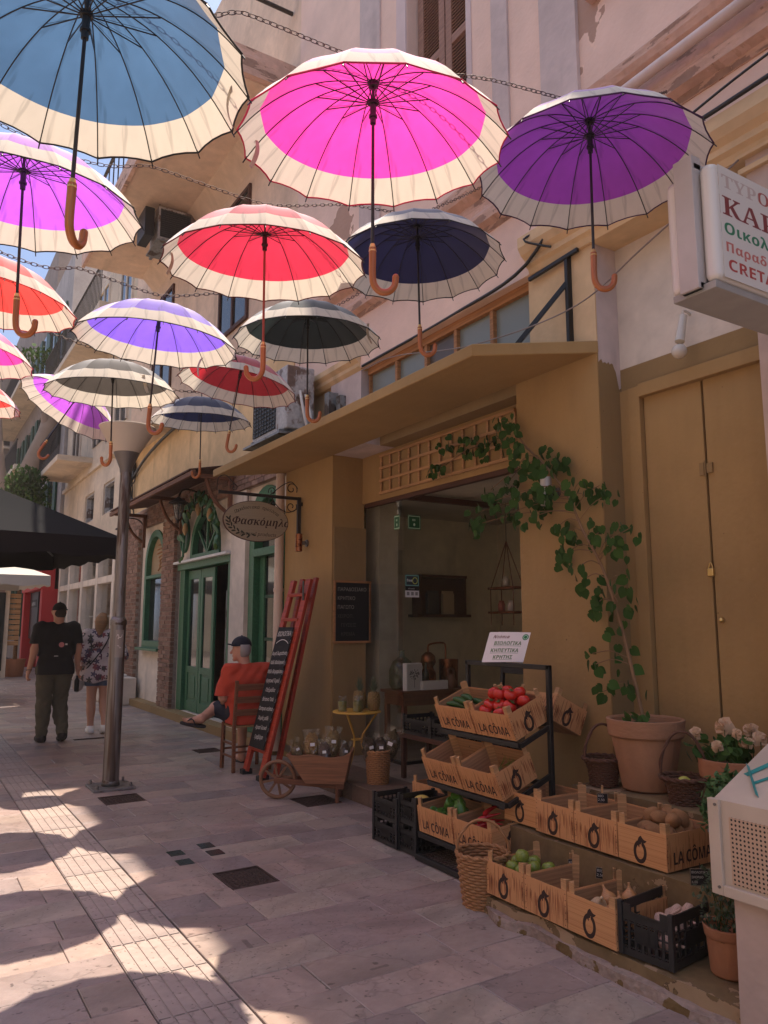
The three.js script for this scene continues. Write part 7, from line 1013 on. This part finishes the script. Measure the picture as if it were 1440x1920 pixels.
{ // walking man in black
  const o = thing('person', 'person in black t-shirt, cap and olive trousers walking away', 'person', [1.80, 0, -11.08], 0.05);
  const q = standing(o, { h: 1.8, w: 1.12, fat: 1.08, kneeL: [-0.11, 0.5, -0.03], kneeR: [0.105, 0.5, -0.1], ankL: [-0.12, 0.085, 0.0], ankR: [0.11, 0.12, 0.12], toeL: [-0.13, 0.03, -0.16], toeR: [0.115, 0.03, -0.02], elL: [-0.27, 1.18, 0.03], elR: [0.27, 1.18, 0.02], wrL: [-0.31, 0.92, -0.04], wrR: [0.29, 0.93, -0.03], face: -0.55, headX: 0.02 });
  const sleeve = [cap(q.J.shL, q.J.elL, 0.072, 0.068), cap(q.J.shR, q.J.elR, 0.072, 0.068)], ey = q.J.elL[1] + 0.08;
  const shirt = cut(wrinkle(grow(uni([...q.torso.slice(0, 4), cap([-0.11, 0.9, 0.01], [0.11, 0.9, 0.01], 0.125, 0.125), ...sleeve], 0.04), 0.02), 0.004, 28), (x, y, z) => 0.86 - y, (x, y, z) => (Math.abs(x) > 0.235 ? ey - y : -1), (x, y, z) => y - 1.57);
  const s = part('t_shirt', sdfMesh(shirt, [-0.42, 0.8, -0.25], [0.42, 1.62, 0.27], 0.012), m.black, o);
  const dg = new THREE.CylinderGeometry(0.034, 0.034, 0.004, 18); dg.rotateX(Math.PI / 2); part('round_print', dg, M([0.55, 0.2, 0.2], 0.8), s).position.set(0.03, 1.245, 0.158); part('small_print', [BC(0.026, 0.02, 0.004).translate(0.09, 1.25, 0.155), BC(0.05, 0.008, 0.004).translate(-0.03, 1.1, 0.162)], m.paper, s);
  const trou = cut(wrinkle(grow(uni([cap([-0.07, 0.95, 0.01], [0.07, 0.95, 0.01], 0.118, 0.118), ...q.legs], 0.03), 0.026), 0.006, 34), (x, y) => y - 0.97, (x, y) => 0.055 - y); part('trousers', sdfMesh(trou, [-0.34, 0.0, -0.3], [0.34, 1.02, 0.32], 0.012), m.olive, o);
  part('shoe', sdfMesh(cut(grow(uni([...q.foot(q.J.ankL, q.J.toeL), ...q.foot(q.J.ankR, q.J.toeR)], 0.02), 0.014), (x, y) => y - 0.15, (x, y) => 0.004 - y), [-0.3, -0.03, -0.32], [0.3, 0.2, 0.3], 0.009), m.rubber, o);
  part('hair', sdfMesh(cut(ell(add3(q.head, [0, 0.01, 0.014]), [0.084, 0.098, 0.1]), (x, y, z) => y - q.head[1] - 0.055, (x, y, z) => q.head[2] - 0.01 - z, (x, y, z) => q.head[1] - 0.055 - y), add3(q.head, [-0.16, -0.16, -0.16]), add3(q.head, [0.16, 0.16, 0.16]), 0.006), M([0.03, 0.02, 0.015], 0.9), o);
  capHat([q.head[0], q.head[1] + 0.045, q.head[2]], -0.55, m.black, o); part('wrist_band', (() => { const g = new THREE.TorusGeometry(0.031, 0.006, 6, 16); g.rotateX(Math.PI / 2 - 0.15); g.translate(...q.J.wrL); return g; })(), m.black, o);
}
{ // woman in floral top
  const o = thing('person', 'person in floral top and denim shorts walking away beside the lamp post', 'person', [2.46, 0, -11.54], -0.02);
  const q = standing(o, { h: 1.66, w: 0.95, fat: 1.06, kneeL: [-0.085, 0.5, -0.06], kneeR: [0.09, 0.5, -0.02], ankL: [-0.08, 0.085, -0.04], ankR: [0.09, 0.13, 0.14], toeL: [-0.085, 0.03, -0.2], toeR: [0.092, 0.03, 0.0], elL: [-0.26, 1.2, 0.03], elR: [0.25, 1.2, 0.02], wrL: [-0.27, 0.96, -0.06], wrR: [0.26, 0.97, -0.08], face: -0.3 });
  const flo = canvasTex(512, 512, (x, w, h) => { x.fillStyle = '#b8a8a6'; x.fillRect(0, 0, w, h); for (let i = 0; i < 60; i++) { const cx = hash(i, 1, 9) * w, cy = hash(i, 2, 9) * h, c = ['#5a3346', '#4a4258', '#7c3f44', '#3d3b3a'][i % 4]; for (let k = 0; k < 5; k++) { x.fillStyle = c; x.save(); x.translate(cx, cy); x.rotate(k * 1.26 + i); x.beginPath(); x.ellipse(18, 0, 20, 9, 0, 0, 7); x.fill(); x.restore(); } } }); flo.wrapS = flo.wrapT = THREE.RepeatWrapping; flo.repeat.set(1.7, 1.7);
  const sl = [cap(q.J.shL, add3(q.J.elL, [-0.01, -0.03, 0]), 0.085, 0.12), cap(q.J.shR, add3(q.J.elR, [0.01, -0.03, 0]), 0.085, 0.12)];
  part('floral_top', sdfMesh(cut(wrinkle(grow(uni([...q.torso.slice(0, 4), cap([-0.1, 0.78, 0.01], [0.1, 0.78, 0.01], 0.135, 0.135), ...sl], 0.05), 0.028), 0.007, 24), (x, y, z) => 0.715 + 0.02 * Math.sin(x * 18) - y, (x, y) => (Math.abs(x) > 0.26 ? 1.0 - y : -1), (x, y) => y - 1.45), [-0.45, 0.66, -0.3], [0.45, 1.5, 0.3], 0.012), M('#ffffff', 0.9, { map: flo }), o);
  part('shorts', sdfMesh(cut(grow(uni([cap([-0.06, 0.87, 0.01], [0.06, 0.87, 0.01], 0.12, 0.12), ...q.legs], 0.03), 0.022), (x, y) => y - 0.9, (x, y) => 0.655 - y), [-0.3, 0.6, -0.25], [0.3, 0.95, 0.25], 0.011), m.denim, o);
  part('shoe', sdfMesh(cut(grow(uni([...q.foot(q.J.ankL, q.J.toeL), ...q.foot(q.J.ankR, q.J.toeR)], 0.02), 0.012), (x, y) => y - 0.13, (x, y) => 0.004 - y), [-0.25, -0.03, -0.36], [0.25, 0.17, 0.28], 0.009), m.paper, o);
  part('hair', sdfMesh(cut(uni([ell(add3(q.head, [0, 0.02, 0.012]), [0.088, 0.118, 0.108]), cap(add3(q.head, [-0.02, -0.03, 0.05]), add3(q.head, [-0.06, -0.24, 0.09]), 0.07, 0.045), cap(add3(q.head, [0.0, 0.12, 0.03]), add3(q.head, [0.04, 0.12, 0.03]), 0.03, 0.02)], 0.03), (x, y, z) => (z < q.head[2] - 0.05 ? 1 : -1) * 0.02), add3(q.head, [-0.2, -0.36, -0.2]), add3(q.head, [0.2, 0.2, 0.24]), 0.009), m.hairBlonde, o);
  part('bag_strap', tube([[0.15, 1.39, -0.02], [0.12, 1.4, 0.11], [0.02, 1.2, 0.165], [-0.12, 1.0, 0.165], [-0.2, 0.88, 0.08]], 0.009, 5, 24), m.black, o);
  const b = solo('shopping_bag', [(() => { const g = blob(0.11, 18, 0.06, 5, 0.75, 1.15, 0.45, 3); return g; })(), tube([[-0.03, 0.11, 0], [-0.01, 0.2, 0], [0.02, 0.2, 0], [0.03, 0.11, 0]], 0.006, 5, 12)], P([0.6, 0.55, 0.52], 0.5, { transmission: 0.3, thickness: 0 }), 'pale plastic shopping bag carried between the two walkers', 'bag', [2.20, 0.70, -11.60]);
  solo('water_bottle', lathe([[0, 0], [0.03, 0], [0.032, 0.14], [0.014, 0.18], [0.014, 0.21], [0, 0.21]], 14), m.black, 'dark bottle held in the walking man\'s right hand', 'bottle', [2.09, 0.62, -11.12], 0);
}
{ // seated man on the rush chair, back to the camera
  const o = thing('person', 'seated person in orange red t-shirt and dark cap seen from behind', 'person', [3.235, 0, -7.95], 0.0);
  const hipL = [-0.09, 0.545, 0.0], hipR = [0.1, 0.545, 0.0], kneeL = [-0.2, 0.60, -0.4], kneeR = [0.12, 0.53, -0.42], ankL = [-0.43, 0.52, -0.2], ankR = [0.1, 0.09, -0.36], toeL = [-0.56, 0.50, -0.24], toeR = [0.11, 0.03, -0.56];
  const shL = [-0.185, 1.02, 0.0], shR = [0.195, 1.02, -0.02], elL = [-0.25, 0.745, -0.05], elR = [0.27, 0.76, -0.14], wrL = [-0.16, 0.66, -0.27], wrR = [0.1, 0.67, -0.3], head = [-0.06, 1.235, -0.045];
  const torso = [cap([-0.07, 0.6, 0.0], [0.07, 0.6, 0.0], 0.135, 0.135), cap([-0.06, 0.75, 0.01], [0.06, 0.75, 0.01], 0.132, 0.132), cap([-0.08, 0.92, 0.01], [0.08, 0.92, 0.0], 0.12, 0.12), cap([-0.16, 1.015, 0], [0.17, 1.015, -0.01], 0.065, 0.065), cap([-0.01, 1.02, 0.0], [-0.05, 1.16, -0.035], 0.065, 0.056)];
  const legs = [cap(hipL, kneeL, 0.098, 0.066), cap(kneeL, ankL, 0.064, 0.042), cap(hipR, kneeR, 0.098, 0.066), cap(kneeR, ankR, 0.064, 0.042)], arms = [cap(shL, elL, 0.058, 0.046), cap(elL, wrL, 0.045, 0.029), cap(shR, elR, 0.058, 0.046), cap(elR, wrR, 0.045, 0.029)], feet = [cap(ankL, toeL, 0.042, 0.03), cap(add3(ankR, [0, -0.05, 0.02]), toeR, 0.036, 0.03)];
  const bodyF = uni([...torso, ...legs, ...arms, ...feet], 0.035), [lo, hi] = box3([hipL, hipR, kneeL, kneeR, ankL, ankR, toeL, toeR, shL, shR, elL, elR, head], 0.16); hi[1] = head[1] - 0.06;
  const FD = 1.05, hb = box3([head], 0.17), toesL = uni([0, 1, 2, 3, 4].map(i => cap(add3(toeL, [0.01, -0.008 * i + 0.02, 0.0]), add3(toeL, [-0.05 + 0.006 * i, -0.012 * i + 0.025, -0.01]), 0.011, 0.009)), 0.004);
  const hands = [[elL, wrL, [0, 0.2, -1]], [elR, wrR, [0, 0.2, -1]]].map(([e, w, s]) => { const d = [w[0] - e[0], w[1] - e[1], w[2] - e[2]], f = handSdf(w, d, s, 0.6), c = add3(w, V(...d).normalize().multiplyScalar(0.08).toArray()), [a, b] = box3([c], 0.125); return sdfMesh(f, a, b, 0.0035); });
  part('body', mergeGeometries([sdfMesh(bodyF, lo, hi, 0.0125), sdfMesh(uni([headGeo(head, FD), torso[4]], 0.02), hb[0], hb[1], 0.0045), ...hands, sdfMesh(toesL, ...box3([toeL], 0.1), 0.004)]), m.skin, o);
  part('t_shirt', sdfMesh(cut(wrinkle(grow(uni([...torso.slice(0, 4), cap(shL, elL, 0.08, 0.08), cap(shR, elR, 0.08, 0.08), cap([-0.09, 0.52, 0.02], [0.09, 0.52, 0.02], 0.135, 0.135)], 0.045), 0.02), 0.006, 30), (x, y, z) => 0.47 - y, (x, y) => y - 1.10, (x, y, z) => (Math.abs(x) > 0.22 ? elL[1] + 0.02 - y : -1)), [-0.42, 0.42, -0.3], [0.44, 1.16, 0.27], 0.011), m.orangeShirt, o);
  part('shorts', sdfMesh(cut(wrinkle(grow(uni([torso[0], legs[0], legs[2]], 0.03), 0.02), 0.004, 30), (x, y) => y - 0.72, (x, y, z) => -0.36 - z), [-0.4, 0.38, -0.45], [0.36, 0.76, 0.2], 0.012), m.navyCloth, o);
  part('hair', sdfMesh(cut(grow(ell(add3(head, [0.012, 0.012, 0.015]), [0.083, 0.1, 0.1]), 0.002), (x, y, z) => (y - head[1] - 0.06), (x, y, z) => (-(x - head[0]) * Math.sin(FD) - (z - head[2]) * Math.cos(FD)) - 0.0), add3(head, [-0.16, -0.16, -0.16]), add3(head, [0.16, 0.16, 0.16]), 0.006), m.hairGrey, o);
  const ch = capHat([head[0], head[1] + 0.05, head[2]], FD, m.navyCloth, o); 
  const fl = part('flip_flop', [(() => { const s = new THREE.Shape(); s.absellipse(0, 0, 0.135, 0.045, 0, Math.PI * 2); const g = extrude(s, 0.016, 0.003); g.rotateX(-Math.PI / 2); return g; })()], m.rubber, o); fl.position.set(-0.515, 0.455, -0.215); fl.rotation.set(0.25, -0.3, -0.12); part('strap', tube([[0.02, 0.02, -0.042], [-0.02, 0.075, -0.01], [-0.07, 0.035, 0.0], [-0.02, 0.07, 0.02], [0.02, 0.02, 0.042]], 0.006, 5, 20), m.rubber, fl);
  const f2 = part('flip_flop', [(() => { const s = new THREE.Shape(); s.absellipse(0, 0, 0.13, 0.045, 0, Math.PI * 2); const g = extrude(s, 0.014, 0.003); g.rotateX(-Math.PI / 2); return g; })()], m.rubber, o); f2.position.set(0.105, 0.003, -0.44); f2.rotation.y = Math.PI / 2;
}

// ---------- summer haze in the street ----------
scene.fog = new THREE.FogExp2(0xffeade, 0.0016);
renderer.render(scene, camera);
